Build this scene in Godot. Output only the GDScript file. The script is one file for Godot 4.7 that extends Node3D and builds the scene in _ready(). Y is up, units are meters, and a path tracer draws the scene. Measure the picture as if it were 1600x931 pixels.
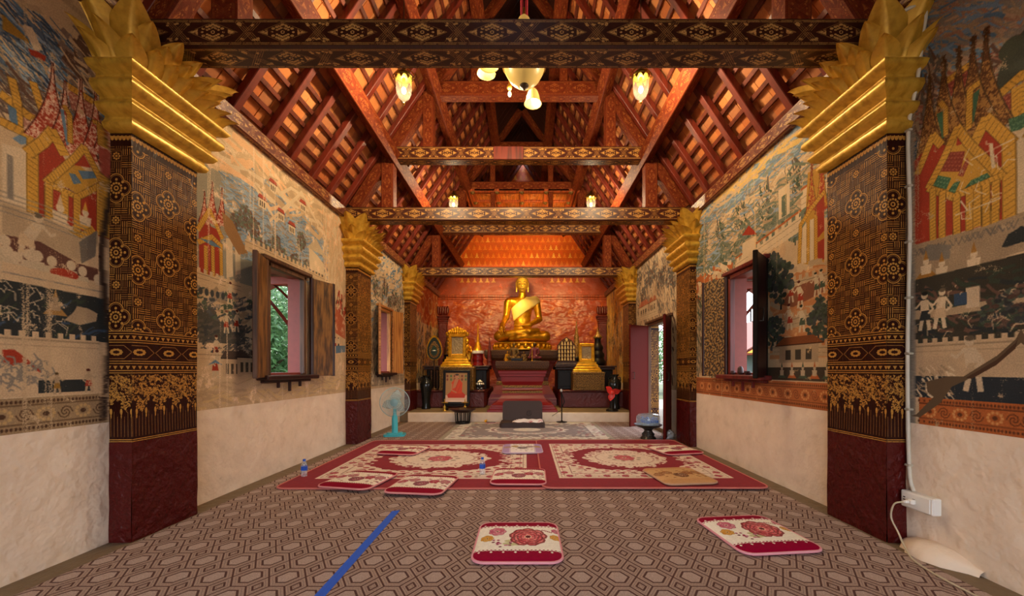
extends Node3D
# Interior of an old temple hall: nave with three trusses, painted walls, lacquered pillars, carpeted floor and an altar.
# x runs across the nave, y up, the nave runs towards -z. All sizes in metres.

const NAVE_X := -0.1           # middle of the nave
const WALL_L := -2.66          # inner faces of the side walls
const WALL_R := 2.43
const DADO := 0.765            # top of the plain plaster
const PLATE := 3.28            # underside of the wall plates
const BACK := -12.0            # back wall
const TH := 0.16               # thickness of the side walls
const FRONT := 2.6             # front wall, behind the camera

var rng := RandomNumberGenerator.new()
var used := {}
var M := {}
var T := {}


func _ready() -> void:
	rng.seed = 11
	set_camera_and_light()
	make_materials()
	build_shell()
	build_murals()
	build_roof()
	build_trusses()
	build_pillars()
	build_openings()
	build_outside()
	build_floor_coverings()
	build_cushions()
	build_altar()
	build_altar_goods()
	build_buddha()
	build_lamps()
	build_small_things()


func set_camera_and_light() -> void:
	var cam := Camera3D.new()
	cam.name = "camera"
	cam.position = Vector3(0, 1.1, 0)
	# a 14 mm shift lens: 622 pixels of focal length on a frame of 1600 x 931
	cam.projection = Camera3D.PROJECTION_FRUSTUM
	cam.near = 0.05
	cam.far = 120.0
	cam.size = cam.near * 931.0 / 622.0
	cam.frustum_offset = Vector2(-22.0, 111.5) / 622.0 * cam.near
	cam.current = true
	add_child(cam)
	var we := WorldEnvironment.new()
	we.name = "environment"
	var e := Environment.new()
	var sky := Sky.new()
	var sm := ProceduralSkyMaterial.new()
	sm.sky_top_color = Color(0.8, 0.85, 0.93)
	sm.sky_horizon_color = Color(0.97, 0.96, 0.95)
	sm.ground_bottom_color = Color(0.3, 0.3, 0.26)
	sm.ground_horizon_color = Color(0.6, 0.62, 0.6)
	sm.sky_energy_multiplier = 1.0
	sky.sky_material = sm
	e.background_mode = Environment.BG_SKY
	e.sky = sky
	e.background_energy_multiplier = 5.0
	e.tonemap_mode = Environment.TONE_MAPPER_LINEAR
	e.tonemap_exposure = 1.48
	e.sdfgi_enabled = true
	e.ssao_enabled = true
	e.ssil_enabled = true
	we.environment = e
	add_child(we)
	# a high sun behind the temple: it lights the yard and the forecourt, not the hall
	var sun := DirectionalLight3D.new()
	sun.name = "sun"
	sun.light_color = Color(1.0, 0.96, 0.9)
	sun.light_energy = 1.6
	sun.light_angular_distance = 0.6
	sun.shadow_enabled = true
	sun.rotation_degrees = Vector3(-66, 196, 0)
	add_child(sun)


# ---------------------------------------------------------------- mesh helpers

class MB:
	var v := PackedVector3Array()
	var n := PackedVector3Array()
	var uv := PackedVector2Array()
	var ix := PackedInt32Array()

	func quad(a: Vector3, b: Vector3, c: Vector3, d: Vector3, ua := Vector2(0, 1), ub := Vector2(1, 1), uc := Vector2(1, 0), ud := Vector2(0, 0)) -> void:
		# counter-clockwise as seen from outside
		var nn := (c - a).cross(d - b).normalized()
		var k := v.size()
		v.append_array([a, b, c, d])
		n.append_array([nn, nn, nn, nn])
		uv.append_array([ua, ub, uc, ud])
		ix.append_array([k, k + 2, k + 1, k, k + 3, k + 2])

	func tri(a: Vector3, b: Vector3, c: Vector3, ua := Vector2(0, 0), ub := Vector2(1, 0), uc := Vector2(0, 1)) -> void:
		var nn := (b - a).cross(c - a).normalized()
		var k := v.size()
		v.append_array([a, b, c])
		n.append_array([nn, nn, nn])
		uv.append_array([ua, ub, uc])
		ix.append_array([k, k + 2, k + 1])

	# rows of points; front is to the side where rows x columns turn counter-clockwise
	func grid(rows: Array, closed := false, us := 1.0, vs := 1.0, flip := false) -> void:
		var R := rows.size()
		var C: int = rows[0].size()
		var k := v.size()
		var acc := PackedVector3Array()
		acc.resize(R * C)
		for r in R:
			for c in C:
				v.append(rows[r][c])
				uv.append(Vector2(us * c / float(C if closed else maxi(C - 1, 1)), vs * r / float(maxi(R - 1, 1))))
		for r in R - 1:
			for c in (C if closed else C - 1):
				var i := r * C + c
				var j := r * C + (c + 1) % C
				var fn: Vector3 = (v[k + j + C] - v[k + i]).cross(v[k + i + C] - v[k + j])
				if flip:
					fn = -fn
				acc[i] += fn
				acc[j] += fn
				acc[i + C] += fn
				acc[j + C] += fn
				if flip:
					ix.append_array([k + i, k + j, k + i + C, k + j, k + j + C, k + i + C])
				else:
					ix.append_array([k + i, k + i + C, k + j, k + j, k + i + C, k + j + C])
		for i in R * C:
			n.append(acc[i].normalized() if acc[i].length_squared() > 1e-20 else Vector3.UP)

	func box(c: Vector3, s: Vector3, b := Basis(), ch := 0.0) -> void:
		var h := s * 0.5
		if ch <= 0.0:
			for ax in 3:
				for sg in [-1.0, 1.0]:
					var nn := Vector3.ZERO
					nn[ax] = sg
					var u := Vector3.ZERO
					var w := Vector3.ZERO
					u[(ax + 1) % 3] = h[(ax + 1) % 3]
					w[(ax + 2) % 3] = h[(ax + 2) % 3] * sg
					var o := nn * h[ax]
					var su := u.length() * 2.0
					var sw := w.length() * 2.0
					quad(c + b * (o - u - w), c + b * (o + u - w), c + b * (o + u + w), c + b * (o - u + w), Vector2(0, sw), Vector2(su, sw), Vector2(su, 0), Vector2(0, 0))
			return
		var e := minf(ch, minf(h.x, minf(h.y, h.z)) * 0.6)
		for ax in 3:
			for sg in [-1.0, 1.0]:
				var o := Vector3.ZERO
				o[ax] = sg * h[ax]
				var u := Vector3.ZERO
				var w := Vector3.ZERO
				u[(ax + 1) % 3] = h[(ax + 1) % 3] - e
				w[(ax + 2) % 3] = (h[(ax + 2) % 3] - e) * sg
				var su := u.length() * 2.0
				var sw := w.length() * 2.0
				quad(c + b * (o - u - w), c + b * (o + u - w), c + b * (o + u + w), c + b * (o - u + w), Vector2(0, sw), Vector2(su, sw), Vector2(su, 0), Vector2(0, 0))
		for ax in 3:
			var a1 := (ax + 1) % 3
			var a2 := (ax + 2) % 3
			for s1 in [-1.0, 1.0]:
				for s2 in [-1.0, 1.0]:
					var p := Vector3.ZERO
					var q := Vector3.ZERO
					p[a1] = s1 * h[a1]
					p[a2] = s2 * (h[a2] - e)
					q[a1] = s1 * (h[a1] - e)
					q[a2] = s2 * h[a2]
					var l := Vector3.ZERO
					l[ax] = (h[ax] - e) * s1 * s2
					if (l * 2.0).cross(q - p).dot(p + q) > 0:
						quad(c + b * (p - l), c + b * (p + l), c + b * (q + l), c + b * (q - l))
					else:
						quad(c + b * (q - l), c + b * (q + l), c + b * (p + l), c + b * (p - l))
		for sx in [-1.0, 1.0]:
			for sy in [-1.0, 1.0]:
				for sz in [-1.0, 1.0]:
					var p1 := Vector3(sx * h.x, sy * (h.y - e), sz * (h.z - e))
					var p2 := Vector3(sx * (h.x - e), sy * h.y, sz * (h.z - e))
					var p3 := Vector3(sx * (h.x - e), sy * (h.y - e), sz * h.z)
					if sx * sy * sz > 0:
						tri(c + b * p1, c + b * p2, c + b * p3)
					else:
						tri(c + b * p1, c + b * p3, c + b * p2)

	# a squared timber from a to b; u runs in metres / tile along it, v 0..1 across each face
	func beam(a: Vector3, b: Vector3, w: float, h: float, tile := 1.0, up := Vector3.UP, ch := 0.008, u0 := 0.0) -> void:
		var d := (b - a).normalized()
		var s := d.cross(up).normalized()
		var t := s.cross(d).normalized()
		var L := (b - a).length() / tile
		var sec := [[-w / 2, -h / 2 + ch], [-w / 2, h / 2 - ch], [-w / 2 + ch, h / 2], [w / 2 - ch, h / 2], [w / 2, h / 2 - ch], [w / 2, -h / 2 + ch], [w / 2 - ch, -h / 2], [-w / 2 + ch, -h / 2]]
		for i in 8:
			var p: Array = sec[i]
			var q: Array = sec[(i + 1) % 8]
			var po: Vector3 = s * p[0] + t * p[1]
			var qo: Vector3 = s * q[0] + t * q[1]
			var big := i % 2 == 0
			var v0 := 0.98 if big else 0.02
			var v1 := 0.02
			quad(a + po, a + qo, b + qo, b + po, Vector2(u0, v0), Vector2(u0, v1), Vector2(u0 + L, v1), Vector2(u0 + L, v0))
		for e in 2:
			var o := a if e == 0 else b
			var pts := []
			for p in sec:
				pts.append(o + s * p[0] + t * p[1])
			for i in range(1, 7):
				if e == 1:
					tri(pts[0], pts[i], pts[i + 1], Vector2(0.02, 0.02), Vector2(0.05, 0.02), Vector2(0.05, 0.04))
				else:
					tri(pts[0], pts[i + 1], pts[i], Vector2(0.02, 0.02), Vector2(0.05, 0.02), Vector2(0.05, 0.04))

	# profile of [radius, height] turned about y
	func lathe(prof: Array, seg := 20, o := Vector3.ZERO, sx := 1.0, sz := 1.0, us := 1.0, square := false) -> void:
		var rows := []
		for p in prof:
			var row := PackedVector3Array()
			for k in seg:
				var a := TAU * k / seg + (PI / 4 if square else 0.0)
				row.append(o + Vector3(cos(a) * p[0] * sx, p[1], -sin(a) * p[0] * sz))
			rows.append(row)
		grid(rows, true, us, 1.0)

	# the same with four flat sides (profile holds half widths)
	func stepped(prof: Array, o := Vector3.ZERO, sx := 1.0, sz := 1.0) -> void:
		for k in 4:
			for i in prof.size() - 1:
				var c := []
				for pr in [prof[i], prof[i + 1]]:
					var r: float = pr[0]
					var cs := [Vector3(-r * sx, 0, r * sz), Vector3(r * sx, 0, r * sz), Vector3(r * sx, 0, -r * sz), Vector3(-r * sx, 0, -r * sz)]
					c.append(o + cs[k] + Vector3(0, pr[1], 0))
					c.append(o + cs[(k + 1) % 4] + Vector3(0, pr[1], 0))
				var wd: float = (c[1] - c[0]).length()
				quad(c[0], c[1], c[3], c[2], Vector2(0, 1.0 - prof[i][1]), Vector2(wd, 1.0 - prof[i][1]), Vector2(wd, 1.0 - prof[i + 1][1]), Vector2(0, 1.0 - prof[i + 1][1]))
		for e in [0, prof.size() - 1]:
			var r: float = prof[e][0]
			if r > 0.001:
				var y := Vector3(0, prof[e][1], 0)
				var p := [o + y + Vector3(-r * sx, 0, r * sz), o + y + Vector3(r * sx, 0, r * sz), o + y + Vector3(r * sx, 0, -r * sz), o + y + Vector3(-r * sx, 0, -r * sz)]
				if e > 0:
					quad(p[0], p[1], p[2], p[3])
				else:
					quad(p[3], p[2], p[1], p[0])

	func tube(path: Array, r: float, seg := 8, r2 := -1.0) -> void:
		var rows := []
		var last := path.size() - 1
		var up := Vector3(0.31, 0.9, 0.27).normalized()
		for i in path.size():
			var d: Vector3 = (path[mini(i + 1, last)] - path[maxi(i - 1, 0)]).normalized()
			if absf(d.dot(up)) > 0.98:
				up = Vector3(0.9, 0.1, 0.4).normalized()
			var s := d.cross(up).normalized()
			var t := s.cross(d)
			var rr := r if r2 < 0 else lerpf(r, r2, float(i) / last)
			var row := PackedVector3Array()
			for k in seg:
				var a := TAU * k / seg
				row.append(path[i] + (s * cos(a) + t * sin(a)) * rr)
			rows.append(row)
		var c0 := PackedVector3Array()
		var c1 := PackedVector3Array()
		for k in seg:
			c0.append(path[0])
			c1.append(path[last])
		rows.push_front(c0)
		rows.append(c1)
		grid(rows, true, 1.0, 1.0, false)

	func ball(c: Vector3, r: Vector3, seg := 14, rings := 8, b := Basis()) -> void:
		var rows := []
		for i in rings + 1:
			var p := -PI / 2 + PI * i / rings
			var row := PackedVector3Array()
			for k in seg:
				var a := TAU * k / seg
				row.append(c + b * Vector3(cos(a) * cos(p) * r.x, sin(p) * r.y, -sin(a) * cos(p) * r.z))
			rows.append(row)
		grid(rows, true)

	# a flat outline (x, y), counter-clockwise, given depth along z, front at +z
	func plate(pts: PackedVector2Array, z0: float, z1: float, o := Vector3.ZERO, b := Basis(), uvs := 1.0) -> void:
		var tr := Geometry2D.triangulate_polygon(pts)
		for i in range(0, tr.size(), 3):
			var q := []
			for k in 3:
				q.append(pts[tr[i + k]])
			if (q[1] - q[0]).cross(q[2] - q[0]) < 0:
				q = [q[0], q[2], q[1]]
			var P := []
			for k in 3:
				P.append(o + b * Vector3(q[k].x, q[k].y, z1))
			for k in 3:
				P.append(o + b * Vector3(q[k].x, q[k].y, z0))
			var U := [q[0] * Vector2(1, -1) * uvs, q[1] * Vector2(1, -1) * uvs, q[2] * Vector2(1, -1) * uvs]
			tri(P[0], P[1], P[2], U[0], U[1], U[2])
			tri(P[3], P[5], P[4], U[0], U[2], U[1])
		var cw := Geometry2D.is_polygon_clockwise(pts)
		for i in pts.size():
			var a := pts[i]
			var c := pts[(i + 1) % pts.size()]
			if cw == (not Geometry2D.is_polygon_clockwise(PackedVector2Array([Vector2(0, 0), Vector2(1, 0), Vector2(0, 1)]))):
				var t := a
				a = c
				c = t
			quad(o + b * Vector3(a.x, a.y, z0), o + b * Vector3(c.x, c.y, z0), o + b * Vector3(c.x, c.y, z1), o + b * Vector3(a.x, a.y, z1), Vector2(0, 0), Vector2((c - a).length(), 0), Vector2((c - a).length(), 0.05), Vector2(0, 0.05))

	func mesh() -> ArrayMesh:
		var a := []
		a.resize(Mesh.ARRAY_MAX)
		a[Mesh.ARRAY_VERTEX] = v
		a[Mesh.ARRAY_NORMAL] = n
		a[Mesh.ARRAY_TEX_UV] = uv
		a[Mesh.ARRAY_INDEX] = ix
		var m := ArrayMesh.new()
		m.add_surface_from_arrays(Mesh.PRIMITIVE_TRIANGLES, a)
		return m


func numbered(called: String) -> String:
	if not (called in used):
		used[called] = 0
		return called
	used[called] += 1
	return "%s_%03d" % [called, used[called]]


func tag(o: Node3D, label := "", category := "", group := "", kind := "") -> Node3D:
	if label:
		o.set_meta("label", label)
	if category:
		o.set_meta("category", category)
	if group:
		o.set_meta("group", group)
	if kind:
		o.set_meta("kind", kind)
	return o


func thing(called: String, at: Vector3, label := "", category := "", group := "", turn := 0.0) -> Node3D:
	var o := Node3D.new()
	o.name = numbered(called)
	add_child(o)
	o.position = at
	o.rotation.y = turn
	tag(o, label, category, group)
	return o


func part(called: String, m, mt: Material, under: Node, at := Vector3.ZERO, b := Basis()) -> MeshInstance3D:
	var o := MeshInstance3D.new()
	o.name = called if under != self else numbered(called)
	o.mesh = m.mesh() if m is MB else m
	o.material_override = mt
	o.transform = Transform3D(b, at)
	o.cast_shadow = GeometryInstance3D.SHADOW_CASTING_SETTING_ON
	under.add_child(o, true)
	return o


func struct(called: String, m, mt: Material, at := Vector3.ZERO) -> MeshInstance3D:
	var o := part(called, m, mt, self, at)
	o.set_meta("kind", "structure")
	return o


func structure_root(called: String) -> Node3D:
	var o := Node3D.new()
	o.name = numbered(called)
	add_child(o)
	o.set_meta("kind", "structure")
	return o


func copy_of(src: Node3D, at: Vector3, label: String, turn := 0.0, group := "") -> Node3D:
	var c: Node3D = src.duplicate()
	c.name = numbered(str(src.name))
	add_child(c)
	c.position = at
	c.rotation.y = turn
	c.set_meta("label", label)
	if group:
		c.set_meta("group", group)
	return c


# ---------------------------------------------------------------- bodies from tapered capsules (surface nets)

# bones: [from, to, radius at from, radius at to, squash along z]
func body_mesh(bones: Array, cell: float, k: float, cut = null) -> ArrayMesh:
	var lo := Vector3.ONE * 1e6
	var hi := -lo
	for b in bones:
		var r: float = maxf(b[2], b[3]) + k + cell * 2
		lo = lo.min(b[0] - Vector3.ONE * r).min(b[1] - Vector3.ONE * r)
		hi = hi.max(b[0] + Vector3.ONE * r).max(b[1] + Vector3.ONE * r)
	var nx := int((hi.x - lo.x) / cell) + 2
	var ny := int((hi.y - lo.y) / cell) + 2
	var nz := int((hi.z - lo.z) / cell) + 2
	var f := PackedFloat32Array()
	f.resize(nx * ny * nz)
	f.fill(1.0)
	for b in bones:
		var A: Vector3 = b[0]
		var B: Vector3 = b[1]
		var ra: float = b[2]
		var rb: float = b[3]
		var sq: float = b[4] if b.size() > 4 else 1.0
		var r := maxf(ra, rb) + k + cell * 2
		var l := ((A.min(B) - Vector3.ONE * r - lo) / cell).max(Vector3.ZERO)
		var h := (A.max(B) + Vector3.ONE * r - lo) / cell
		var ab := B - A
		ab.z /= sq
		var den := maxf(ab.length_squared(), 1e-9)
		for z in range(int(l.z), mini(int(h.z) + 1, nz)):
			for y in range(int(l.y), mini(int(h.y) + 1, ny)):
				var i := (z * ny + y) * nx + int(l.x)
				for x in range(int(l.x), mini(int(h.x) + 1, nx)):
					var p := lo + Vector3(x, y, z) * cell - A
					p.z /= sq
					var t := clampf(p.dot(ab) / den, 0.0, 1.0)
					var d := (p - ab * t).length() - lerpf(ra, rb, t)
					var o := f[i]
					var hh := clampf(0.5 + 0.5 * (o - d) / k, 0.0, 1.0)
					f[i] = lerpf(o, d, hh) - k * hh * (1.0 - hh)
					i += 1
	if cut != null:
		var i := 0
		for z in nz:
			for y in ny:
				for x in nx:
					if f[i] < 0.2:
						f[i] = cut.call(lo + Vector3(x, y, z) * cell, f[i])
					i += 1
	return nets(f, nx, ny, nz, lo, cell)


func nets(f: PackedFloat32Array, nx: int, ny: int, nz: int, lo: Vector3, cell: float) -> ArrayMesh:
	var vid := PackedInt32Array()
	vid.resize(nx * ny * nz)
	vid.fill(-1)
	var mb := MB.new()
	var off := [0, 1, nx, nx + 1, nx * ny, nx * ny + 1, nx * ny + nx, nx * ny + nx + 1]
	var edges := [[0, 1], [2, 3], [4, 5], [6, 7], [0, 2], [1, 3], [4, 6], [5, 7], [0, 4], [1, 5], [2, 6], [3, 7]]
	var co := []
	for q in 8:
		co.append(Vector3(q & 1, (q >> 1) & 1, q >> 2))
	for z in nz - 1:
		for y in ny - 1:
			var i := (z * ny + y) * nx
			for x in nx - 1:
				var g0 := f[i]
				if absf(g0) < cell * 3.0:
					var s := 0
					for q in 8:
						if f[i + off[q]] < 0.0:
							s += 1
					if s > 0 and s < 8:
						var sum := Vector3.ZERO
						var cnt := 0
						for e in edges:
							var a := f[i + off[e[0]]]
							var b := f[i + off[e[1]]]
							if (a < 0.0) != (b < 0.0):
								sum += (co[e[0]] as Vector3).lerp(co[e[1]], a / (a - b))
								cnt += 1
						vid[i] = mb.v.size()
						mb.v.append(lo + (Vector3(x, y, z) + sum / cnt) * cell)
				i += 1
	var st := [1, nx, nx * ny]
	for z in range(1, nz - 1):
		for y in range(1, ny - 1):
			var i := (z * ny + y) * nx + 1
			for x in range(1, nx - 1):
				if absf(f[i]) < cell * 3.0:
					for ax in 3:
						var j: int = i + st[ax]
						if (f[i] < 0.0) != (f[j] < 0.0):
							var s1: int = st[(ax + 1) % 3]
							var s2: int = st[(ax + 2) % 3]
							var a := vid[i - s1 - s2]
							var b := vid[i - s2]
							var c := vid[i]
							var d := vid[i - s1]
							if a >= 0 and b >= 0 and c >= 0 and d >= 0:
								if f[i] < 0.0:
									mb.ix.append_array([a, c, b, a, d, c])
								else:
									mb.ix.append_array([a, b, c, a, c, d])
				i += 1
	mb.n.resize(mb.v.size())
	mb.uv.resize(mb.v.size())
	for t in range(0, mb.ix.size(), 3):
		var a := mb.ix[t]
		var b := mb.ix[t + 1]
		var c := mb.ix[t + 2]
		var nn := (mb.v[c] - mb.v[a]).cross(mb.v[b] - mb.v[a])
		mb.n[a] += nn
		mb.n[b] += nn
		mb.n[c] += nn
	for q in mb.v.size():
		mb.n[q] = mb.n[q].normalized()
		mb.uv[q] = Vector2(mb.v[q].x, -mb.v[q].y)
	return mb.mesh()


# ---------------------------------------------------------------- pictures: a scanline painter on Images, in world units

class Pic:
	var im: Image
	var w: int
	var h: int
	var ox: float
	var oy: float
	var sx: float
	var sy: float
	var r := RandomNumberGenerator.new()

	# x0..x1 runs over the columns, y1 (top) .. y0 (bottom) over the rows
	func _init(pw: int, ph: int, x0: float, x1: float, y0: float, y1: float, fill: Color) -> void:
		w = pw
		h = ph
		ox = x0
		oy = y1
		sx = pw / (x1 - x0)
		sy = -ph / (y1 - y0)
		im = Image.create_empty(pw, ph, false, Image.FORMAT_RGB8)
		im.fill(fill)
		r.seed = 5

	func px(x: float, y: float) -> Vector2:
		return Vector2((x - ox) * sx, (y - oy) * sy)

	func span(x0: float, x1: float, y: int, c: Color) -> void:
		var a := maxi(int(round(x0)), 0)
		var b := mini(int(round(x1)), w)
		if b > a and y >= 0 and y < h:
			im.fill_rect(Rect2i(a, y, b - a, 1), c)

	func fill(p: PackedVector2Array, c: Color) -> void:
		var y0 := 1e9
		var y1 := -1e9
		for q in p:
			y0 = minf(y0, q.y)
			y1 = maxf(y1, q.y)
		for y in range(maxi(int(floor(y0)), 0), mini(int(ceil(y1)) + 1, h)):
			var yc := y + 0.5
			var xs := PackedFloat32Array()
			for i in p.size():
				var a := p[i]
				var b := p[(i + 1) % p.size()]
				if (a.y <= yc) != (b.y <= yc):
					xs.append(a.x + (yc - a.y) * (b.x - a.x) / (b.y - a.y))
			xs.sort()
			for i in range(0, xs.size() - 1, 2):
				span(xs[i], xs[i + 1], y, c)

	func poly(a: Array, c: Color) -> void:
		var p := PackedVector2Array()
		for i in range(0, a.size(), 2):
			p.append(px(a[i], a[i + 1]))
		fill(p, c)

	func disc(x: float, y: float, rx: float, ry: float, c: Color) -> void:
		var q := px(x, y)
		var ax := absf(rx * sx)
		var ay := absf(ry * sy)
		for yy in range(int(floor(q.y - ay)), int(ceil(q.y + ay)) + 1):
			var t := (yy + 0.5 - q.y) / maxf(ay, 0.5)
			if absf(t) < 1.0:
				var hw := ax * sqrt(1.0 - t * t)
				span(q.x - hw, q.x + hw, yy, c)

	func line(a: Array, wd: float, c: Color, closed := false) -> void:
		var hw := maxf(wd * absf(sy) * 0.5, 0.5)
		var cnt := a.size() / 2
		for i in (cnt if closed else cnt - 1):
			var j := (i + 1) % cnt
			var p := px(a[i * 2], a[i * 2 + 1])
			var q := px(a[j * 2], a[j * 2 + 1])
			var d := (q - p).normalized()
			var nn := Vector2(-d.y, d.x) * hw
			p -= d * hw * 0.4
			q += d * hw * 0.4
			fill(PackedVector2Array([p + nn, q + nn, q - nn, p - nn]), c)

	func rect(x0: float, y0: float, x1: float, y1: float, c: Color) -> void:
		var p := px(minf(x0, x1), maxf(y0, y1))
		var q := px(maxf(x0, x1), minf(y0, y1))
		if sx < 0:
			var t := p.x
			p.x = q.x
			q.x = t
		var i := Rect2i(int(round(p.x)), int(round(p.y)), maxi(int(round(q.x)) - int(round(p.x)), 1), maxi(int(round(q.y)) - int(round(p.y)), 1))
		im.fill_rect(i.intersection(Rect2i(0, 0, w, h)), c)

	# loose brush strokes over a box
	func strokes(x0: float, y0: float, x1: float, y1: float, n: int, ln: float, wd: float, ang: float, cols: Array) -> void:
		for i in n:
			var x := r.randf_range(x0, x1)
			var y := r.randf_range(y0, y1)
			var a := ang + r.randfn(0.0, 0.25)
			var l := ln * r.randf_range(0.3, 1.3)
			var e := Vector2(cos(a), sin(a)) * l
			line([x - e.x / 2, y - e.y / 2, x + r.randfn(0, 0.1) * l, y + r.randfn(0, 0.1) * l, x + e.x / 2, y + e.y / 2], wd * r.randf_range(0.3, 1.3), cols[r.randi() % cols.size()])

	func tree(x: float, y: float, s: float, cols: Array) -> void:
		line([x, y - s * 1.3, x, y], s * 0.12, cols[0].darkened(0.3))
		for i in 90:
			var a := r.randf() * TAU
			var q := sqrt(r.randf())
			var c: Color = cols[r.randi() % cols.size()]
			disc(x + cos(a) * q * s * 0.9, y + sin(a) * q * s, s * 0.17, s * 0.12, c.lightened(r.randf() * 0.1))

	# a small figure in pale paint, feet at (x, y)
	func figure(x: float, y: float, t: float, skin: Color, cloth: Color, lean := 0.0) -> void:
		var hx := x + lean * t
		line([x - t * 0.1, y, x - t * 0.04, y + t * 0.45], t * 0.1, skin)
		line([x + t * 0.14, y, x + t * 0.05, y + t * 0.45], t * 0.1, skin)
		poly([x - t * 0.12, y + t * 0.38, x + t * 0.13, y + t * 0.38, hx + t * 0.1, y + t * 0.78, hx - t * 0.1, y + t * 0.78], skin)
		poly([x - t * 0.15, y + t * 0.25, x + t * 0.16, y + t * 0.25, x + t * 0.1, y + t * 0.5, x - t * 0.1, y + t * 0.5], cloth)
		line([hx - t * 0.09, y + t * 0.74, hx - t * 0.22, y + t * 0.52, hx - t * 0.1, y + t * 0.42], t * 0.055, skin)
		line([hx + t * 0.09, y + t * 0.74, hx + t * 0.22, y + t * 0.6, hx + t * 0.3, y + t * 0.66], t * 0.055, skin)
		disc(hx, y + t * 0.9, t * 0.085, t * 0.1, skin)
		disc(hx - t * 0.01, y + t * 0.95, t * 0.08, t * 0.05, cloth.darkened(0.5))

	func sitting(x: float, y: float, t: float, skin: Color, cloth: Color) -> void:
		poly([x - t * 0.5, y, x + t * 0.5, y, x + t * 0.25, y + t * 0.3, x - t * 0.25, y + t * 0.3], cloth)
		poly([x - t * 0.2, y + t * 0.2, x + t * 0.2, y + t * 0.2, x + t * 0.24, y + t * 0.6, x - t * 0.24, y + t * 0.6], skin)
		disc(x, y + t * 0.75, t * 0.13, t * 0.16, skin)
		poly([x - t * 0.1, y + t * 0.84, x + t * 0.1, y + t * 0.84, x, y + t * 1.25], cloth)

	# a tall concave spire with scratched scrolls
	func spire(x: float, yb: float, hw: float, yt: float, c: Color, mark: Color) -> void:
		var lft := []
		var rgt := []
		for i in 9:
			var q := i / 8.0
			var k := hw * pow(1.0 - q, 1.9) + 0.004
			lft.append_array([x - k, lerpf(yb, yt, q)])
			rgt.push_front(lerpf(yb, yt, q))
			rgt.push_front(x + k)
		poly(lft + rgt, c)
		for i in int((yt - yb) * hw * 5200):
			var q := pow(r.randf(), 1.7)
			var k := hw * pow(1.0 - q, 1.9)
			var cx := x + r.randf_range(-1, 1) * k
			var cy := lerpf(yb, yt, q)
			var a := r.randf() * TAU
			line([cx, cy, cx + cos(a) * 0.012, cy + sin(a) * 0.012, cx + cos(a + 0.9) * 0.018, cy + sin(a + 0.9) * 0.018], 0.004, mark)
		line(lft, 0.005, c.darkened(0.55))
		line(rgt, 0.005, c.darkened(0.55))

	# a gilded moulding with hatching
	func gilt(a: Array, wd: float, c: Color) -> void:
		line(a, wd + 0.006, c.darkened(0.5))
		line(a, wd, c)
		for i in range(0, a.size() - 2, 2):
			var p := Vector2(a[i], a[i + 1])
			var q := Vector2(a[i + 2], a[i + 3])
			var d := (q - p).normalized()
			var nn := Vector2(-d.y, d.x) * wd * 0.42
			var steps := int((q - p).length() / (wd * 0.55))
			for s in steps:
				var m := p.lerp(q, (s + 0.5) / steps)
				line([m.x - nn.x, m.y - nn.y, m.x + nn.x + d.x * wd * 0.3, m.y + nn.y + d.y * wd * 0.3], 0.003, c.darkened(0.38))

	# scales or lattice inside a quadrilateral
	func scales(q: Array, base: Color, mark: Color, step: float) -> void:
		poly(q, base)
		var A := Vector2(q[0], q[1])
		var B := Vector2(q[2], q[3])
		var C := Vector2(q[4], q[5])
		var D := Vector2(q[6], q[7])
		var nu := int(maxf((B - A).length() / step, 2))
		var nv := int(maxf((D - A).length() / step, 2))
		for i in nu:
			for j in nv:
				var u := (i + 0.5 + 0.5 * (j % 2)) / (nu + 0.5)
				var v := (j + 0.5) / nv
				var p := A.lerp(B, u).lerp(D.lerp(C, u), v)
				line([p.x - step * 0.35, p.y + step * 0.3, p.x, p.y - step * 0.3, p.x + step * 0.35, p.y + step * 0.3], step * 0.16, mark)

	# ornament band of rosettes and scrolls
	func band(x0: float, x1: float, y0: float, y1: float, base: Color, mark: Color, mark2: Color) -> void:
		rect(x0, y0, x1, y1, base)
		var t := y1 - y0
		line([x0, y0 + t * 0.24, x1, y0 + t * 0.24], 0.006, mark)
		line([x0, y0 + t * 0.78, x1, y0 + t * 0.78], 0.006, mark)
		var x := x0
		var k := 0
		while x < x1:
			var y := y0 + t * 0.5
			if k % 2 == 0:
				for i in 10:
					var a := TAU * i / 10
					disc(x + cos(a) * t * 0.2, y + sin(a) * t * 0.17, t * 0.05, t * 0.05, mark2)
				disc(x, y, t * 0.08, t * 0.07, mark)
			else:
				for s in [-1, 1]:
					var c := []
					for i in 9:
						var a := i * 0.75
						c.append_array([x + s * cos(a) * t * 0.022 * (9 - i), y + sin(a) * t * 0.025 * (9 - i) * s])
					line(c, 0.005, mark)
			for i in 5:
				disc(x + (i - 2) * t * 0.2, y0 + t * 0.12, t * 0.035, t * 0.05, mark)
				disc(x + (i - 2) * t * 0.2, y0 + t * 0.88, t * 0.035, t * 0.05, mark)
			x += t * 0.5
			k += 1

	# crenellated wall
	func wall(a: Vector2, b: Vector2, t: float, c: Color) -> void:
		poly([a.x, a.y, b.x, b.y, b.x, b.y + t, a.x, a.y + t], c)
		line([a.x, a.y + t * 0.8, b.x, b.y + t * 0.8], 0.005, c.darkened(0.35))
		line([a.x, a.y + t * 0.35, b.x, b.y + t * 0.35], 0.004, c.darkened(0.25))
		var n2 := int((b - a).length() / (t * 0.75))
		for i in n2:
			var p := a.lerp(b, (i + 0.25) / n2)
			var q := a.lerp(b, (i + 0.75) / n2)
			poly([p.x, p.y + t, q.x, q.y + t, q.x, q.y + t * 1.4, p.x, p.y + t * 1.4], c)

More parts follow.
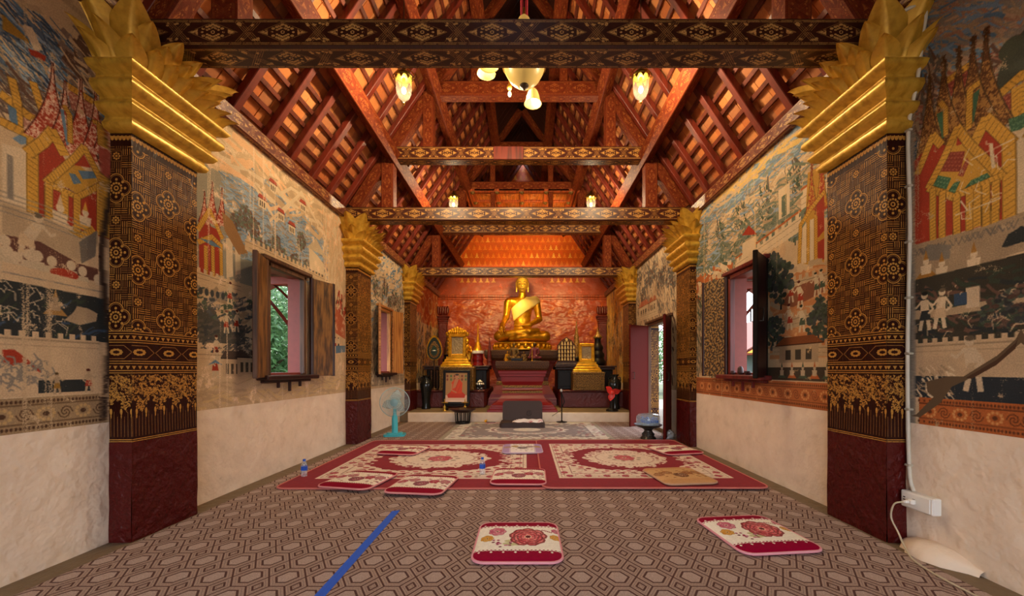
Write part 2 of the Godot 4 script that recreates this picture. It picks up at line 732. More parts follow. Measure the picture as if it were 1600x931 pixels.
	func house(x: float, y: float, wd: float, ht: float, c: Color, roof: Color) -> void:
		rect(x - wd / 2, y, x + wd / 2, y + ht, c)
		poly([x - wd * 0.62, y + ht, x + wd * 0.62, y + ht, x + wd * 0.38, y + ht * 1.45, x - wd * 0.38, y + ht * 1.45], roof)
		line([x - wd * 0.62, y + ht, x + wd * 0.62, y + ht], 0.007, roof.darkened(0.5))
		for i in 3:
			rect(x + wd * (-0.34 + 0.26 * i), y + ht * 0.15, x + wd * (-0.2 + 0.26 * i), y + ht * 0.72, c.darkened(0.62))

	func scratches(x0: float, y0: float, x1: float, y1: float, n: int, ln: float, wd: float, c: Color) -> void:
		for i in n:
			var x := r.randf_range(x0, x1)
			var y := r.randf_range(y0, y1)
			var a := r.randf() * PI
			var l := ln * r.randf_range(0.2, 1.0)
			line([x, y, x + cos(a) * l, y + sin(a) * l, x + cos(a + 0.5) * l * 1.4, y + sin(a + 0.5) * l * 1.4], wd, c)

	# painterly edges
	func soften(k: float) -> void:
		im.resize(int(w * k), int(h * k), Image.INTERPOLATE_BILINEAR)
		im.resize(w, h, Image.INTERPOLATE_CUBIC)

	# paint loss: where the noise runs high the ground shows; grain over everything
	func wear(loss: float, ground: Color, grain := 0.16, sd := 3, freq := 0.012, drips := 0.0, speck := 0.0) -> void:
		var nz := FastNoiseLite.new()
		nz.seed = sd
		nz.noise_type = FastNoiseLite.TYPE_SIMPLEX
		nz.frequency = freq
		nz.fractal_octaves = 5
		nz.fractal_gain = 0.62
		var a := nz.get_image(w, h, false, false, true).get_data()
		nz.seed = sd + 9
		nz.frequency = 0.22
		nz.fractal_octaves = 3
		var g := nz.get_image(w, h, false, false, true).get_data()
		var dr := PackedByteArray()
		if drips > 0.0:
			nz.seed = sd + 21
			nz.frequency = 0.02
			nz.fractal_octaves = 4
			var one := nz.get_image(w, 24, false, false, true)
			one.resize(w, h, Image.INTERPOLATE_BILINEAR)
			dr = one.get_data()
		var d := im.get_data()
		var gr := [int(ground.r * 255), int(ground.g * 255), int(ground.b * 255)]
		var th := int(255 * (1.0 - loss))
		var dth := int(255 * (1.0 - drips))
		var sth := int(255 * (1.0 - speck))
		var ga := grain / 128.0
		for i in w * h:
			var k := i * 3
			var gv := g[i]
			var q := (gv - 128) * 0.28
			var m := 1.0 + (gv - 128) * ga
			var t := (a[i] + q - th) * 0.028
			if drips > 0.0:
				t = maxf(t, (dr[i] + q * 1.3 - dth) * 0.022)
			if gv > sth:
				t = maxf(t, 0.75)
			m += (a[i] - 128) * ga * 0.4
			if t > 0.0:
				t = minf(t, 0.92)
				d[k] = clampi(int(lerpf(d[k], gr[0], t) * m), 0, 255)
				d[k + 1] = clampi(int(lerpf(d[k + 1], gr[1], t) * m), 0, 255)
				d[k + 2] = clampi(int(lerpf(d[k + 2], gr[2], t) * m), 0, 255)
			else:
				d[k] = clampi(int(d[k] * m), 0, 255)
				d[k + 1] = clampi(int(d[k + 1] * m), 0, 255)
				d[k + 2] = clampi(int(d[k + 2] * m), 0, 255)
		im = Image.create_from_data(w, h, false, Image.FORMAT_RGB8, d)

	func tex() -> ImageTexture:
		return ImageTexture.create_from_image(im)


func rgb8(r: int, g: int, b: int) -> Color:
	return Color8(r, g, b)


func mat(c: Color, rough := 0.7, metal := 0.0, tex: Texture2D = null, opts := {}) -> StandardMaterial3D:
	var m := StandardMaterial3D.new()
	m.albedo_color = c
	m.roughness = rough
	m.metallic = metal
	if tex:
		m.albedo_texture = tex
	if opts.has("spec"):
		m.metallic_specular = opts.spec
	if opts.has("tri"):
		m.uv1_triplanar = true
		m.uv1_scale = Vector3.ONE * opts.tri
		m.uv1_world_triplanar = opts.get("world", false)
	if opts.has("scale"):
		m.uv1_scale = opts.scale
	if opts.has("bump"):
		m.heightmap_enabled = true
		m.heightmap_texture = opts.bump
		m.heightmap_scale = opts.get("depth", 1.0)
	if opts.has("alpha"):
		m.transparency = BaseMaterial3D.TRANSPARENCY_ALPHA
		m.albedo_color.a = opts.alpha
	if opts.has("glow"):
		m.emission_enabled = true
		m.emission = opts.glow
		m.emission_energy_multiplier = opts.get("energy", 1.0)
	if opts.has("backlight"):
		m.backlight_enabled = true
		m.backlight = opts.backlight
	if opts.has("sheen"):
		m.rim_enabled = true
		m.rim = opts.sheen
		m.rim_tint = 0.6
	if opts.has("coat"):
		m.clearcoat_enabled = true
		m.clearcoat = opts.coat
		m.clearcoat_roughness = opts.get("coat_rough", 0.25)
	return m


func noise_tex(w: int, h: int, freq: float, stops: Array, sd := 1, octaves := 4, stretch := 1.0) -> ImageTexture:
	var nz := FastNoiseLite.new()
	nz.seed = sd
	nz.frequency = freq
	nz.noise_type = FastNoiseLite.TYPE_SIMPLEX
	nz.fractal_octaves = octaves
	nz.fractal_gain = 0.58
	var g := nz.get_seamless_image(w, int(h / stretch), false, false, 0.15, true)
	if stretch != 1.0:
		g.resize(w, h, Image.INTERPOLATE_BILINEAR)
	g.convert(Image.FORMAT_L8)
	var src := g.get_data()
	var lut := PackedByteArray()
	for i in 256:
		var t := i / 255.0 * (stops.size() - 1)
		var k := mini(int(t), stops.size() - 2)
		var c: Color = (stops[k] as Color).lerp(stops[k + 1], t - k)
		lut.append_array([int(c.r * 255), int(c.g * 255), int(c.b * 255)])
	var d := PackedByteArray()
	d.resize(w * h * 3)
	for i in w * h:
		var s := src[i] * 3
		var k := i * 3
		d[k] = lut[s]
		d[k + 1] = lut[s + 1]
		d[k + 2] = lut[s + 2]
	return ImageTexture.create_from_image(Image.create_from_data(w, h, false, Image.FORMAT_RGB8, d))


# stencilled lacquer for the pillars: 0.52 m wide, 2.0 m high (y = 0.62 .. 2.62)
func lacquer_picture() -> Pic:
	var base := rgb8(46, 18, 12)
	var gold := rgb8(184, 132, 60)
	var dim := rgb8(134, 92, 46)
	var p := Pic.new(520, 2000, 0.0, 0.52, 0.62, 2.62, base)
	# woven ground
	var s := 0.042
	for j in range(0, 36):
		for i in range(-1, 13):
			var x := i * s
			var y := 1.33 + j * s
			var flat := (i + j) % 4 < 2
			var c := gold if p.r.randf() < 0.6 else dim
			for k in 3:
				var o := 0.007 + k * 0.0135
				if flat:
					p.rect(x, y + o, x + s * 0.94, y + o + 0.0045, c)
				else:
					p.rect(x + o, y, x + o + 0.0045, y + s * 0.94, c)
	# quatrefoils and little square flowers
	for col in 3:
		for row in 9:
			var cx := 0.04 + col * 0.22
			var cy := 1.33 + row * 0.205 + (0.1025 if col == 1 else 0.0)
			if row % 2 == 0:
				for ring in [[0.098, base], [0.09, gold], [0.079, base], [0.072, dim], [0.064, base]]:
					for q in 4:
						var a := PI / 2 * q
						p.disc(cx + cos(a) * 0.045, cy + sin(a) * 0.045, ring[0] * 0.56, ring[0] * 0.56, ring[1])
					p.disc(cx, cy, ring[0] * 0.62, ring[0] * 0.62, ring[1])
				for q in 12:
					var a := TAU * q / 12
					p.disc(cx + cos(a) * 0.033, cy + sin(a) * 0.033, 0.0075, 0.0075, gold)
				for q in 8:
					var a := PI / 4 * q
					p.disc(cx + cos(a) * 0.056, cy + sin(a) * 0.056, 0.0085, 0.0085, gold)
				p.disc(cx, cy, 0.016, 0.016, gold)
				p.disc(cx, cy, 0.008, 0.008, base)
			else:
				p.rect(cx - 0.034, cy - 0.034, cx + 0.034, cy + 0.034, dim)
				p.rect(cx - 0.03, cy - 0.03, cx + 0.03, cy + 0.03, base)
				for q in 8:
					var a := PI / 4 * q
					p.disc(cx + cos(a) * 0.019, cy + sin(a) * 0.019, 0.0065, 0.0065, gold)
				p.disc(cx, cy, 0.008, 0.008, gold)
	# top border
	p.rect(0, 2.52, 0.52, 2.62, base)
	for i in 22:
		p.disc(i * 0.025 + 0.01, 2.57, 0.011, 0.014, gold)
		p.disc(i * 0.025 + 0.022, 2.58, 0.006, 0.008, gold)
	# bands
	p.rect(0, 1.06, 0.52, 1.345, base)
	for y in [1.34, 1.325, 1.285, 1.27, 1.15, 1.135, 1.09, 1.075]:
		p.rect(0, y, 0.52, y + 0.005, gold)
	for y in [1.305, 1.112]:
		for i in 14:
			p.poly([i * 0.04, y + 0.01, i * 0.04 + 0.028, y + 0.01, i * 0.04 + 0.014, y - 0.013], gold)
	for i in 3:
		var cx := 0.05 + 0.21 * i
		var cy := 1.21
		p.line([cx - 0.1, cy, cx - 0.05, cy + 0.042, cx + 0.05, cy + 0.042, cx + 0.1, cy, cx + 0.05, cy - 0.042, cx - 0.05, cy - 0.042], 0.005, dim, true)
		for q in 10:
			var a := TAU * q / 10
			p.disc(cx + cos(a) * 0.032, cy + sin(a) * 0.016, 0.011, 0.007, gold)
		p.disc(cx, cy, 0.009, 0.009, base)
	# hanging lace: dense scrolls thinning to points, then fine stems
	for i in 900:
		var x := p.r.randf() * 0.52
		var lobe := absf(fposmod(x, 0.13) - 0.065) / 0.065
		var low := 0.82 + 0.1 * lobe
		var y := p.r.randf_range(low, 1.06)
		var a := p.r.randf() * TAU
		p.line([x, y, x + cos(a) * 0.008, y + sin(a) * 0.008, x + cos(a + 1.2) * 0.012, y + sin(a + 1.2) * 0.012], 0.0045, gold if p.r.randf() < 0.7 else dim)
	for i in 8:
		var x := 0.033 + i * 0.065
		p.disc(x, 0.83, 0.008, 0.02, gold)
		p.disc(x, 0.8, 0.004, 0.014, gold)
	for i in 24:
		p.rect(i * 0.022 + 0.004, 0.67, i * 0.022 + 0.0065, 0.8 + 0.03 * (i % 2), dim)
	for y in [0.65, 0.638, 0.626]:
		p.rect(0, y, 0.52, y + 0.005, gold)
	return p


# stencilled timber: four lozenges in 1.88 m
func stencil_picture(base: Color, gold: Color, loss: float, sd: int) -> ImageTexture:
	var p := Pic.new(1504, 160, 0.0, 1.88, 0.0, 0.2, base)
	p.r.seed = sd
	var dim := gold.lerp(base, 0.35)
	for y in [0.012, 0.022, 0.176, 0.186]:
		p.rect(0, y, 1.88, y + 0.0045, gold)
	for i in 5:
		var cx := i * 0.47
		var cy := 0.1
		# lattice between the lozenges
		for s in [-1, 1]:
			for k in 4:
				var o := (k - 1.5) * 0.016
				p.line([cx - 0.06 + o, cy - s * 0.07, cx + 0.06 + o, cy + s * 0.07], 0.004, dim)
		for k in 14:
			var a := p.r.randf() * TAU
			p.disc(cx + cos(a) * 0.07, cy + sign(sin(a)) * p.r.randf_range(0.045, 0.066), 0.011, 0.007, gold)
		# lozenge
		cx += 0.235
		p.poly([cx - 0.17, cy, cx, cy + 0.075, cx + 0.17, cy, cx, cy - 0.075], dim)
		p.poly([cx - 0.16, cy, cx, cy + 0.07, cx + 0.16, cy, cx, cy - 0.07], base)
		for q in 16:
			var a := TAU * q / 16
			var e := 1.0 / (absf(cos(a)) / 0.12 + absf(sin(a)) / 0.056)
			p.disc(cx + cos(a) * e, cy + sin(a) * e, 0.013, 0.009, gold)
			p.disc(cx + cos(a) * e * 0.6, cy + sin(a) * e * 0.62, 0.009, 0.007, gold)
		for s in [-1, 1]:
			p.poly([cx + s * 0.1, cy + 0.022, cx + s * 0.155, cy, cx + s * 0.1, cy - 0.022], gold)
		p.disc(cx, cy, 0.014, 0.013, gold)
		p.disc(cx, cy, 0.007, 0.007, base)
	p.wear(loss, base, 0.3, sd, 0.02, 0.0, 0.3)
	return p.tex()


func make_materials() -> void:
	var cream := rgb8(216, 196, 170)
	T.plaster = noise_tex(512, 512, 0.012, [rgb8(216, 194, 168), rgb8(226, 205, 181), rgb8(230, 209, 185), rgb8(234, 215, 192)], 3, 5)
	T.bumps = noise_tex(512, 512, 0.02, [Color.BLACK, Color(0.5, 0.5, 0.5), Color.WHITE], 8, 5)
	T.fine = noise_tex(256, 256, 0.12, [Color.BLACK, Color.WHITE], 12, 3)
	T.grain = noise_tex(512, 512, 0.03, [Color(0.55, 0.55, 0.55), Color(0.85, 0.85, 0.85), Color(1, 1, 1)], 4, 5, 14.0)
	T.crumple = noise_tex(512, 512, 0.009, [Color.BLACK, Color.WHITE], 31, 4)
	M.plaster = mat(Color.WHITE, 0.85, 0, T.plaster, {"tri": 0.5, "bump": T.bumps, "depth": 0.9})
	M.core = mat(rgb8(190, 172, 150), 0.9)
	M.concrete = mat(rgb8(128, 118, 100), 0.7, 0, T.plaster, {"tri": 0.8, "bump": T.bumps, "depth": 0.8})
	M.white_step = mat(rgb8(250, 250, 250), 0.6, 0, T.plaster, {"tri": 0.6})
	M.red_wood = mat(rgb8(128, 46, 28), 0.45, 0, T.grain, {"tri": 0.7})
	M.batten = mat(rgb8(128, 58, 36), 0.5, 0, T.grain, {"tri": 0.9})
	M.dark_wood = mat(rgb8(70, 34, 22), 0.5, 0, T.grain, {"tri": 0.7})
	M.tile = []
	for c in [rgb8(224, 150, 90), rgb8(210, 132, 78), rgb8(190, 132, 92), rgb8(232, 168, 112)]:
		M.tile.append(mat(c, 0.85, 0, T.plaster, {"tri": 3.0}))
	var st := stencil_picture(rgb8(66, 26, 14), rgb8(220, 166, 82), 0.3, 5)
	T.stencil_old = stencil_picture(rgb8(60, 28, 18), rgb8(214, 170, 100), 0.34, 8)
	M.beam = mat(Color.WHITE, 0.36, 0, st)
	M.beam_old = mat(Color.WHITE, 0.33, 0, T.stencil_old)
	M.post = mat(Color.WHITE, 0.58, 0, stencil_picture(rgb8(104, 42, 22), rgb8(160, 92, 44), 0.46, 17), {"spec": 0.2})
	M.plate = mat(Color.WHITE, 0.42, 0, stencil_picture(rgb8(92, 34, 20), rgb8(206, 162, 96), 0.44, 27))
	var lp := lacquer_picture()
	lp.wear(0.16, rgb8(46, 18, 12), 0.26, 6, 0.02, 0.0, 0.07)
	T.lacquer = lp.tex()
	M.lacquer = mat(Color.WHITE, 0.3, 0, T.lacquer, {"spec": 0.26, "bump": T.bumps, "depth": 0.25})
	M.pillar_red = mat(rgb8(84, 18, 18), 0.4, 0, T.plaster, {"tri": 0.7, "bump": T.bumps, "depth": 1.6, "spec": 0.35})
	T.gilt = noise_tex(256, 256, 0.02, [rgb8(168, 124, 38), rgb8(216, 170, 60), rgb8(232, 190, 80)], 41, 4)
	M.gilt = mat(Color.WHITE, 0.36, 0.35, T.gilt, {"tri": 2.0})
	M.gold = mat(rgb8(250, 226, 112), 0.34, 0.7, T.gilt, {"tri": 1.2})
	M.gold_bright = mat(rgb8(196, 156, 56), 0.36, 0.7)
	M.brass = mat(rgb8(196, 156, 62), 0.3, 0.8)
	M.black = mat(rgb8(24, 18, 15), 0.4, 0, null, {"spec": 0.3})
	M.red_paint = mat(rgb8(140, 40, 32), 0.42, 0, T.grain, {"tri": 0.8})
	M.reveal = mat(rgb8(146, 62, 54), 0.55, 0, T.plaster, {"tri": 1.5})
	M.red_lacquer = mat(rgb8(124, 18, 22), 0.32, 0, null, {"coat": 0.2, "spec": 0.4})
	M.dark_red = mat(rgb8(104, 30, 22), 0.42, 0, T.plaster, {"tri": 0.9, "bump": T.bumps, "depth": 0.8})
	M.glass = mat(rgb8(255, 255, 255), 0.03, 0, null, {"alpha": 0.06})
	M.white = mat(rgb8(226, 222, 214), 0.5)


# ---------------------------------------------------------------- walls, floor

# openings of the side walls: [depth from, depth to, bottom, top]
const OPEN_L := [[4.03, 4.76, 1.04, 2.2], [7.12, 7.72, 1.04, 2.22]]
const OPEN_R := [[4.03, 4.72, 1.04, 2.2], [6.62, 7.85, 0.0, 1.98]]


func build_shell() -> void:
	var mb := MB.new()
	mb.box(Vector3(NAVE_X, -0.15, (FRONT + BACK) / 2), Vector3(6.6, 0.3, FRONT - BACK + 1.0))
	struct("floor", mb, M.concrete)
	wall_core("wall_left", -1, WALL_L, OPEN_L)
	wall_core("wall_right", 1, WALL_R, OPEN_R)
	# front wall, behind the camera, with the wide main doorway that lets the day in
	mb = MB.new()
	var zc := FRONT + 0.2
	for s in [-1, 1]:
		mb.box(Vector3(NAVE_X + s * 2.5, 1.7, zc), Vector3(1.1, 3.4, 0.4))
	mb.box(Vector3(NAVE_X, 3.3, zc), Vector3(3.9, 0.2, 0.4))
	mb.plate(PackedVector2Array([Vector2(-3.05, 3.4), Vector2(3.05, 3.4), Vector2(0, 7.9)]), FRONT, FRONT + 0.4, Vector3(NAVE_X, 0, 0))
	struct("wall_front", mb, M.plaster)
	back_wall()


func wall_core(called: String, s: int, x: float, open: Array) -> void:
	var mb := MB.new()
	var cuts := [-FRONT]
	for o in open:
		cuts.append(o[0])
		cuts.append(o[1])
	cuts.append(-BACK)
	var xc := x + s * (0.01 + TH / 2)
	for i in cuts.size() - 1:
		var a: float = cuts[i]
		var b: float = cuts[i + 1]
		if i % 2 == 0:
			mb.box(Vector3(xc, PLATE / 2 + 0.05, -(a + b) / 2), Vector3(TH, PLATE + 0.1, b - a))
		else:
			var o: Array = open[(i - 1) / 2]
			if o[2] > 0:
				mb.box(Vector3(xc, o[2] / 2, -(a + b) / 2), Vector3(TH, o[2], b - a))
			mb.box(Vector3(xc, (o[3] + PLATE + 0.1) / 2, -(a + b) / 2), Vector3(TH, PLATE + 0.1 - o[3], b - a))
	struct(called, mb, M.core)


# the uneven skin of a side wall between two depths and heights, holes left out; returned with u along depth 0..1 and v downwards
func skin(s: int, x: float, d0: float, d1: float, y0: float, y1: float, open: Array, step := 0.14, ru := 1.0) -> MB:
	var ds := [d0, d1]
	var ys := [y0, y1]
	for o in open:
		for e in [o[0], o[1]]:
			if e > d0 and e < d1:
				ds.append(e)
		for e in [o[2], o[3]]:
			if e > y0 and e < y1:
				ys.append(e)
	ds = densify(ds, step)
	ys = densify(ys, step)
	var nz := FastNoiseLite.new()
	nz.seed = 4
	nz.frequency = 0.5
	var mb := MB.new()
	var R := ys.size()
	var C := ds.size()
	for y in ys:
		for d in ds:
			var e := 0.0
			for o in open:
				if d > o[0] - 0.02 and d < o[1] + 0.02 and y > o[2] - 0.02 and y < o[3] + 0.02:
					e = 1.0
			var w := 0.012 + 0.012 * nz.get_noise_3d(d * 1.7, y * 1.7, s * 9.0) * (1.0 - e)
			mb.v.append(Vector3(x - s * w, y, -d))
			mb.uv.append(Vector2((d - d0) / (d1 - d0) * ru, 1.0 - (y - y0) / (y1 - y0)))
			mb.n.append(Vector3.ZERO)
	for r in R - 1:
		for c in C - 1:
			var md: float = (ds[c] + ds[c + 1]) / 2
			var my: float = (ys[r] + ys[r + 1]) / 2
			var hole := false
			for o in open:
				if md > o[0] and md < o[1] and my > o[2] and my < o[3]:
					hole = true
			if hole:
				continue
			var i := r * C + c
			var q := [i, i + 1, i + C + 1, i + C]   # depth runs to -z
			if s > 0:
				q = [i + 1, i, i + C, i + C + 1]
			# on the left wall seen from the nave (+x), -z is to the right
			mb.ix.append_array([q[0], q[2], q[1], q[0], q[3], q[2]])
			var nn := (mb.v[q[2]] - mb.v[q[0]]).cross(mb.v[q[3]] - mb.v[q[1]])
			for k in q:
				mb.n[k] += nn
	for i in mb.n.size():
		mb.n[i] = mb.n[i].normalized() if mb.n[i].length_squared() > 0 else Vector3(-s, 0, 0)
	return mb


func densify(a: Array, step: float) -> Array:
	a.sort()
	var out := []
	for i in a.size() - 1:
		var n := maxi(int(ceil((a[i + 1] - a[i]) / step)), 1)
		for k in n:
			out.append(lerpf(a[i], a[i + 1], float(k) / n))
	out.append(a[-1])
	return out


func back_wall() -> void:
	var mb := MB.new()
	mb.box(Vector3(NAVE_X, 1.75, BACK - 0.2), Vector3(6.0, 3.5, 0.38))
	mb.plate(PackedVector2Array([Vector2(-3.05, 3.4), Vector2(3.05, 3.4), Vector2(0, 7.9)]), BACK - 0.39, BACK - 0.01, Vector3(NAVE_X, 0, 0))
	var w := struct("wall_back", mb, M.core)
	# lower face: crinkled red lacquer with faded gilding
	var p := Pic.new(1024, 660, -2.6, 2.6, 0.0, 3.35, rgb8(164, 66, 26))
	p.strokes(-2.6, 0, 2.6, 3.35, 500, 0.5, 0.02, 0.1, [rgb8(146, 52, 26), rgb8(168, 70, 32), rgb8(152, 56, 28)])
	var gold := rgb8(214, 152, 60)
	# faint stupas and a tree in worn gold
	for s in [-1, 1]:
		for k in 4:
			p.poly([s * 2.0 - 0.16 + k * 0.03, 1.5 + k * 0.18, s * 2.0 + 0.16 - k * 0.03, 1.5 + k * 0.18, s * 2.0, 1.85 + k * 0.2], rgb8(150, 56, 32))
	p.wear(0.3, rgb8(196, 112, 50), 0.2, 77, 0.01)
	T.back_low = p.tex()
	M.back_low = mat(Color.WHITE, 0.4, 0, T.back_low, {"bump": T.crumple, "depth": 5.0})
	var rows := []
	var nz := FastNoiseLite.new()
	nz.seed = 9
	nz.frequency = 1.2
	for j in 19:
		var row := PackedVector3Array()
		for i in 31:
			var y := 3.35 - j * 3.35 / 18
			var x := -2.6 + i * 5.2 / 30
			row.append(Vector3(NAVE_X + x, y, BACK + 0.02 + 0.018 * nz.get_noise_2d(x, y)))
		rows.append(row)
	mb = MB.new()
	mb.grid(rows, false, 1, 1, true)
	part("lower_face", mb, M.back_low, w)
	# a moulded ledge across it
	mb = MB.new()
	mb.box(Vector3(NAVE_X, 3.3, BACK + 0.03), Vector3(5.1, 0.07, 0.08), Basis(), 0.015)
	mb.box(Vector3(NAVE_X, 3.22, BACK + 0.02), Vector3(5.1, 0.05, 0.05), Basis(), 0.012)
	part("ledge", mb, mat(rgb8(190, 84, 40), 0.4, 0, T.grain, {"tri": 0.7}), w)
	# gable: orange lacquer with rows of small seated figures in gold
	p = Pic.new(1024, 860, -2.7, 2.7, 3.3, 7.85, rgb8(214, 96, 34))
	p.rect(-2.7, 3.3, 2.7, 3.93, rgb8(164, 66, 26))
	for i in 6:
		for s in [-1, 1]:
			seated_stencil(p, s * (0.88 + i * 0.19), 3.72, 0.2, gold)
	for r in range(2, 16):
		for c in 34:
			seated_stencil(p, -2.7 + c * 0.165 + (r % 2) * 0.08, 3.52 + r * 0.235, 0.2, rgb8(232, 134, 50) if p.r.randf() < 0.86 else rgb8(244, 180, 84))
	p.wear(0.22, rgb8(206, 82, 36), 0.2, 15, 0.014, 0.0, 0.14)
	M.gable = mat(Color.WHITE, 0.4, 0, p.tex(), {"bump": T.crumple, "depth": 2.0})
	mb = MB.new()
	var a := Vector3(NAVE_X - 2.7, 3.3, BACK + 0.01)
	var b := Vector3(NAVE_X + 2.7, 3.3, BACK + 0.01)
	mb.tri(a, b, Vector3(NAVE_X, 7.3, BACK + 0.01), Vector2(0, 1), Vector2(1, 1), Vector2(0.5, 0.12))
	part("gable_face", mb, M.gable, w)
	# square half columns in the corners
	for s in [-1, 1]:
		mb = MB.new()
		mb.box(Vector3(0, 1.45, 0), Vector3(0.24, 2.5, 0.14), Basis(), 0.015)
		for k in 4:
			mb.box(Vector3(0, 2.5 + k * 0.06, 0.01), Vector3(0.27 + k * 0.035, 0.045, 0.16 + k * 0.02), Basis(), 0.012)
		for k in 5:
			mb.ball(Vector3(-0.14 + k * 0.07, 2.86, 0.07), Vector3(0.045, 0.13, 0.035), 8, 6)
		var o := part("half_column", mb, M.dark_red, w, Vector3(NAVE_X + s * 2.38, 0, BACK + 0.08))
		o.set_meta("label", "dark carved half column")


func seated_stencil(p: Pic, x: float, y: float, s: float, c: Color) -> void:
	p.poly([x - s * 0.34, y, x + s * 0.34, y, x + s * 0.26, y + s * 0.16, x - s * 0.26, y + s * 0.16], c)
	p.poly([x - s * 0.14, y + s * 0.14, x + s * 0.14, y + s * 0.14, x + s * 0.17, y + s * 0.46, x - s * 0.17, y + s * 0.46], c)
	p.disc(x, y + s * 0.56, s * 0.09, s * 0.11, c)
	p.poly([x - s * 0.06, y + s * 0.62, x + s * 0.06, y + s * 0.62, x, y + s * 0.8], c)


# ---------------------------------------------------------------- wall paintings, laid out in metres: depth along the wall, height above the floor

const CREAM := Color(0.76, 0.65, 0.51)
const BLUE := Color(0.34, 0.44, 0.53)
const DKBLUE := Color(0.2, 0.27, 0.35)
const BROWN := Color(0.37, 0.27, 0.22)
const PRED := Color(0.6, 0.2, 0.12)
const PGOLD := Color(0.78, 0.58, 0.22)
const PWHITE := Color(0.81, 0.72, 0.59)
const PBLACK := Color(0.16, 0.17, 0.17)
const PGREY := Color(0.52, 0.48, 0.43)
const GREEN := Color(0.27, 0.32, 0.25)
const OCHRE := Color(0.66, 0.36, 0.17)


func build_murals() -> void:
	var bays := [[0.9, 2.6], [3.0, 5.92], [6.3, 8.75], [9.1, 11.98]]
	for side in 2:
		var s := -1 if side == 0 else 1
		var x := WALL_L if side == 0 else WALL_R
		var open := OPEN_L if side == 0 else OPEN_R
		var wall := get_node("wall_left" if side == 0 else "wall_right")
		for i in 4:
			var d0: float = bays[i][0]
			var d1: float = bays[i][1]
			var res: float = [0.0025, 0.0026, 0.004, 0.004][i]
			var p := Pic.new(int((d1 - d0) / res), int((3.4 - DADO) / res), d0, d1, DADO, 3.4, CREAM)
			p.r.seed = 40 + i + side * 7
			if side == 0:
				[mural_left_near, mural_left_window, mural_left_far, mural_left_altar][i].call(p)
			else:
				[mural_right_near, mural_right_window, mural_right_door, mural_right_altar][i].call(p)
			var tex := p.tex()
			var sk := skin(s, x, d0, d1, DADO, 3.4, open)
			if i == 0:
				# beyond the seen palace the painting goes on as its mirror image
				var turn := 8.0 / 13.0
				for k in sk.uv.size():
					var u := sk.uv[k].x
					u = u if u > turn - 0.001 else 2.0 * turn - u
					sk.uv[k].x = u if u < 0.97 else 1.94 - u
			part("mural", sk, mat(Color.WHITE, 0.8, 0, tex, {"spec": 0.35}), wall)
		# plain plaster: below the paintings, behind the camera, beside the pillars
		part("dado", skin(s, x, 0.9, -BACK, 0.0, DADO, open, 0.12), M.plaster, wall)
		part("plaster", skin(s, x, -FRONT, 0.9, 0.0, 3.4, []), M.plaster, wall)


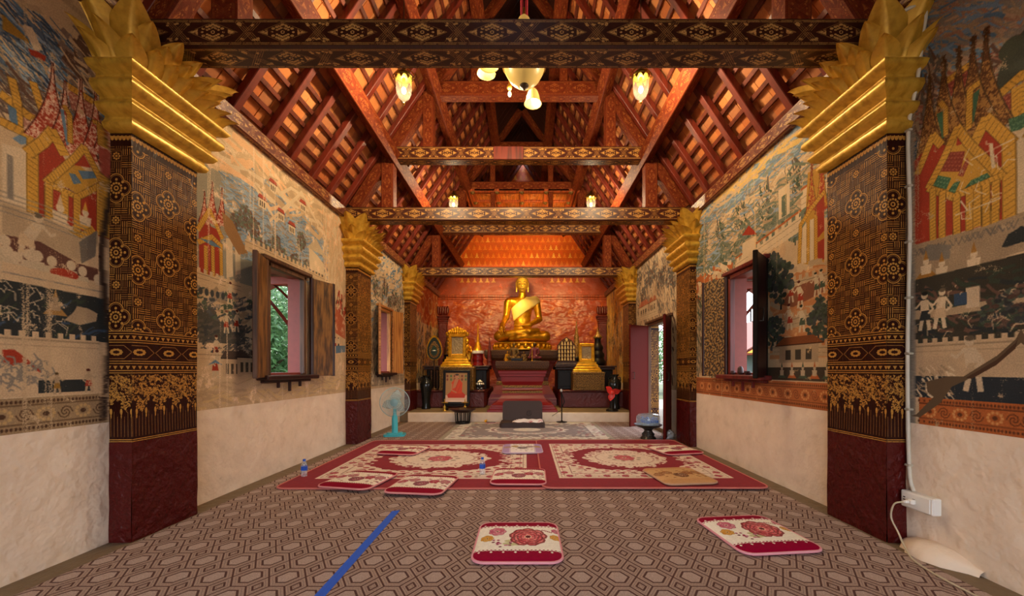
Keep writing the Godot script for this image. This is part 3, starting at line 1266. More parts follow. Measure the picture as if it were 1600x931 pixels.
func mural_left_near(p: Pic) -> void:
	p.strokes(0.9, 2.9, 2.6, 3.5, 120, 0.3, 0.05, -0.3, [CREAM, PWHITE, CREAM.darkened(0.1)])
	p.strokes(0.9, 2.55, 2.6, 3.0, 1500, 0.16, 0.011, -0.5, [BLUE, DKBLUE.lightened(0.15), BLUE.lightened(0.3), DKBLUE, CREAM.darkened(0.15)])
	p.strokes(0.9, 2.4, 2.6, 2.65, 800, 0.13, 0.013, -0.45, [BROWN.lightened(0.12), BROWN, PGREY, Color(0.36, 0.3, 0.26)])
	p.strokes(2.3, 2.75, 2.55, 3.1, 70, 0.14, 0.03, -0.4, [BROWN, CREAM, BROWN.lightened(0.2)])
	p.poly([2.013,2.896,2.116,2.852,2.121,2.836,2.013,2.818], PGOLD.darkened(0.2))
	p.poly([2.100,2.892,2.132,2.934,2.177,2.847,2.143,2.812], PWHITE)
	p.disc(2.118,2.905, 0.025, 0.02, PWHITE)
	p.poly([2.116,2.804,2.154,2.821,2.194,2.825,2.189,2.792,2.127,2.779], PRED)
	# palace roofs
	p.scales([2.089,2.474,2.189,2.476,2.149,2.347,2.094,2.369], Color(0.62, 0.42, 0.36), Color(0.78, 0.64, 0.55), 0.03)
	p.scales([2.292,2.732,2.437,2.741,2.462,2.632,2.317,2.616], Color(0.6, 0.36, 0.3), Color(0.8, 0.66, 0.56), 0.028)
	p.gilt([2.013,2.488,2.068,2.470,2.116,2.450,2.189,2.441], 0.04, PGOLD)
	p.gilt([2.050,2.593,2.073,2.490,2.079,2.373], 0.035, PGOLD)
	p.gilt([2.138,2.636,2.166,2.552,2.189,2.490], 0.035, PGOLD)
	p.gilt([2.298,2.737,2.440,2.736], 0.035, PGOLD)
	p.poly([2.033,2.453,2.068,2.453,2.076,2.372,2.043,2.377], BLUE)
	p.poly([2.053,2.291,2.105,2.356,2.127,2.307,2.089,2.279], BLUE.lightened(0.15))
	p.gilt([2.013,2.352,2.073,2.350,2.132,2.351], 0.04, PGOLD)
	for q in [[2.224,2.348,2.292,2.813, 0.12], [2.285,2.338,2.285,2.757, 0.1], [2.367,2.363,2.367,2.824, 0.1], [2.448,2.434,2.448,2.835, 0.07], [2.499,2.454,2.503,2.818, 0.06]]:
		p.spire(q[0], q[1], q[4], q[3], PRED.lightened(0.05), Color(0.84, 0.7, 0.6))
	p.poly([2.260,2.579,2.279,2.584,2.304,2.404,2.292,2.386], BLUE.lightened(0.1))
	p.gilt([2.282,2.608,2.308,2.573,2.311,2.419], 0.025, PGOLD)
	p.gilt([2.433,2.614,2.462,2.624,2.469,2.494], 0.02, PGOLD)
	# walls of the palace
	p.poly([2.013,2.242,2.124,2.271,2.124,1.957,2.013,1.958], PWHITE)
	p.rect(2.033,2.201, 2.058,1.977, PGREY)
	p.poly([2.154,2.281,2.224,2.398,2.285,2.301,2.426,2.239,2.499,2.253,2.499,1.924,2.154,1.935], PRED)
	p.poly([2.462,2.474,2.545,2.479,2.545,1.939,2.492,1.937], PRED.lightened(0.15))
	p.gilt([2.138,2.320,2.138,1.949], 0.05, PGOLD)
	p.gilt([2.121,2.256,2.183,2.346,2.224,2.430,2.279,2.335], 0.05, PGOLD)
	p.poly([2.121,1.942,2.116,2.022,2.160,1.999,2.149,1.939], PGOLD)
	# kiosk with two seated figures
	p.poly([2.206,2.139,2.330,2.318,2.469,2.263,2.357,2.119], PGOLD.darkened(0.08))
	p.poly([2.330,2.295,2.377,2.388,2.419,2.325], PRED)
	p.poly([2.304,2.237,2.337,2.246,2.370,2.209,2.330,2.183], BLUE)
	p.poly([2.350,2.275,2.440,2.312,2.455,2.280,2.377,2.235], BLUE)
	p.scales([2.224,2.140,2.304,2.148,2.350,2.132,2.292,2.128], Color(0.45, 0.2, 0.15), CREAM, 0.02)
	p.scales([2.364,2.153,2.462,2.260,2.469,2.231,2.377,2.136], Color(0.45, 0.2, 0.15), CREAM, 0.02)
	p.gilt([2.200,2.133,2.330,2.333,2.381,2.428,2.477,2.275], 0.035, PGOLD)
	p.gilt([2.200,2.129,2.350,2.116,2.484,2.254], 0.03, PGOLD)
	for q in [[2.209,2.119,2.209,1.885], [2.285,2.110,2.285,1.971], [2.347,2.115,2.347,1.889], [2.473,2.241,2.473,1.939]]:
		p.gilt(q, 0.035, PGOLD)
	p.sitting(2.263,1.897, 0.16, PWHITE, CREAM)
	p.sitting(2.391,1.934, 0.14, PWHITE, PGOLD)
	p.gilt([2.200,1.875,2.292,1.885,2.350,1.882,2.426,1.946], 0.03, PGOLD)
	# plinth and terrace
	p.poly([2.013,1.938,2.200,1.938,2.364,1.879,2.462,1.951,2.462,1.864,2.357,1.733,2.013,1.789], CREAM.darkened(0.12))
	for k in 5:
		p.line([2.0, 2.0 - k * 0.025, 2.2, 2.0 - k * 0.026, 2.4, 1.97 - k * 0.024], 0.005, PGREY)
	p.poly([2.357,1.854,2.455,1.956,2.448,1.796,2.370,1.729], PGREY.darkened(0.2))
	p.poly([2.013,1.783,2.171,1.795,2.357,1.725,2.462,1.721,2.462,1.642,2.013,1.657], Color(0.36, 0.22, 0.18))
	for q in [[2.023,1.754], [2.033,1.705], [2.068,1.682], [2.121,1.710], [2.160,1.715], [2.224,1.704], [2.317,1.704], [2.377,1.685], [2.462,1.658]]:
		var f: Array = q
		p.disc(f[0], f[1], 0.024, 0.03, PWHITE.darkened(0.06))
		p.poly([f[0] - 0.045, f[1] - 0.1, f[0] + 0.045, f[1] - 0.1, f[0] + 0.03, f[1] - 0.03, f[0] - 0.03, f[1] - 0.03], PWHITE.darkened(0.1))
	p.figure(2.110,1.687, 0.26, PWHITE.darkened(0.08), CREAM, 0.2)
	p.disc(2.285,1.647, 0.07, 0.03, PRED)
	p.wall(Vector2(0.9, 1.55), Vector2(2.48, 1.48), 0.06, CREAM)
	p.poly([2.013,1.647,2.481,1.622,2.481,1.559,2.013,1.569], CREAM)
	p.line([2.013,1.595,2.481,1.583], 0.006, PGREY)
	# dark grove
	p.rect(0.9, 1.28, 2.47, 1.54, PBLACK)
	p.poly([2.013,1.556,2.481,1.543,2.481,1.271,2.013,1.272], PBLACK)
	p.strokes(0.9, 1.28, 2.47, 1.5, 160, 0.08, 0.012, 0.6, [DKBLUE, PBLACK, GREEN.darkened(0.3)])
	p.scratches(0.9, 1.28, 2.3, 1.52, 150, 0.06, 0.004, PWHITE)
	p.sitting(2.242,1.406, 0.12, CREAM.darkened(0.2), Color(0.6, 0.45, 0.24))
	p.poly([2.285,1.383,2.330,1.433,2.350,1.474,2.412,1.468,2.462,1.444,2.455,1.396,2.364,1.362], CREAM.darkened(0.15))
	# battlement
	p.wall(Vector2(0.9, 1.2), Vector2(2.47, 1.2), 0.075, CREAM)
	p.rect(0.9, 0.98, 2.47, 1.2, CREAM)
	p.poly([2.013,1.200,2.058,1.203,2.116,1.151,2.149,1.110,2.177,1.104,2.166,1.083,2.132,1.110,2.089,1.137,2.043,1.116,2.013,1.129], PRED)
	p.scratches(2.0, 0.98, 2.2, 1.14, 60, 0.05, 0.008, PGREY)
	p.rect(2.16, 0.97, 2.42, 1.04, PBLACK)
	p.figure(2.245,0.963, 0.12, CREAM.darkened(0.15), PGOLD.darkened(0.3))
	p.figure(2.408,0.964, 0.14, CREAM.darkened(0.1), PRED)
	p.line([2.013,0.948,2.481,0.944], 0.014, PWHITE)
	p.band(0.9, 2.48, 0.765, 0.95, Color(0.6, 0.5, 0.37), Color(0.3, 0.2, 0.13), Color(0.74, 0.6, 0.4))
	p.rect(2.5, 0.765, 2.6, 3.0, CREAM.darkened(0.3))
	p.line([2.475, 0.8, 2.485, 1.3, 2.47, 1.8, 2.49, 2.4], 0.008, BROWN.darkened(0.4))
	p.soften(0.5)
	p.wear(0.22, CREAM.darkened(0.04), 0.11, 3, 0.012, 0.26, 0.08)


func mural_left_window(p: Pic) -> void:
	p.rect(3.0, 1.9, 4.2, 2.8, Color(0.56, 0.53, 0.47))
	p.rect(3.7, 2.2, 5.25, 3.0, BLUE.lightened(0.3))
	p.strokes(3.5, 2.15, 5.3, 3.05, 1800, 0.14, 0.013, 0.05, [BLUE.lightened(0.25), BLUE.lightened(0.35), PGREY, CREAM.darkened(0.15), BLUE.lightened(0.1)])
	p.strokes(3.0, 2.85, 5.9, 3.4, 160, 0.4, 0.06, 0.0, [CREAM, CREAM.darkened(0.08), PWHITE, Color(0.85, 0.68, 0.52)])
	p.strokes(5.2, 1.0, 5.9, 3.2, 500, 0.22, 0.02, 1.5, [CREAM, Color(0.84, 0.68, 0.54), PWHITE])
	for k in 14:
		p.tree(3.65 + k * 0.115, 2.2 + p.r.randf() * 0.5, 0.07 + p.r.randf() * 0.05, [PGREY.darkened(0.3), GREEN.lightened(0.1), BROWN])
	# town with walls and gates among the trees
	p.line([3.875,2.888,4.221,2.674,4.700,3.193,5.075,2.936], 0.035, PWHITE)
	p.line([4.116,2.635,4.570,3.062,4.838,3.021], 0.03, PWHITE)
	for q in [[3.996,2.719], [4.309,2.707], [4.508,2.637], [4.168,2.956], [4.727,2.977]]:
		p.house(q[0], q[1], 0.12, 0.09, PWHITE, PRED.lightened(0.1))
	# palace near the pillar
	for q in [[3.363,2.327,3.377,2.685, 0.09], [3.469,2.355,3.461,2.686, 0.07], [3.283,2.298,3.296,2.568, 0.06]]:
		p.spire(q[0], q[1], q[4], q[3], PRED, Color(0.84, 0.7, 0.6))
	p.poly([3.225,2.303,3.447,2.303,3.469,1.920,3.225,1.862], PRED)
	p.gilt([3.219,2.233,3.336,2.435,3.476,2.246], 0.04, PGOLD)
	p.gilt([3.225,2.132,3.363,2.219,3.469,2.171], 0.04, PGOLD)
	for q in [[3.296,2.117,3.296,1.879], [3.370,2.156,3.370,1.896], [3.461,2.168,3.461,1.918]]:
		p.gilt(q, 0.035, PGOLD)
	p.poly([3.520,2.260,3.597,2.285,3.597,1.938,3.520,1.909], PWHITE)
	p.poly([3.628,2.296,3.693,2.293,3.693,1.985,3.628,1.958], PWHITE)
	p.poly([3.231,2.165,3.363,2.187,3.469,2.154,3.363,2.143], BLUE)
	p.poly([3.469,2.477,3.597,2.442,3.786,2.208,3.677,2.158,3.505,2.323], Color(0.58, 0.42, 0.26))
	# long battlement above the window with a white tower
	p.wall(Vector2(3.75, 2.23), Vector2(5.25, 2.2), 0.1, CREAM)
	p.poly([4.852,2.598,5.060,2.540,5.219,2.476,5.219,2.334,4.866,2.328], PWHITE)
	p.poly([4.810,2.577,5.014,2.752,5.269,2.582], PWHITE.darkened(0.1))
	for k in 3:
		p.rect(5.0 + k * 0.07, 2.02, 5.03 + k * 0.07, 2.14, PGREY.darkened(0.3))
	# terraces and groves left of the window
	p.wall(Vector2(3.0, 1.82), Vector2(3.7, 1.8), 0.08, CREAM)
	p.strokes(3.0, 1.55, 3.95, 1.78, 120, 0.09, 0.03, 0.2, [PGREY, PBLACK.lightened(0.15), GREEN, CREAM.darkened(0.2)])
	for k in 9:
		p.disc(3.06 + k * 0.06, 1.74, 0.02, 0.03, PBLACK.lightened(0.1))
	p.tree(3.3, 1.52, 0.14, [PBLACK.lightened(0.12), GREEN, PGREY.darkened(0.4)])
	p.tree(3.6, 1.5, 0.13, [PBLACK.lightened(0.12), GREEN, PGREY.darkened(0.4)])
	p.poly([3.225,1.655,3.363,1.516,3.581,1.515,3.760,1.505,3.760,1.336,3.225,1.318], Color(0.3, 0.29, 0.26))
	p.strokes(3.1, 1.25, 3.8, 1.5, 90, 0.1, 0.02, 0.4, [PGREY.darkened(0.3), PBLACK.lightened(0.1)])
	for q in [[3.520,1.423], [3.644,1.446], [3.558,1.683], [3.397,1.193]]:
		p.figure(q[0], q[1], 0.2, PWHITE.darkened(0.05), PRED, 0.05)
	p.wall(Vector2(3.0, 1.16), Vector2(3.9, 1.16), 0.08, CREAM)
	p.house(3.597,1.036, 0.24, 0.16, CREAM.darkened(0.06), Color(0.3, 0.24, 0.2))
	p.house(3.786,1.051, 0.26, 0.16, CREAM.darkened(0.06), Color(0.28, 0.22, 0.19))
	p.figure(3.390,1.029, 0.24, PWHITE.darkened(0.1), PRED, 0.1)
	p.poly([3.316,1.137,3.390,1.182,3.476,1.139,3.390,1.155], BLUE)
	# far side of the window
	p.strokes(5.25, 1.75, 5.9, 2.2, 160, 0.1, 0.03, 1.4, [PRED, BROWN, CREAM, PRED.lightened(0.2)])
	p.poly([5.534,1.963,5.826,1.821,5.826,1.540,5.534,1.607], Color(0.68, 0.36, 0.24))
	for k in 4:
		p.figure(5.35 + k * 0.09, 1.38, 0.17, PWHITE, [PRED, PBLACK][k % 2])
	p.poly([5.534,1.429,5.826,1.447,5.826,1.353,5.534,1.322], BLUE)
	p.strokes(3.0, 0.8, 5.9, 1.0, 240, 0.3, 0.02, 0.0, [CREAM.darkened(0.08), Color(0.78, 0.66, 0.48), CREAM])
	p.soften(0.5)
	p.wear(0.3, Color(0.86, 0.75, 0.62), 0.11, 13, 0.009, 0.24, 0.06)


func mural_left_far(p: Pic) -> void:
	p.strokes(6.3, 1.9, 8.8, 3.4, 900, 0.25, 0.03, 0.3, [BLUE.lightened(0.3), PGREY, PWHITE, BLUE, CREAM])
	for k in 9:
		p.tree(6.5 + k * 0.25, 2.2 + p.r.randf() * 0.8, 0.16, [GREEN, PGREY, BROWN])
	p.strokes(6.3, 1.0, 8.8, 1.9, 600, 0.2, 0.03, 1.3, [BROWN.lightened(0.2), PGREY, CREAM, PGREY.darkened(0.2)])
	p.band(6.3, 8.8, 0.8, 1.0, CREAM.darkened(0.12), PGREY.darkened(0.2), PGREY)
	p.soften(0.5)
	p.wear(0.36, PWHITE, 0.11, 23, 0.014, 0.25, 0.06)


func mural_left_altar(p: Pic) -> void:
	p.rect(9.1, 2.3, 12, 3.4, Color(0.7, 0.36, 0.2))
	p.strokes(9.1, 2.4, 12, 3.4, 120, 0.4, 0.06, 0.2, [Color(0.74, 0.4, 0.22), Color(0.66, 0.33, 0.2)])
	for k in 3:
		p.disc(10.2 + k * 0.8, 2.85, 0.24, 0.24, CREAM)
		p.disc(10.2 + k * 0.8, 2.85, 0.2, 0.2, OCHRE)
	p.strokes(9.1, 0.8, 12, 2.35, 500, 0.3, 0.06, 1.3, [PGREY, CREAM, PBLACK.lightened(0.2), Color(0.8, 0.64, 0.34), BROWN])
	for k in 7:
		p.tree(9.4 + k * 0.4, 1.4 + p.r.randf() * 0.7, 0.2, [PGREY.darkened(0.2), BROWN, Color(0.6, 0.5, 0.3)])
	p.soften(0.5)
	p.wear(0.34, Color(0.85, 0.72, 0.46), 0.11, 33, 0.014, 0.24, 0.06)


func mural_right_near(p: Pic) -> void:
	p.rect(0.9, 2.6, 2.6, 3.4, Color(0.68, 0.56, 0.45))
	p.strokes(0.9, 2.7, 2.6, 3.4, 1300, 0.22, 0.014, 0.75, [BLUE, PGREY, CREAM.darkened(0.2), BLUE.lightened(0.15), Color(0.6, 0.45, 0.36)])
	p.strokes(0.9, 2.35, 2.6, 2.75, 800, 0.16, 0.013, 0.7, [Color(0.55, 0.34, 0.27), BROWN, Color(0.6, 0.42, 0.34), PGREY])
	p.strokes(2.3, 1.9, 2.55, 3.0, 160, 0.14, 0.02, 1.3, [PGREY.darkened(0.3), BROWN, CREAM.darkened(0.25)])
	p.strokes(2.42, 2.0, 2.52, 2.45, 80, 0.16, 0.03, 1.5, [DKBLUE, PBLACK.lightened(0.12)])
	p.poly([2.062,2.516,2.007,2.704,1.968,2.736,1.943,2.709,1.943,2.527,2.048,2.473], Color(0.26, 0.27, 0.22))
	for k in 3:
		p.disc(1.986,2.703, 0.05, 0.05, Color(0.27, 0.28, 0.22))
	# palace
	p.scales([2.283,2.748,2.165,2.747,2.178,2.609,2.263,2.653], Color(0.5, 0.22, 0.17), Color(0.72, 0.45, 0.3), 0.02)
	p.scales([2.032,2.475,1.963,2.479,1.963,2.365,2.010,2.363], Color(0.5, 0.22, 0.17), Color(0.72, 0.45, 0.3), 0.02)
	p.gilt([2.283,2.755,2.153,2.758], 0.035, PGOLD)
	p.gilt([2.043,2.496,1.943,2.534], 0.045, PGOLD)
	p.gilt([2.010,2.357,1.943,2.371], 0.045, PGOLD)
	p.gilt([1.963,2.485,1.963,2.378], 0.035, PGOLD)
	for q in [[2.091,2.333,2.088,2.896, 0.12], [2.153,2.405,2.156,2.899, 0.11], [2.223,2.333,2.216,2.906, 0.11], [2.304,2.441,2.290,2.908, 0.1], [2.384,2.392,2.362,2.866, 0.08]]:
		p.spire(q[0], q[1], q[4], q[3], Color(0.62, 0.44, 0.22), Color(0.34, 0.2, 0.1))
	p.poly([2.153,2.585,2.117,2.594,2.147,2.436,2.159,2.423], Color(0.24, 0.38, 0.28))
	p.poly([2.340,2.601,2.304,2.593,2.297,2.441,2.311,2.441], Color(0.24, 0.38, 0.28))
	p.gilt([2.172,2.416,2.165,2.621,2.123,2.626], 0.03, PGOLD)
	p.gilt([2.290,2.451,2.290,2.598,2.318,2.654], 0.025, PGOLD)
	p.poly([1.978,2.255,1.943,2.253,1.943,1.871,1.973,1.871], PWHITE.darkened(0.05))
	p.poly([2.470,2.398,2.362,2.448,2.229,2.337,2.088,2.379,1.999,2.241,1.999,1.862,2.105,1.861,2.470,1.874], PRED)
	p.scales([1.994,2.353,1.943,2.340,1.943,2.271,1.984,2.283], Color(0.24, 0.38, 0.28), Color(0.4, 0.52, 0.38), 0.02)
	p.gilt([2.147,2.318,2.091,2.414,1.984,2.226], 0.055, PGOLD)
	p.gilt([1.994,2.238,1.994,1.866], 0.055, PGOLD)
	p.gilt([2.454,2.311,2.362,2.486,2.318,2.408], 0.04, PGOLD)
	# pavilion on columns
	p.poly([2.388,2.202,2.229,2.433,2.165,2.322,2.088,2.157,2.032,2.090,2.048,2.071,2.249,2.080,2.384,2.185], PGOLD.darkened(0.06))
	p.scales([2.283,2.344,2.191,2.301,2.216,2.201,2.325,2.255], Color(0.5, 0.2, 0.15), Color(0.7, 0.4, 0.28), 0.017)
	p.scales([2.181,2.261,2.172,2.228,2.203,2.166,2.229,2.186], Color(0.5, 0.2, 0.15), Color(0.7, 0.4, 0.28), 0.017)
	p.scales([2.333,2.236,2.263,2.188,2.290,2.135,2.369,2.193], Color(0.22, 0.38, 0.28), Color(0.5, 0.6, 0.44), 0.017)
	p.scales([2.165,2.127,2.088,2.130,2.070,2.095,2.210,2.084], Color(0.22, 0.38, 0.28), Color(0.5, 0.6, 0.44), 0.017)
	p.scales([2.249,2.152,2.216,2.151,2.249,2.087,2.283,2.117], Color(0.22, 0.38, 0.28), Color(0.5, 0.6, 0.44), 0.017)
	p.poly([2.236,2.355,2.229,2.397,2.197,2.347], PRED)
	p.gilt([2.388,2.194,2.304,2.319,2.229,2.451,2.178,2.343,2.026,2.080], 0.04, PGOLD)
	p.gilt([2.388,2.186,2.256,2.076,2.032,2.083], 0.035, PGOLD)
	for q in [[2.365,2.169,2.365,1.857], [2.311,2.129,2.315,1.855], [2.236,2.067,2.239,1.831], [2.172,2.067,2.175,1.866], [2.135,2.064,2.138,1.873], [2.096,2.067,2.096,1.845], [2.051,2.066,2.056,1.811]]:
		p.gilt(q, 0.035, PGOLD)
	p.poly([2.369,1.850,2.304,1.859,2.048,1.841,2.229,1.820], Color(0.5, 0.24, 0.16))
	p.scratches(2.0, 1.9, 2.2, 2.3, 12, 0.1, 0.005, PWHITE)
	p.line([2.243,1.969,2.032,1.972], 0.006, PWHITE)
	p.line([2.216,2.037,2.184,1.974], 0.008, PWHITE)
	p.line([2.070,2.268,2.059,2.143], 0.018, PWHITE)
	p.line([2.165,2.238,1.968,2.242], 0.006, PWHITE)
	# plinth with attendants
	p.poly([2.470,1.874,2.105,1.855,1.943,1.865,1.943,1.678,2.165,1.647,2.470,1.652], CREAM.darkened(0.2))
	for k in 40:
		var x := p.r.randf_range(1.95, 2.5)
		p.line([x, 1.84, x + 0.02, 1.8, x + 0.04, 1.84], 0.004, PGREY.darkened(0.2))
	p.poly([2.399,1.852,2.263,1.809,2.276,1.733,2.407,1.754], PGREY.darkened(0.1))
	for q in [[2.407,1.646], [2.318,1.611], [2.153,1.616]]:
		p.sitting(q[0], q[1], 0.14, PWHITE, Color(0.6, 0.42, 0.18))
	p.poly([2.026,1.722,1.999,1.778,1.963,1.791,1.943,1.803,1.943,1.722,2.005,1.716], PBLACK)
	# dark field with the two walking guards and the litter
	p.rect(0.9, 1.26, 2.5, 1.56, Color(0.22, 0.2, 0.16))
	p.poly([2.478,1.654,1.943,1.665,1.943,1.309,2.478,1.319], Color(0.21, 0.19, 0.15))
	p.strokes(1.9, 1.28, 2.5, 1.6, 120, 0.1, 0.02, 0.3, [PBLACK, BROWN, GREEN.darkened(0.3)])
	p.poly([2.478,1.466,2.297,1.451,2.091,1.460,1.943,1.459,1.943,1.422,2.091,1.413,2.478,1.407], CREAM.darkened(0.14))
	p.rect(2.191,1.435, 2.123,1.547, PWHITE.darkened(0.08))
	p.rect(2.249,1.458, 2.184,1.525, DKBLUE)
	p.figure(2.411,1.340, 0.23, PWHITE.darkened(0.05), PBLACK, 0.02)
	p.figure(2.325,1.343, 0.23, PWHITE, CREAM, -0.05)
	p.tree(2.054,1.394, 0.08, [GREEN.darkened(0.25), PBLACK, BROWN.darkened(0.2)])
	p.tree(1.968,1.407, 0.1, [GREEN.darkened(0.25), PBLACK, BROWN.darkened(0.2)])
	p.scratches(0.9, 1.28, 2.5, 1.56, 110, 0.05, 0.004, CREAM)
	# battlement, walker, dark water
	p.wall(Vector2(0.9, 1.18), Vector2(2.5, 1.18), 0.075, CREAM.darkened(0.05))
	p.rect(0.9, 1.03, 2.5, 1.18, CREAM.darkened(0.06))
	p.rect(0.9, 0.93, 2.5, 1.06, Color(0.15, 0.17, 0.19))
	p.figure(2.150,0.986, 0.3, PWHITE.darkened(0.08), CREAM.darkened(0.1), 0.08)
	p.strokes(2.25, 0.9, 2.45, 1.12, 50, 0.06, 0.012, 0.9, [PWHITE, CREAM.darkened(0.2)])
	p.band(0.9, 2.45, 0.765, 0.93, OCHRE, Color(0.36, 0.19, 0.1), Color(0.78, 0.54, 0.32))
	p.rect(2.47, 0.765, 2.6, 3.2, PGREY)
	p.soften(0.5)
	p.wear(0.2, CREAM.darkened(0.14), 0.11, 43, 0.012, 0.16, 0.06)
	# a long crack
	p.poly([2.478,0.809,2.362,0.937,2.399,0.965,2.407,1.026,2.283,1.060,2.203,1.061,2.048,1.169,1.968,1.249,1.943,1.303,1.943,1.234,2.026,1.149,2.191,1.040,2.263,1.002,2.325,0.902,2.446,0.805], Color(0.36, 0.29, 0.21))
	p.poly([2.191,1.054,2.048,1.149,1.968,1.230,1.958,1.254,1.968,1.204,2.048,1.123,2.165,1.048], Color(0.28, 0.19, 0.13))


func mural_right_window(p: Pic) -> void:
	p.rect(3.0, 2.75, 5.92, 3.4, BLUE.lightened(0.2))
	p.strokes(3.0, 2.7, 5.92, 3.3, 1300, 0.25, 0.018, 0.05, [BLUE.lightened(0.15), Color(0.5, 0.55, 0.5), CREAM, PGREY, BLUE.lightened(0.35)])
	p.strokes(3.0, 3.15, 5.92, 3.4, 90, 0.4, 0.04, 0.0, [Color(0.82, 0.68, 0.4), CREAM])
	# pale road climbing the hills, banks of trees either side
	p.strokes(3.3, 2.6, 5.9, 2.95, 500, 0.3, 0.022, 0.02, [PWHITE, CREAM, CREAM.darkened(0.08)])
	for k in 5:
		p.strokes(3.5 + k * 0.45, 2.65, 3.7 + k * 0.45, 2.95, 30, 0.12, 0.02, 1.2, [GREEN, PGREY.darkened(0.3)])
	for k in 26:
		p.tree(3.05 + k * 0.105, 2.42 + 0.1 * sin(k * 1.1) + p.r.randf() * 0.12, 0.13, [GREEN.lightened(0.12), Color(0.46, 0.48, 0.4), Color(0.4, 0.43, 0.37), GREEN])
	p.strokes(3.0, 2.3, 5.9, 2.9, 500, 0.2, 0.02, 0.05, [Color(0.46, 0.48, 0.42), CREAM.darkened(0.12), BLUE.lightened(0.25), Color(0.42, 0.45, 0.38)])
	# gate house and walls in steps
	p.wall(Vector2(3.5, 2.32), Vector2(4.6, 2.2), 0.13, PWHITE)
	p.line([3.5, 2.5, 4.6, 2.38], 0.02, OCHRE)
	p.rect(3.817,2.530, 3.651,2.814, PWHITE)
	p.rect(3.769,2.536, 3.696,2.734, GREEN.lightened(0.1))
	p.wall(Vector2(3.05, 2.52), Vector2(3.5, 2.5), 0.12, PWHITE)
	p.line([3.05, 2.7, 3.5, 2.68], 0.02, OCHRE)
	for k in 4:
		p.disc(3.75 + k * 0.14, 2.22, 0.045, 0.07, Color(0.75, 0.62, 0.48))
	# white tower with red roof
	p.rect(4.459,2.333, 4.199,2.511, PWHITE)
	p.poly([4.472,2.603,4.331,2.667,4.175,2.516], PRED)
	for k in 3:
		p.rect(4.22 + k * 0.1, 2.1, 4.26 + k * 0.1, 2.22, PGREY.darkened(0.35))
	p.strokes(4.7, 2.05, 5.7, 2.4, 120, 0.12, 0.05, 0.3, [PWHITE, CREAM, OCHRE, GREEN])
	for k in 6:
		p.figure(4.9 + k * 0.14, 2.1 + 0.04 * (k % 3), 0.16, OCHRE, PRED, 0.1)
	p.strokes(4.8, 1.05, 5.9, 2.1, 700, 0.14, 0.022, 1.2, [GREEN, PGREY, Color(0.36, 0.34, 0.28), CREAM.darkened(0.2)])
	# palace beside the pillar
	p.poly([3.420,2.788,3.230,2.772,3.230,1.926,3.467,2.020], PGOLD.darkened(0.1))
	p.spire(3.374,2.440, 0.07, 2.86, PGOLD.darkened(0.05), PRED)
	p.spire(3.257,2.394, 0.07, 3.0, PGOLD.darkened(0.05), PRED)
	p.poly([3.315,2.470,3.230,2.642,3.230,2.227,3.300,2.188], PRED)
	p.poly([3.315,2.150,3.230,2.164,3.230,1.993,3.307,1.999], PRED)
	p.poly([3.483,2.337,3.427,2.373,3.420,2.018,3.491,2.026], PWHITE)
	p.poly([3.397,2.372,3.329,2.369,3.337,2.028,3.404,2.025], PWHITE)
	p.gilt([3.523,2.046,3.507,2.369,3.374,2.467,3.230,2.538], 0.04, PGOLD)
	p.gilt([3.412,2.016,3.412,2.367], 0.035, PGOLD)
	p.gilt([3.322,2.003,3.322,2.366], 0.035, PGOLD)
	# courtyard scenes on orange ground
	p.rect(3.1, 1.2, 3.95, 1.95, Color(0.72, 0.5, 0.32))
	p.strokes(3.1, 1.2, 3.95, 2.0, 120, 0.2, 0.04, 0.1, [Color(0.7, 0.46, 0.28), Color(0.76, 0.56, 0.38), CREAM.darkened(0.1)])
	p.wall(Vector2(3.15, 1.78), Vector2(3.95, 1.82), 0.1, CREAM.darkened(0.08))
	p.poly([3.779,1.714,3.616,1.838,3.230,1.863,3.230,1.733,3.616,1.664], Color(0.5, 0.3, 0.2))
	p.wall(Vector2(3.1, 1.5), Vector2(3.9, 1.46), 0.1, CREAM.darkened(0.1))
	for q in [[3.633,1.713, 0.22], [3.515,1.648, 0.24], [3.315,1.713, 0.2], [3.250,1.722, 0.2], [3.651,1.464, 0.24], [3.491,1.431, 0.24]]:
		p.figure(q[0], q[1], q[2], PWHITE.darkened(0.05), [PRED, GREEN, OCHRE][p.r.randi() % 3], 0.08)
	for q in [[3.779,1.932, 0.2], [3.916,2.088, 0.16], [3.876,1.455, 0.16], [3.300,1.482, 0.15], [3.272,1.610, 0.1]]:
		p.tree(q[0], q[1], q[2], [PBLACK.lightened(0.05), GREEN.darkened(0.35), GREEN.darkened(0.2)])
	p.wall(Vector2(3.1, 1.2), Vector2(3.9, 1.24), 0.09, CREAM.darkened(0.08))
	p.house(3.548,1.163, 0.5, 0.16, CREAM.darkened(0.16), OCHRE.darkened(0.3))
	p.rect(3.1, 1.0, 4.0, 1.12, Color(0.26, 0.22, 0.17))
	for k in 5:
		p.sitting(3.2 + k * 0.14, 1.02, 0.12, PWHITE.darkened(0.15), [GREEN, OCHRE][k % 2])
	p.band(3.0, 5.92, 0.765, 0.99, OCHRE.lightened(0.05), Color(0.42, 0.24, 0.13), Color(0.8, 0.56, 0.34))
	p.soften(0.5)
	p.wear(0.2, Color(0.84, 0.7, 0.5), 0.11, 53, 0.011, 0.18, 0.04)


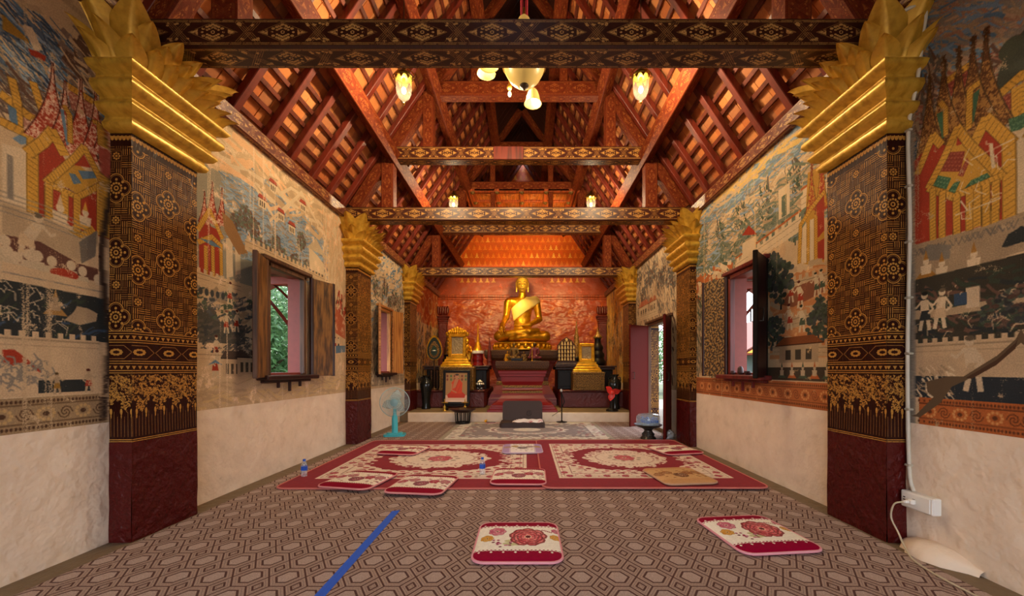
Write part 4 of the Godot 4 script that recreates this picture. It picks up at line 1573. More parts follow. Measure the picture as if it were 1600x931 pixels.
func mural_right_door(p: Pic) -> void:
	p.strokes(6.3, 1.9, 8.8, 3.4, 900, 0.2, 0.03, 1.1, [PGREY, PWHITE, CREAM, BROWN.lightened(0.2), PGREY.darkened(0.2)])
	for k in 9:
		p.tree(6.5 + k * 0.25, 2.6 + p.r.randf() * 0.6, 0.17, [PGREY.darkened(0.25), BROWN, PBLACK.lightened(0.2)])
	p.house(8.2, 2.15, 0.6, 0.25, PWHITE, Color(0.7, 0.4, 0.28))
	p.house(7.6, 2.2, 0.4, 0.2, PWHITE, Color(0.7, 0.4, 0.28))
	p.wall(Vector2(7.3, 2.1), Vector2(8.7, 2.12), 0.1, PWHITE)
	p.strokes(6.3, 0.8, 8.8, 1.9, 200, 0.25, 0.05, 1.3, [BROWN, PGREY, CREAM])
	p.soften(0.5)
	p.wear(0.32, PWHITE.darkened(0.04), 0.11, 63, 0.014, 0.25, 0.06)


func mural_right_altar(p: Pic) -> void:
	p.rect(9.1, 0.7, 12, 3.4, Color(0.84, 0.66, 0.32))
	p.strokes(9.1, 0.8, 12, 3.4, 500, 0.3, 0.06, 1.3, [Color(0.8, 0.62, 0.3), CREAM, PGREY, Color(0.7, 0.5, 0.26), Color(0.88, 0.74, 0.44)])
	for k in 9:
		p.tree(9.3 + k * 0.3, 1.3 + p.r.randf() * 1.4, 0.18, [Color(0.5, 0.42, 0.26), BROWN, Color(0.62, 0.5, 0.3)])
	p.soften(0.5)
	p.wear(0.34, Color(0.9, 0.76, 0.46), 0.11, 73, 0.014, 0.24, 0.06)


# ---------------------------------------------------------------- roof: rafters, battens, clay tiles, purlins

const RISE := 1.48


func roof_at(s: int, dx: float, off := 0.0, z := 0.0) -> Vector3:
	var nrm := Vector3(s * RISE, 1.0, 0).normalized()
	return Vector3(NAVE_X + s * dx, 3.42 + (2.55 - dx) * RISE, z) + nrm * off


func build_roof() -> void:
	var tile_mesh: Array[ArrayMesh] = []
	for k in 3:
		var tb := MB.new()
		tb.box(Vector3.ZERO, Vector3(0.215, 0.014, 0.158 + 0.004 * k), Basis(), 0.003)
		tb.box(Vector3(-0.1, -0.014, 0), Vector3(0.02, 0.02, 0.06), Basis())
		tile_mesh.append(tb.mesh())
	for s in [-1, 1]:
		var root := structure_root("ceiling")
		root.set_meta("label", "tiled roof slope over the %s wall of the nave" % ("left" if s < 0 else "right"))
		var up := Vector3(s * RISE, 1.0, 0).normalized()
		# rafters
		var z := FRONT - 0.2
		var rb := MB.new()
		rb.beam(roof_at(s, 3.1, 0.035), roof_at(s, 0.02, 0.035), 0.078, 0.07, 1.0, up, 0.006)
		var rm := rb.mesh()
		while z > BACK:
			part("rafter", rm, M.red_wood, root, Vector3(0, 0, z + rng.randf_range(-0.02, 0.02)))
			z -= 0.43
		# battens
		var bb := MB.new()
		bb.beam(Vector3(0, 0, FRONT), Vector3(0, 0, BACK), 0.045, 0.034, 1.0, up, 0.004)
		var bm := bb.mesh()
		var step := 0.165 / sqrt(1.0 + RISE * RISE)
		for k in 33:
			part("batten", bm, M.batten, root, roof_at(s, 3.05 - k * step, 0.088))
		# tiles
		var spots := []
		var slope := Basis(Vector3(-s, RISE, 0).normalized(), up, Vector3(0, 0, -s)) if s < 0 else Basis(Vector3(-1, RISE, 0).normalized(), up, Vector3(0, 0, -1))
		for k in 33:
			var zz := FRONT - 0.08
			while zz > BACK:
				var dx := 3.05 - k * step - 0.5 * step
				var at := roof_at(s, dx, 0.121 + rng.randf_range(-0.003, 0.003), zz + (0.08 if k % 2 else 0.0))
				var b := slope * Basis.from_euler(Vector3(rng.randf_range(-0.02, 0.02), rng.randf_range(-0.02, 0.02), -0.05 + rng.randf_range(-0.015, 0.015)))
				var seen: float = at.distance_to(Vector3(0, 1.1, 0)) + (0.0 if at.z < -2.6 and dx < 2.6 and dx > 0.7 else 20.0)
				spots.append([seen, at, b, rng.randi() % 4, rng.randi() % 3])
				zz -= 0.163
		spots.sort_custom(func(a, b): return a[0] < b[0])
		for i in 290:
			var q: Array = spots[i]
			part("clay_tile", tile_mesh[q[4]], M.tile[q[3]], root, q[1], q[2])
		var rest := spots.slice(290)
		for tone in 4:
			var mine := rest.filter(func(q): return q[3] == tone)
			var mm := MultiMesh.new()
			mm.transform_format = MultiMesh.TRANSFORM_3D
			mm.mesh = tile_mesh[1]
			mm.instance_count = mine.size()
			for i in mine.size():
				mm.set_instance_transform(i, Transform3D(mine[i][2], mine[i][1]))
			var mi := MultiMeshInstance3D.new()
			mi.name = "clay_tiles"
			mi.multimesh = mm
			mi.material_override = M.tile[tone]
			mi.set_meta("kind", "stuff")
			root.add_child(mi, true)
		# a thin weather skin over the tiles
		var sk := MB.new()
		sk.beam(roof_at(s, 3.2, 0.16, (FRONT + BACK) / 2), roof_at(s, -0.05, 0.16, (FRONT + BACK) / 2), FRONT - BACK + 0.6, 0.02, 1.0, up, 0.004)
		part("roof_skin", sk, M.dark_wood, root)
		# purlins on the posts of the trusses
		for q in [[1.95, 0.17, 0.17, 4.24], [1.32, 0.15, 0.16, 5.2], [0.66, 0.14, 0.14, 6.15]]:
			var pb := MB.new()
			var c := roof_at(s, q[0], -q[2] * 0.62)
			pb.beam(Vector3(c.x, c.y, FRONT), Vector3(c.x, c.y, BACK), q[1], q[2], 1.88, up)
			part("purlin", pb, M.post, root)
		# wall plate
		var wx := WALL_L if s < 0 else WALL_R
		var wp := MB.new()
		wp.beam(Vector3(wx + s * 0.03, PLATE + 0.075, FRONT), Vector3(wx + s * 0.03, PLATE + 0.075, BACK), 0.2, 0.15, 1.5)
		part("wall_plate", wp, M.plate, root)
		# dark boards added to stand in for the shade up at the ridge
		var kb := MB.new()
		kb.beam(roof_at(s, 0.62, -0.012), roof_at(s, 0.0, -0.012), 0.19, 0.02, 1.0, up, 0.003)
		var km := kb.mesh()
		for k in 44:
			part("ridge_shade_plank", km, M.dark_wood, root, Vector3(0, 0, -2.4 - k * 0.2))


func truss(d: float, tie_y: float, label: String, bm: Material) -> void:
	var t := thing("roof_truss", Vector3(NAVE_X, 0, -d), label, "roof truss", "trusses of the nave")
	var dy := tie_y - 3.29
	var mb := MB.new()
	mb.beam(Vector3(-2.62, tie_y + 0.1, 0), Vector3(2.6, tie_y + 0.1, 0), 0.2, 0.2, 1.88, Vector3.UP, 0.012, 0.3)
	part("tie_beam", mb, bm, t)
	mb = MB.new()
	mb.beam(Vector3(-1.9, 4.29, 0), Vector3(1.9, 4.29, 0), 0.17, 0.2, 1.6, Vector3.UP, 0.01, 0.1)
	var cb := part("collar_beam", mb, M.beam, t)
	if d > 5 and d < 7:
		mb = MB.new()
		mb.box(Vector3(-0.16, 4.29, 0.08), Vector3(0.44, 0.19, 0.02), Basis(), 0.004)
		part("plain_patch", mb, M.red_wood, cb)
	mb = MB.new()
	mb.beam(Vector3(-1.28, 5.25, 0), Vector3(1.28, 5.25, 0), 0.16, 0.22, 1.6, Vector3.UP, 0.01, 0.5)
	part("collar_beam", mb, M.post, t)
	mb = MB.new()
	mb.beam(Vector3(-0.66, 6.18, 0), Vector3(0.66, 6.18, 0), 0.14, 0.18, 1.6, Vector3.UP, 0.01, 0.2)
	part("collar_beam", mb, M.post, t)
	for s in [-1, 1]:
		for q in [[1.95, 3.49 + dy, 4.32, 0.18], [1.35, 4.39, 5.22, 0.16], [0.66, 5.36, 6.12, 0.12], [0.66, 4.39, 5.14, 0.1]]:
			if q[0] < 0.7 and q[1] < 5 and d < 7:
				continue
			mb = MB.new()
			mb.beam(Vector3(s * q[0], q[1], 0), Vector3(s * q[0], q[2], 0), q[3], q[3] * 0.95, 1.2, Vector3.BACK, 0.01, rng.randf())
			part("post", mb, M.post, t)
		for q in [[2.46, 3.5 + dy, 2.0, 4.2], [1.92, 4.32, 1.38, 5.12], [1.3, 5.3, 0.7, 6.08], [0.64, 6.2, 0.06, 7.0]]:
			mb = MB.new()
			mb.beam(Vector3(s * q[0], q[1], 0), Vector3(s * q[2], q[3], 0), 0.14, 0.17, 1.6, Vector3(s, 1, 0).normalized(), 0.01, rng.randf())
			part("principal_rafter", mb, M.post, t)


func build_trusses() -> void:
	truss(2.78, 3.27, "nearest roof truss, its dark lozenge-stencilled tie beam spanning the top of the view", M.beam_old)
	truss(5.95, 3.29, "middle roof truss with gold-stencilled tie beam and a plain red patch on its collar", M.beam)
	truss(9.1, 3.215, "farthest roof truss, directly in front of the red altar wall", M.beam)
	truss(-0.5, 3.27, "roof truss overhead, behind the nearest tie beam and out of the view", M.beam_old)


# ---------------------------------------------------------------- pillars

func petal_mesh(h: float, w: float, curl: float) -> ArrayMesh:
	var mb := MB.new()
	for side in 2:
		var rows := []
		for i in 11:
			var t := 1.0 - pow(1.0 - i / 10.0, 1.9)
			var row := PackedVector3Array()
			var wd := w * pow(maxf(1.0 - pow(t, 4.0), 0.0), 0.5) * (0.7 + 0.3 * sin(PI * minf(t * 1.05, 1.0)))
			for k in 9:
				var s := (k - 4) / 4.0
				var x := curl * pow(t, 1.35) - 1.0 * wd * pow(absf(s), 1.7) + 0.02 * maxf(0.0, 1.0 - absf(s) * 4.0) * (1.0 - 0.6 * t)
				if absf(s) > 0.95:
					x += 0.02
				elif absf(s) > 0.7:
					x += 0.012
				if side == 1:
					x -= 0.014
				row.append(Vector3(x, h * (t - 0.18 * curl / h * t * t * t), s * wd))
			rows.append(row)
		mb.grid(rows, false, 1, 1, side == 0)
	return mb.mesh()


func build_pillars() -> void:
	var p0 := thing("pillar", Vector3(-2.506, 0, -2.78), "", "pillar", "lacquered pillars along the nave")
	# lacquered shaft and red foot: three uneven faces each
	var nz := FastNoiseLite.new()
	nz.seed = 2
	nz.frequency = 1.1
	for k in 2:
		var mb := MB.new()
		var y0 := 0.0 if k == 0 else 0.635
		var y1 := 0.635 if k == 0 else 2.72
		var steps := 6 if k == 0 else 16
		for face in 3:
			var rows := []
			for j in steps + 1:
				var y := lerpf(y1, y0, float(j) / steps)
				var row := PackedVector3Array()
				for i in 7:
					var q := i / 6.0
					var e := 0.012 * nz.get_noise_2d(y * 1.5, face * 7.0) if k == 1 else 0.02 * nz.get_noise_3d(y * 2, q * 2, face) + 0.01 * (0.635 - y)
					if face == 0:
						row.append(Vector3(-0.36 + 0.36 * q, y, 0.25 + e * 0.5))
					elif face == 1:
						row.append(Vector3(e * 0.6, y, 0.25 - 0.5 * q))
					else:
						row.append(Vector3(-0.36 * q, y, -0.25 - e * 0.5))
				if face == 1:
					row[0] = Vector3(0, y, row[0].z + 0.006 * nz.get_noise_2d(y, 3.0))
				rows.append(row)
			var k0 := mb.v.size()
			mb.grid(rows, false, 1, 1, true)
			for i in range(k0, mb.v.size()):
				var P := mb.v[i]
				var u := (P.x + 0.36) / 0.52 if face == 0 else (0.25 - P.z) / 0.52 if face == 1 else -P.x / 0.52
				mb.uv[i] = Vector2(u, 1.0 - (P.y - 0.62) / 2.0)
		if k == 0:
			part("foot", mb, M.pillar_red, p0)
		else:
			part("shaft", mb, M.lacquer, p0)
	# mouldings
	var prof := [[0.0, 2.6], [0.04, 2.612], [0.052, 2.64], [0.035, 2.668], [0.03, 2.69], [0.07, 2.7], [0.09, 2.728], [0.09, 2.745], [0.062, 2.77], [0.06, 2.795], [0.1, 2.81], [0.122, 2.838], [0.118, 2.87], [0.085, 2.89], [0.08, 2.92], [0.13, 2.935], [0.15, 2.962], [0.13, 2.985], [0.08, 3.0], [0.05, 3.02], [0.04, 3.25]]
	var mb := MB.new()
	for face in 3:
		var rows := []
		for q in prof:
			var o: float = q[0]
			var y: float = q[1]
			var a: Vector3 = [Vector3(-0.36, y, 0.25 + o), Vector3(o, y, 0.25 + o), Vector3(o, y, -0.25 - o)][face]
			var b: Vector3 = [Vector3(o, y, 0.25 + o), Vector3(o, y, -0.25 - o), Vector3(-0.36, y, -0.25 - o)][face]
			rows.append(PackedVector3Array([a, a.lerp(b, 0.5), b]))
		mb.grid(rows)
	mb.quad(Vector3(-0.3, 3.25, 0.29), Vector3(0.04, 3.25, 0.29), Vector3(0.04, 3.25, -0.29), Vector3(-0.3, 3.25, -0.29))
	var cap := part("capital", mb, M.gilt, p0)
	var big := petal_mesh(0.31, 0.1, 0.2)
	var tall := petal_mesh(0.4, 0.135, 0.22)
	var mid := petal_mesh(0.21, 0.085, 0.16)
	var small := petal_mesh(0.125, 0.075, 0.12)
	for k in 5:
		part("petal", big, M.gilt, cap, Vector3(0.03 + 0.02 * (k % 2), 2.965, -0.21 + k * 0.105), Basis(Vector3.UP, -0.6 * (-0.21 + k * 0.105) / 0.21))
	for k in 4:
		part("petal", mid, M.gilt, cap, Vector3(0.07, 2.975, -0.16 + k * 0.106), Basis(Vector3.UP, -0.5 * (-0.16 + k * 0.106) / 0.16))
	for k in 6:
		part("petal", small, M.gilt, cap, Vector3(0.105, 2.975, -0.24 + k * 0.096), Basis(Vector3.UP, -0.5 * (-0.24 + k * 0.096) / 0.24))
	for s in [-1, 1]:
		var a: float = -s * PI / 2
		part("petal", tall, M.gilt, cap, Vector3(0.02, 2.97, s * 0.26), Basis(Vector3.UP, a * 0.5))
		part("petal", tall, M.gilt, cap, Vector3(-0.09, 2.97, s * 0.28), Basis(Vector3.UP, a * 0.9))
		part("petal", tall, M.gilt, cap, Vector3(-0.19, 2.97, s * 0.28), Basis(Vector3.UP, a))
		part("petal", mid, M.gilt, cap, Vector3(-0.03, 2.97, s * 0.32), Basis(Vector3.UP, a * 0.85))
		part("petal", mid, M.gilt, cap, Vector3(-0.14, 2.97, s * 0.32), Basis(Vector3.UP, a))
		part("petal", small, M.gilt, cap, Vector3(0.09, 2.975, s * 0.34), Basis(Vector3.UP, a * 0.5))
		part("petal", small, M.gilt, cap, Vector3(-0.08, 2.975, s * 0.35), Basis(Vector3.UP, a))
	tag(p0, "nearest pillar on the left wall, gold stencil with a bluish sheen above its red foot")
	copy_of(p0, Vector3(-2.474, 0, -6.1), "lacquered pillar between the two left windows, beside the teal fan")
	copy_of(p0, Vector3(-2.516, 0, -8.9), "slender-looking far pillar left of the altar, past the second left window")
	copy_of(p0, Vector3(2.294, 0, -2.78), "nearest pillar on the right wall, above the white socket box", PI)
	copy_of(p0, Vector3(2.325, 0, -5.9), "lacquered pillar between the right window and the open red door", PI)
	copy_of(p0, Vector3(2.262, 0, -9.05), "far pillar right of the altar, past the open red door", PI)
	copy_of(p0, Vector3(-2.506, 0, 0.5), "pillar of the left wall behind the camera", 0)
	copy_of(p0, Vector3(2.294, 0, 0.5), "pillar of the right wall behind the camera", PI)


# ---------------------------------------------------------------- windows and the side door

func lining(root: Node3D, s: int, x: float, o: Array, m: Material, frame: Material) -> void:
	var w: float = o[1] - o[0]
	var h: float = o[3] - o[2]
	var zc: float = -(o[0] + o[1]) / 2
	var yc: float = (o[2] + o[3]) / 2
	var xc := x + s * (TH / 2 - 0.005)
	for e in [0, 1]:
		var mb := MB.new()
		mb.box(Vector3(xc, yc, -o[e] + (-0.012 if e == 0 else 0.012)), Vector3(TH + 0.04, h, 0.024))
		part("reveal", mb, m, root)
	var mb := MB.new()
	mb.box(Vector3(xc, o[3] - 0.012, zc), Vector3(TH + 0.04, 0.024, w))
	if o[2] > 0:
		mb.box(Vector3(xc, o[2] + 0.012, zc), Vector3(TH + 0.04, 0.024, w))
	part("reveal", mb, m, root)
	# frame bars on the inner face
	mb = MB.new()
	var fx := x - s * 0.012
	for e in [0, 1]:
		mb.box(Vector3(fx, yc, -o[e] + (-0.035 if e == 0 else 0.035)), Vector3(0.06, h, 0.045), Basis(), 0.006)
	mb.box(Vector3(fx, o[3] - 0.02, zc), Vector3(0.06, 0.05, w), Basis(), 0.006)
	mb.box(Vector3(fx - s * 0.012, o[3] + 0.03, zc), Vector3(0.09, 0.045, w + 0.16), Basis(), 0.008)
	part("frame", mb, frame, root)


func shelf(root: Node3D, s: int, x: float, o: Array, m: Material) -> void:
	var mb := MB.new()
	var zc: float = -(o[0] + o[1]) / 2
	mb.box(Vector3(x - s * 0.05, o[2] - 0.025, zc), Vector3(0.16, 0.05, o[1] - o[0] + 0.24), Basis(), 0.01)
	mb.box(Vector3(x - s * 0.02, o[2] - 0.065, zc), Vector3(0.08, 0.03, o[1] - o[0] + 0.12), Basis(), 0.008)
	for k in 3:
		mb.box(Vector3(x - s * 0.05, o[2] - 0.1 - 0.02 * (k % 2), zc + (k - 1) * 0.2), Vector3(0.03, 0.07 + 0.05 * (k % 2), 0.025), Basis(), 0.005)
	part("sill", mb, m, root)


# a leaf hinged at (x, d) that swings to (ex, ed)
func leaf(root: Node3D, called: String, hx: float, hd: float, ex: float, ed: float, y0: float, y1: float, face: Material, edge: Material, knob: Material = null, back := false) -> void:
	var a := Vector3(hx, (y0 + y1) / 2, -hd)
	var b := Vector3(ex, (y0 + y1) / 2, -ed)
	var L := (b - a).length()
	var dir := (b - a).normalized()
	var bs := Basis(dir, Vector3.UP, dir.cross(Vector3.UP))
	var h := y1 - y0
	var mb := MB.new()
	mb.box(Vector3(L / 2, 0, 0), Vector3(L, h, 0.03), Basis(), 0.004)
	var o := part(called, mb, face, root, a, bs)
	mb = MB.new()
	for e in [0.018, L - 0.018]:
		mb.box(Vector3(e, 0, 0), Vector3(0.04, h + 0.01, 0.042), Basis(), 0.006)
	part("stile", mb, edge, o)
	if knob:
		mb = MB.new()
		for sd in [-1, 1]:
			mb.tube([Vector3(L - 0.07, -0.06, sd * 0.02), Vector3(L - 0.07, -0.06, sd * 0.055), Vector3(L - 0.07, 0.06, sd * 0.055), Vector3(L - 0.07, 0.06, sd * 0.02)], 0.007, 6)
		part("handle", mb, knob, o)


func build_openings() -> void:
	T.weather = noise_tex(512, 512, 0.014, [rgb8(30, 18, 12), rgb8(84, 54, 26), rgb8(126, 86, 40), rgb8(140, 98, 48)], 51, 5, 3.0)
	M.weather = mat(Color.WHITE, 0.55, 0, T.weather, {"scale": Vector3(1.4, 0.9, 1)})
	M.frame_old = mat(rgb8(104, 66, 40), 0.6, 0, T.grain, {"tri": 1.0})
	T.carved = noise_tex(512, 512, 0.05, [rgb8(26, 16, 12), rgb8(48, 32, 18), rgb8(150, 112, 56), rgb8(196, 158, 88)], 61, 4)
	M.carved = mat(Color.WHITE, 0.5, 0, T.carved, {"scale": Vector3(0.9, 0.9, 1), "bump": T.carved, "depth": 1.0})
	M.pale_wood = mat(Color.WHITE, 0.5, 0, noise_tex(256, 256, 0.03, [rgb8(120, 66, 30), rgb8(190, 128, 66), rgb8(206, 146, 82)], 71, 4, 8.0), {"scale": Vector3(2, 1, 1)})
	M.door_red = mat(rgb8(84, 20, 13), 0.6, 0, null, {"spec": 0.2})
	M.maroon = mat(rgb8(54, 18, 18), 0.4, 0, T.grain, {"tri": 1.0})
	M.iron = mat(rgb8(70, 66, 62), 0.4, 0.7)
	M.sill = mat(rgb8(120, 34, 30), 0.45, 0, T.grain, {"tri": 1.0})

	var w := structure_root("window_1")
	w.set_meta("label", "near left window with weathered wooden shutters and green trees outside")
	lining(w, -1, WALL_L, OPEN_L[0], M.reveal, M.frame_old)
	shelf(w, -1, WALL_L, OPEN_L[0], M.maroon)
	leaf(w, "shutter", -2.62, 4.02, -2.5, 3.67, 1.02, 2.2, M.weather, M.frame_old)
	leaf(w, "shutter", -2.6, 4.8, -2.49, 5.16, 1.02, 2.2, M.weather, M.maroon)
	w = structure_root("window_2")
	w.set_meta("label", "far left window with pale wooden shutters above the teal fan")
	lining(w, -1, WALL_L, OPEN_L[1], M.reveal, M.pale_wood)
	shelf(w, -1, WALL_L, OPEN_L[1], M.maroon)
	leaf(w, "shutter", -2.62, 7.11, -2.5, 6.8, 1.02, 2.24, M.maroon, M.pale_wood)
	leaf(w, "shutter", -2.6, 7.75, -2.5, 8.06, 1.02, 2.24, M.pale_wood, M.pale_wood)
	w = structure_root("window_3")
	w.set_meta("label", "right window with a dark maroon shutter and small pots on its sill")
	lining(w, 1, WALL_R, OPEN_R[0], M.reveal, M.sill)
	shelf(w, 1, WALL_R, OPEN_R[0], M.sill)
	leaf(w, "shutter", 2.41, 4.0, 2.15, 3.74, 1.02, 2.22, M.maroon, M.black, M.iron)
	leaf(w, "shutter", 2.4, 4.74, 2.27, 5.11, 1.02, 2.2, M.carved, M.maroon)

	# door to the yard: two red leaves, a jamb in black and gold
	w = structure_root("door_1")
	w.set_meta("label", "open side door with two red leaves and a black and gold jamb")
	lining(w, 1, WALL_R, OPEN_R[1], mat(Color.WHITE, 0.5, 0, T.lacquer, {"scale": Vector3(1.0, 1.0, 1)}), M.frame_old)
	leaf(w, "door_leaf", 2.4, 7.82, 1.97, 7.56, 0.02, 1.95, M.door_red, M.door_red, M.iron)
	leaf(w, "door_leaf", 2.4, 6.64, 2.13, 6.13, 0.02, 1.95, M.door_red, M.door_red, M.iron)
	var mb := MB.new()
	mb.box(Vector3(WALL_R + 0.1, 0.03, -7.235), Vector3(0.3, 0.06, 1.22), Basis(), 0.01)
	part("threshold", mb, M.concrete, w)
	# black and gold outer jamb seen through the opening
	mb = MB.new()
	mb.quad(Vector3(WALL_R + 0.02, 0.05, -7.82), Vector3(WALL_R + TH + 0.02, 0.05, -7.82), Vector3(WALL_R + TH + 0.02, 1.94, -7.82), Vector3(WALL_R + 0.02, 1.94, -7.82), Vector2(0.1, 0.8), Vector2(0.5, 0.8), Vector2(0.5, 0.02), Vector2(0.1, 0.02))
	part("jamb_panel", mb, M.lacquer, w)


# ---------------------------------------------------------------- the yard outside

func leafy(called: String, at: Vector3, r: Vector3, n: int, label: String, tone: Color) -> void:
	var t := thing(called, at, label, "tree", "trees outside the windows")
	var mb := MB.new()
	mb.tube([Vector3(0, -0.2, 0), Vector3(0.06, r.y * 0.5, 0.02), Vector3(-0.05, r.y * 1.1, -0.06)], 0.14, 8, 0.05)
	for k in 5:
		var a := k * 1.3
		mb.tube([Vector3(0, r.y * (0.5 + 0.1 * k), 0), Vector3(cos(a) * r.x * 0.4, r.y * (0.8 + 0.12 * k), sin(a) * r.z * 0.4), Vector3(cos(a) * r.x * 0.7, r.y * (1.0 + 0.14 * k), sin(a) * r.z * 0.7)], 0.05, 6, 0.015)
	part("trunk", mb, mat(rgb8(88, 70, 54), 0.9), t)
	mb = MB.new()
	for s in [-1, 1]:
		mb.quad(Vector3(0, 0, 0), Vector3(0.03 * s, 0.012, 0.05), Vector3(0, 0.0, 0.13), Vector3(0, 0, 0.06))
	var mm := MultiMesh.new()
	mm.transform_format = MultiMesh.TRANSFORM_3D
	mm.mesh = mb.mesh()
	mm.instance_count = n
	var lr := RandomNumberGenerator.new()
	lr.seed = int(absf(at.z) * 10)
	for i in n:
		var v := Vector3(lr.randfn(0, 1), lr.randfn(0, 1), lr.randfn(0, 1)).normalized() * pow(lr.randf(), 0.4)
		var lump := 0.78 + 0.22 * sin(v.x * 7.0 + 1.0) * sin(v.y * 8.0) * sin(v.z * 7.0 + 2.0)
		var p := Vector3(v.x * r.x, r.y * 1.05 + v.y * r.y, v.z * r.z) * Vector3(lump, 1, lump)
		mm.set_instance_transform(i, Transform3D(Basis.from_euler(Vector3(lr.randf_range(-0.4, 1.2), lr.randf() * TAU, lr.randf_range(-0.6, 0.6))).scaled(Vector3.ONE * lr.randf_range(0.9, 1.7)), p))
	var mi := MultiMeshInstance3D.new()
	mi.name = "foliage"
	mi.multimesh = mm
	mi.material_override = mat(tone, 0.5, 0, null, {"backlight": tone.lightened(0.2)})
	mi.set_meta("kind", "stuff")
	t.add_child(mi, true)


func build_outside() -> void:
	var mb := MB.new()
	mb.box(Vector3(0, -0.45, -8), Vector3(70, 0.3, 60))
	struct("ground", mb, mat(rgb8(64, 80, 42), 0.95, 0, T.plaster, {"tri": 0.6}))
	mb = MB.new()
	mb.box(Vector3(WALL_R + 1.7, -0.17, -8), Vector3(2.4, 0.28, 14), Basis(), 0.02)
	struct("path", mb, mat(rgb8(140, 136, 130), 0.8, 0, T.plaster, {"tri": 0.8}))
	mb = MB.new()
	mb.box(Vector3(0, -0.17, 8.0), Vector3(16, 0.28, 10.0), Basis(), 0.02)
	struct("path", mb, mat(rgb8(190, 184, 174), 0.8, 0, T.plaster, {"tri": 0.8}))
	leafy("tree", Vector3(-6.6, -0.3, -9.6), Vector3(1.7, 2.0, 2.0), 9000, "bright green tree filling the near left window", rgb8(62, 98, 48))
	leafy("tree", Vector3(-8.4, -0.3, -13.2), Vector3(2.0, 2.6, 2.2), 8000, "green tree behind the brightest one, outside the left windows", rgb8(52, 86, 46))
	leafy("tree", Vector3(-7.2, -0.3, -18.6), Vector3(1.9, 2.4, 2.2), 8000, "green tree seen through the far left window", rgb8(64, 98, 52))
	leafy("tree", Vector3(7.0, -0.3, -24.0), Vector3(1.9, 2.2, 2.0), 8000, "green tree seen through the open red door", rgb8(66, 104, 52))
	leafy("tree", Vector3(10.4, -0.3, -27.0), Vector3(2.6, 3.2, 2.4), 5000, "far green tree behind the one at the red door", rgb8(60, 98, 48))
	# red brackets under the eaves
	for q in [[-1, 5.7, "curved red eave bracket outside the near left window"], [-1, 8.75, "curved red eave bracket outside the far left window"], [1, 6.0, "curved red eave bracket outside the right window"], [1, 10.2, "curved red eave bracket outside the side door"]]:
		var s: int = q[0]
		var x := (WALL_L - TH) if s < 0 else (WALL_R + TH)
		var o := thing("eave_bracket", Vector3(x, 0, -q[1]), q[2], "bracket", "eave brackets outside the walls")
		mb = MB.new()
		var pts := PackedVector2Array()
		for i in 11:
			var t := i / 10.0
			pts.append(Vector2(0.0 + 0.75 * t * t + 0.02, 0.95 + 1.35 * t))
		for i in 11:
			var t := 1.0 - i / 10.0
			pts.append(Vector2(0.02 + 0.75 * t * t + 0.2 * t - 0.02, 0.95 + 1.35 * t - 0.22 * sin(PI * t) - 0.1 * t))
		if s < 0:
			for i in pts.size():
				pts[i].x = -pts[i].x
		mb.plate(pts, -0.06, 0.06)
		part("carved_board", mb, M.reveal, o)
		mb = MB.new()
		mb.box(Vector3(s * 0.5, 2.36, 0), Vector3(1.0, 0.12, 0.12), Basis(), 0.01)
		part("arm", mb, M.reveal, o)
	for s in [-1, 1]:
		mb = MB.new()
		var x := (WALL_L - TH) if s < 0 else (WALL_R + TH)
		mb.box(Vector3(x + s * 0.55, 2.5, -6), Vector3(1.1, 0.1, 13), Basis(), 0.01)
		struct("trim_%d" % (1 if s < 0 else 2), mb, M.reveal)
	# neighbour across the yard
	var o := thing("neighbouring_building", Vector3(9.6, -0.3, -15.5), "pale blue plastered building with a tiled roof, beyond the right window", "building")
	mb = MB.new()
	mb.box(Vector3(0, 0.95, 0), Vector3(4.6, 1.9, 6.0))
	part("wall", mb, mat(rgb8(110, 146, 168), 0.8, 0, T.plaster, {"tri": 0.4}), o)
	mb = MB.new()
	mb.plate(PackedVector2Array([Vector2(-3.0, 1.85), Vector2(3.0, 1.85), Vector2(0.6, 3.3), Vector2(-0.6, 3.3)]), -3.4, 3.4)
	var rf := part("roof", mb, mat(rgb8(150, 70, 52), 0.8), o)
	for side in [-1, 1]:
		for r in 7:
			mb = MB.new()
			var a := Vector3(side * (3.02 - 0.34 * r), 1.9 + 0.205 * r, 0)
			mb.beam(a + Vector3(0, 0, 3.42), a + Vector3(0, 0, -3.42), 0.42, 0.035, 1.0, Vector3(side * 0.52, 0.85, 0), 0.006)
			part("tile_course", mb, mat(rgb8(112 - 6 * (r % 2), 56, 44), 0.8), rf)
	mb = MB.new()
	mb.plate(PackedVector2Array([Vector2(-2.9, 1.9), Vector2(2.9, 1.9), Vector2(0.5, 3.25), Vector2(-0.5, 3.25)]), 3.4, 3.48)
	part("gable_board", mb, M.gilt, o)


# ---------------------------------------------------------------- carpet, rugs, cushions

const FLAT := Basis(Vector3(1, 0, 0), Vector3(0, 0, -1), Vector3(0, 1, 0))


func rounded(x0: float, y0: float, x1: float, y1: float, r: float, seg := 6) -> PackedVector2Array:
	var p := PackedVector2Array()
	for k in 4:
		var c: Vector2 = [Vector2(x1 - r, y0 + r), Vector2(x1 - r, y1 - r), Vector2(x0 + r, y1 - r), Vector2(x0 + r, y0 + r)][k]
		for i in seg + 1:
			var a := -PI / 2 + k * PI / 2 + i * PI / 2 / seg
			p.append(c + Vector2(cos(a), sin(a)) * r)
	return p


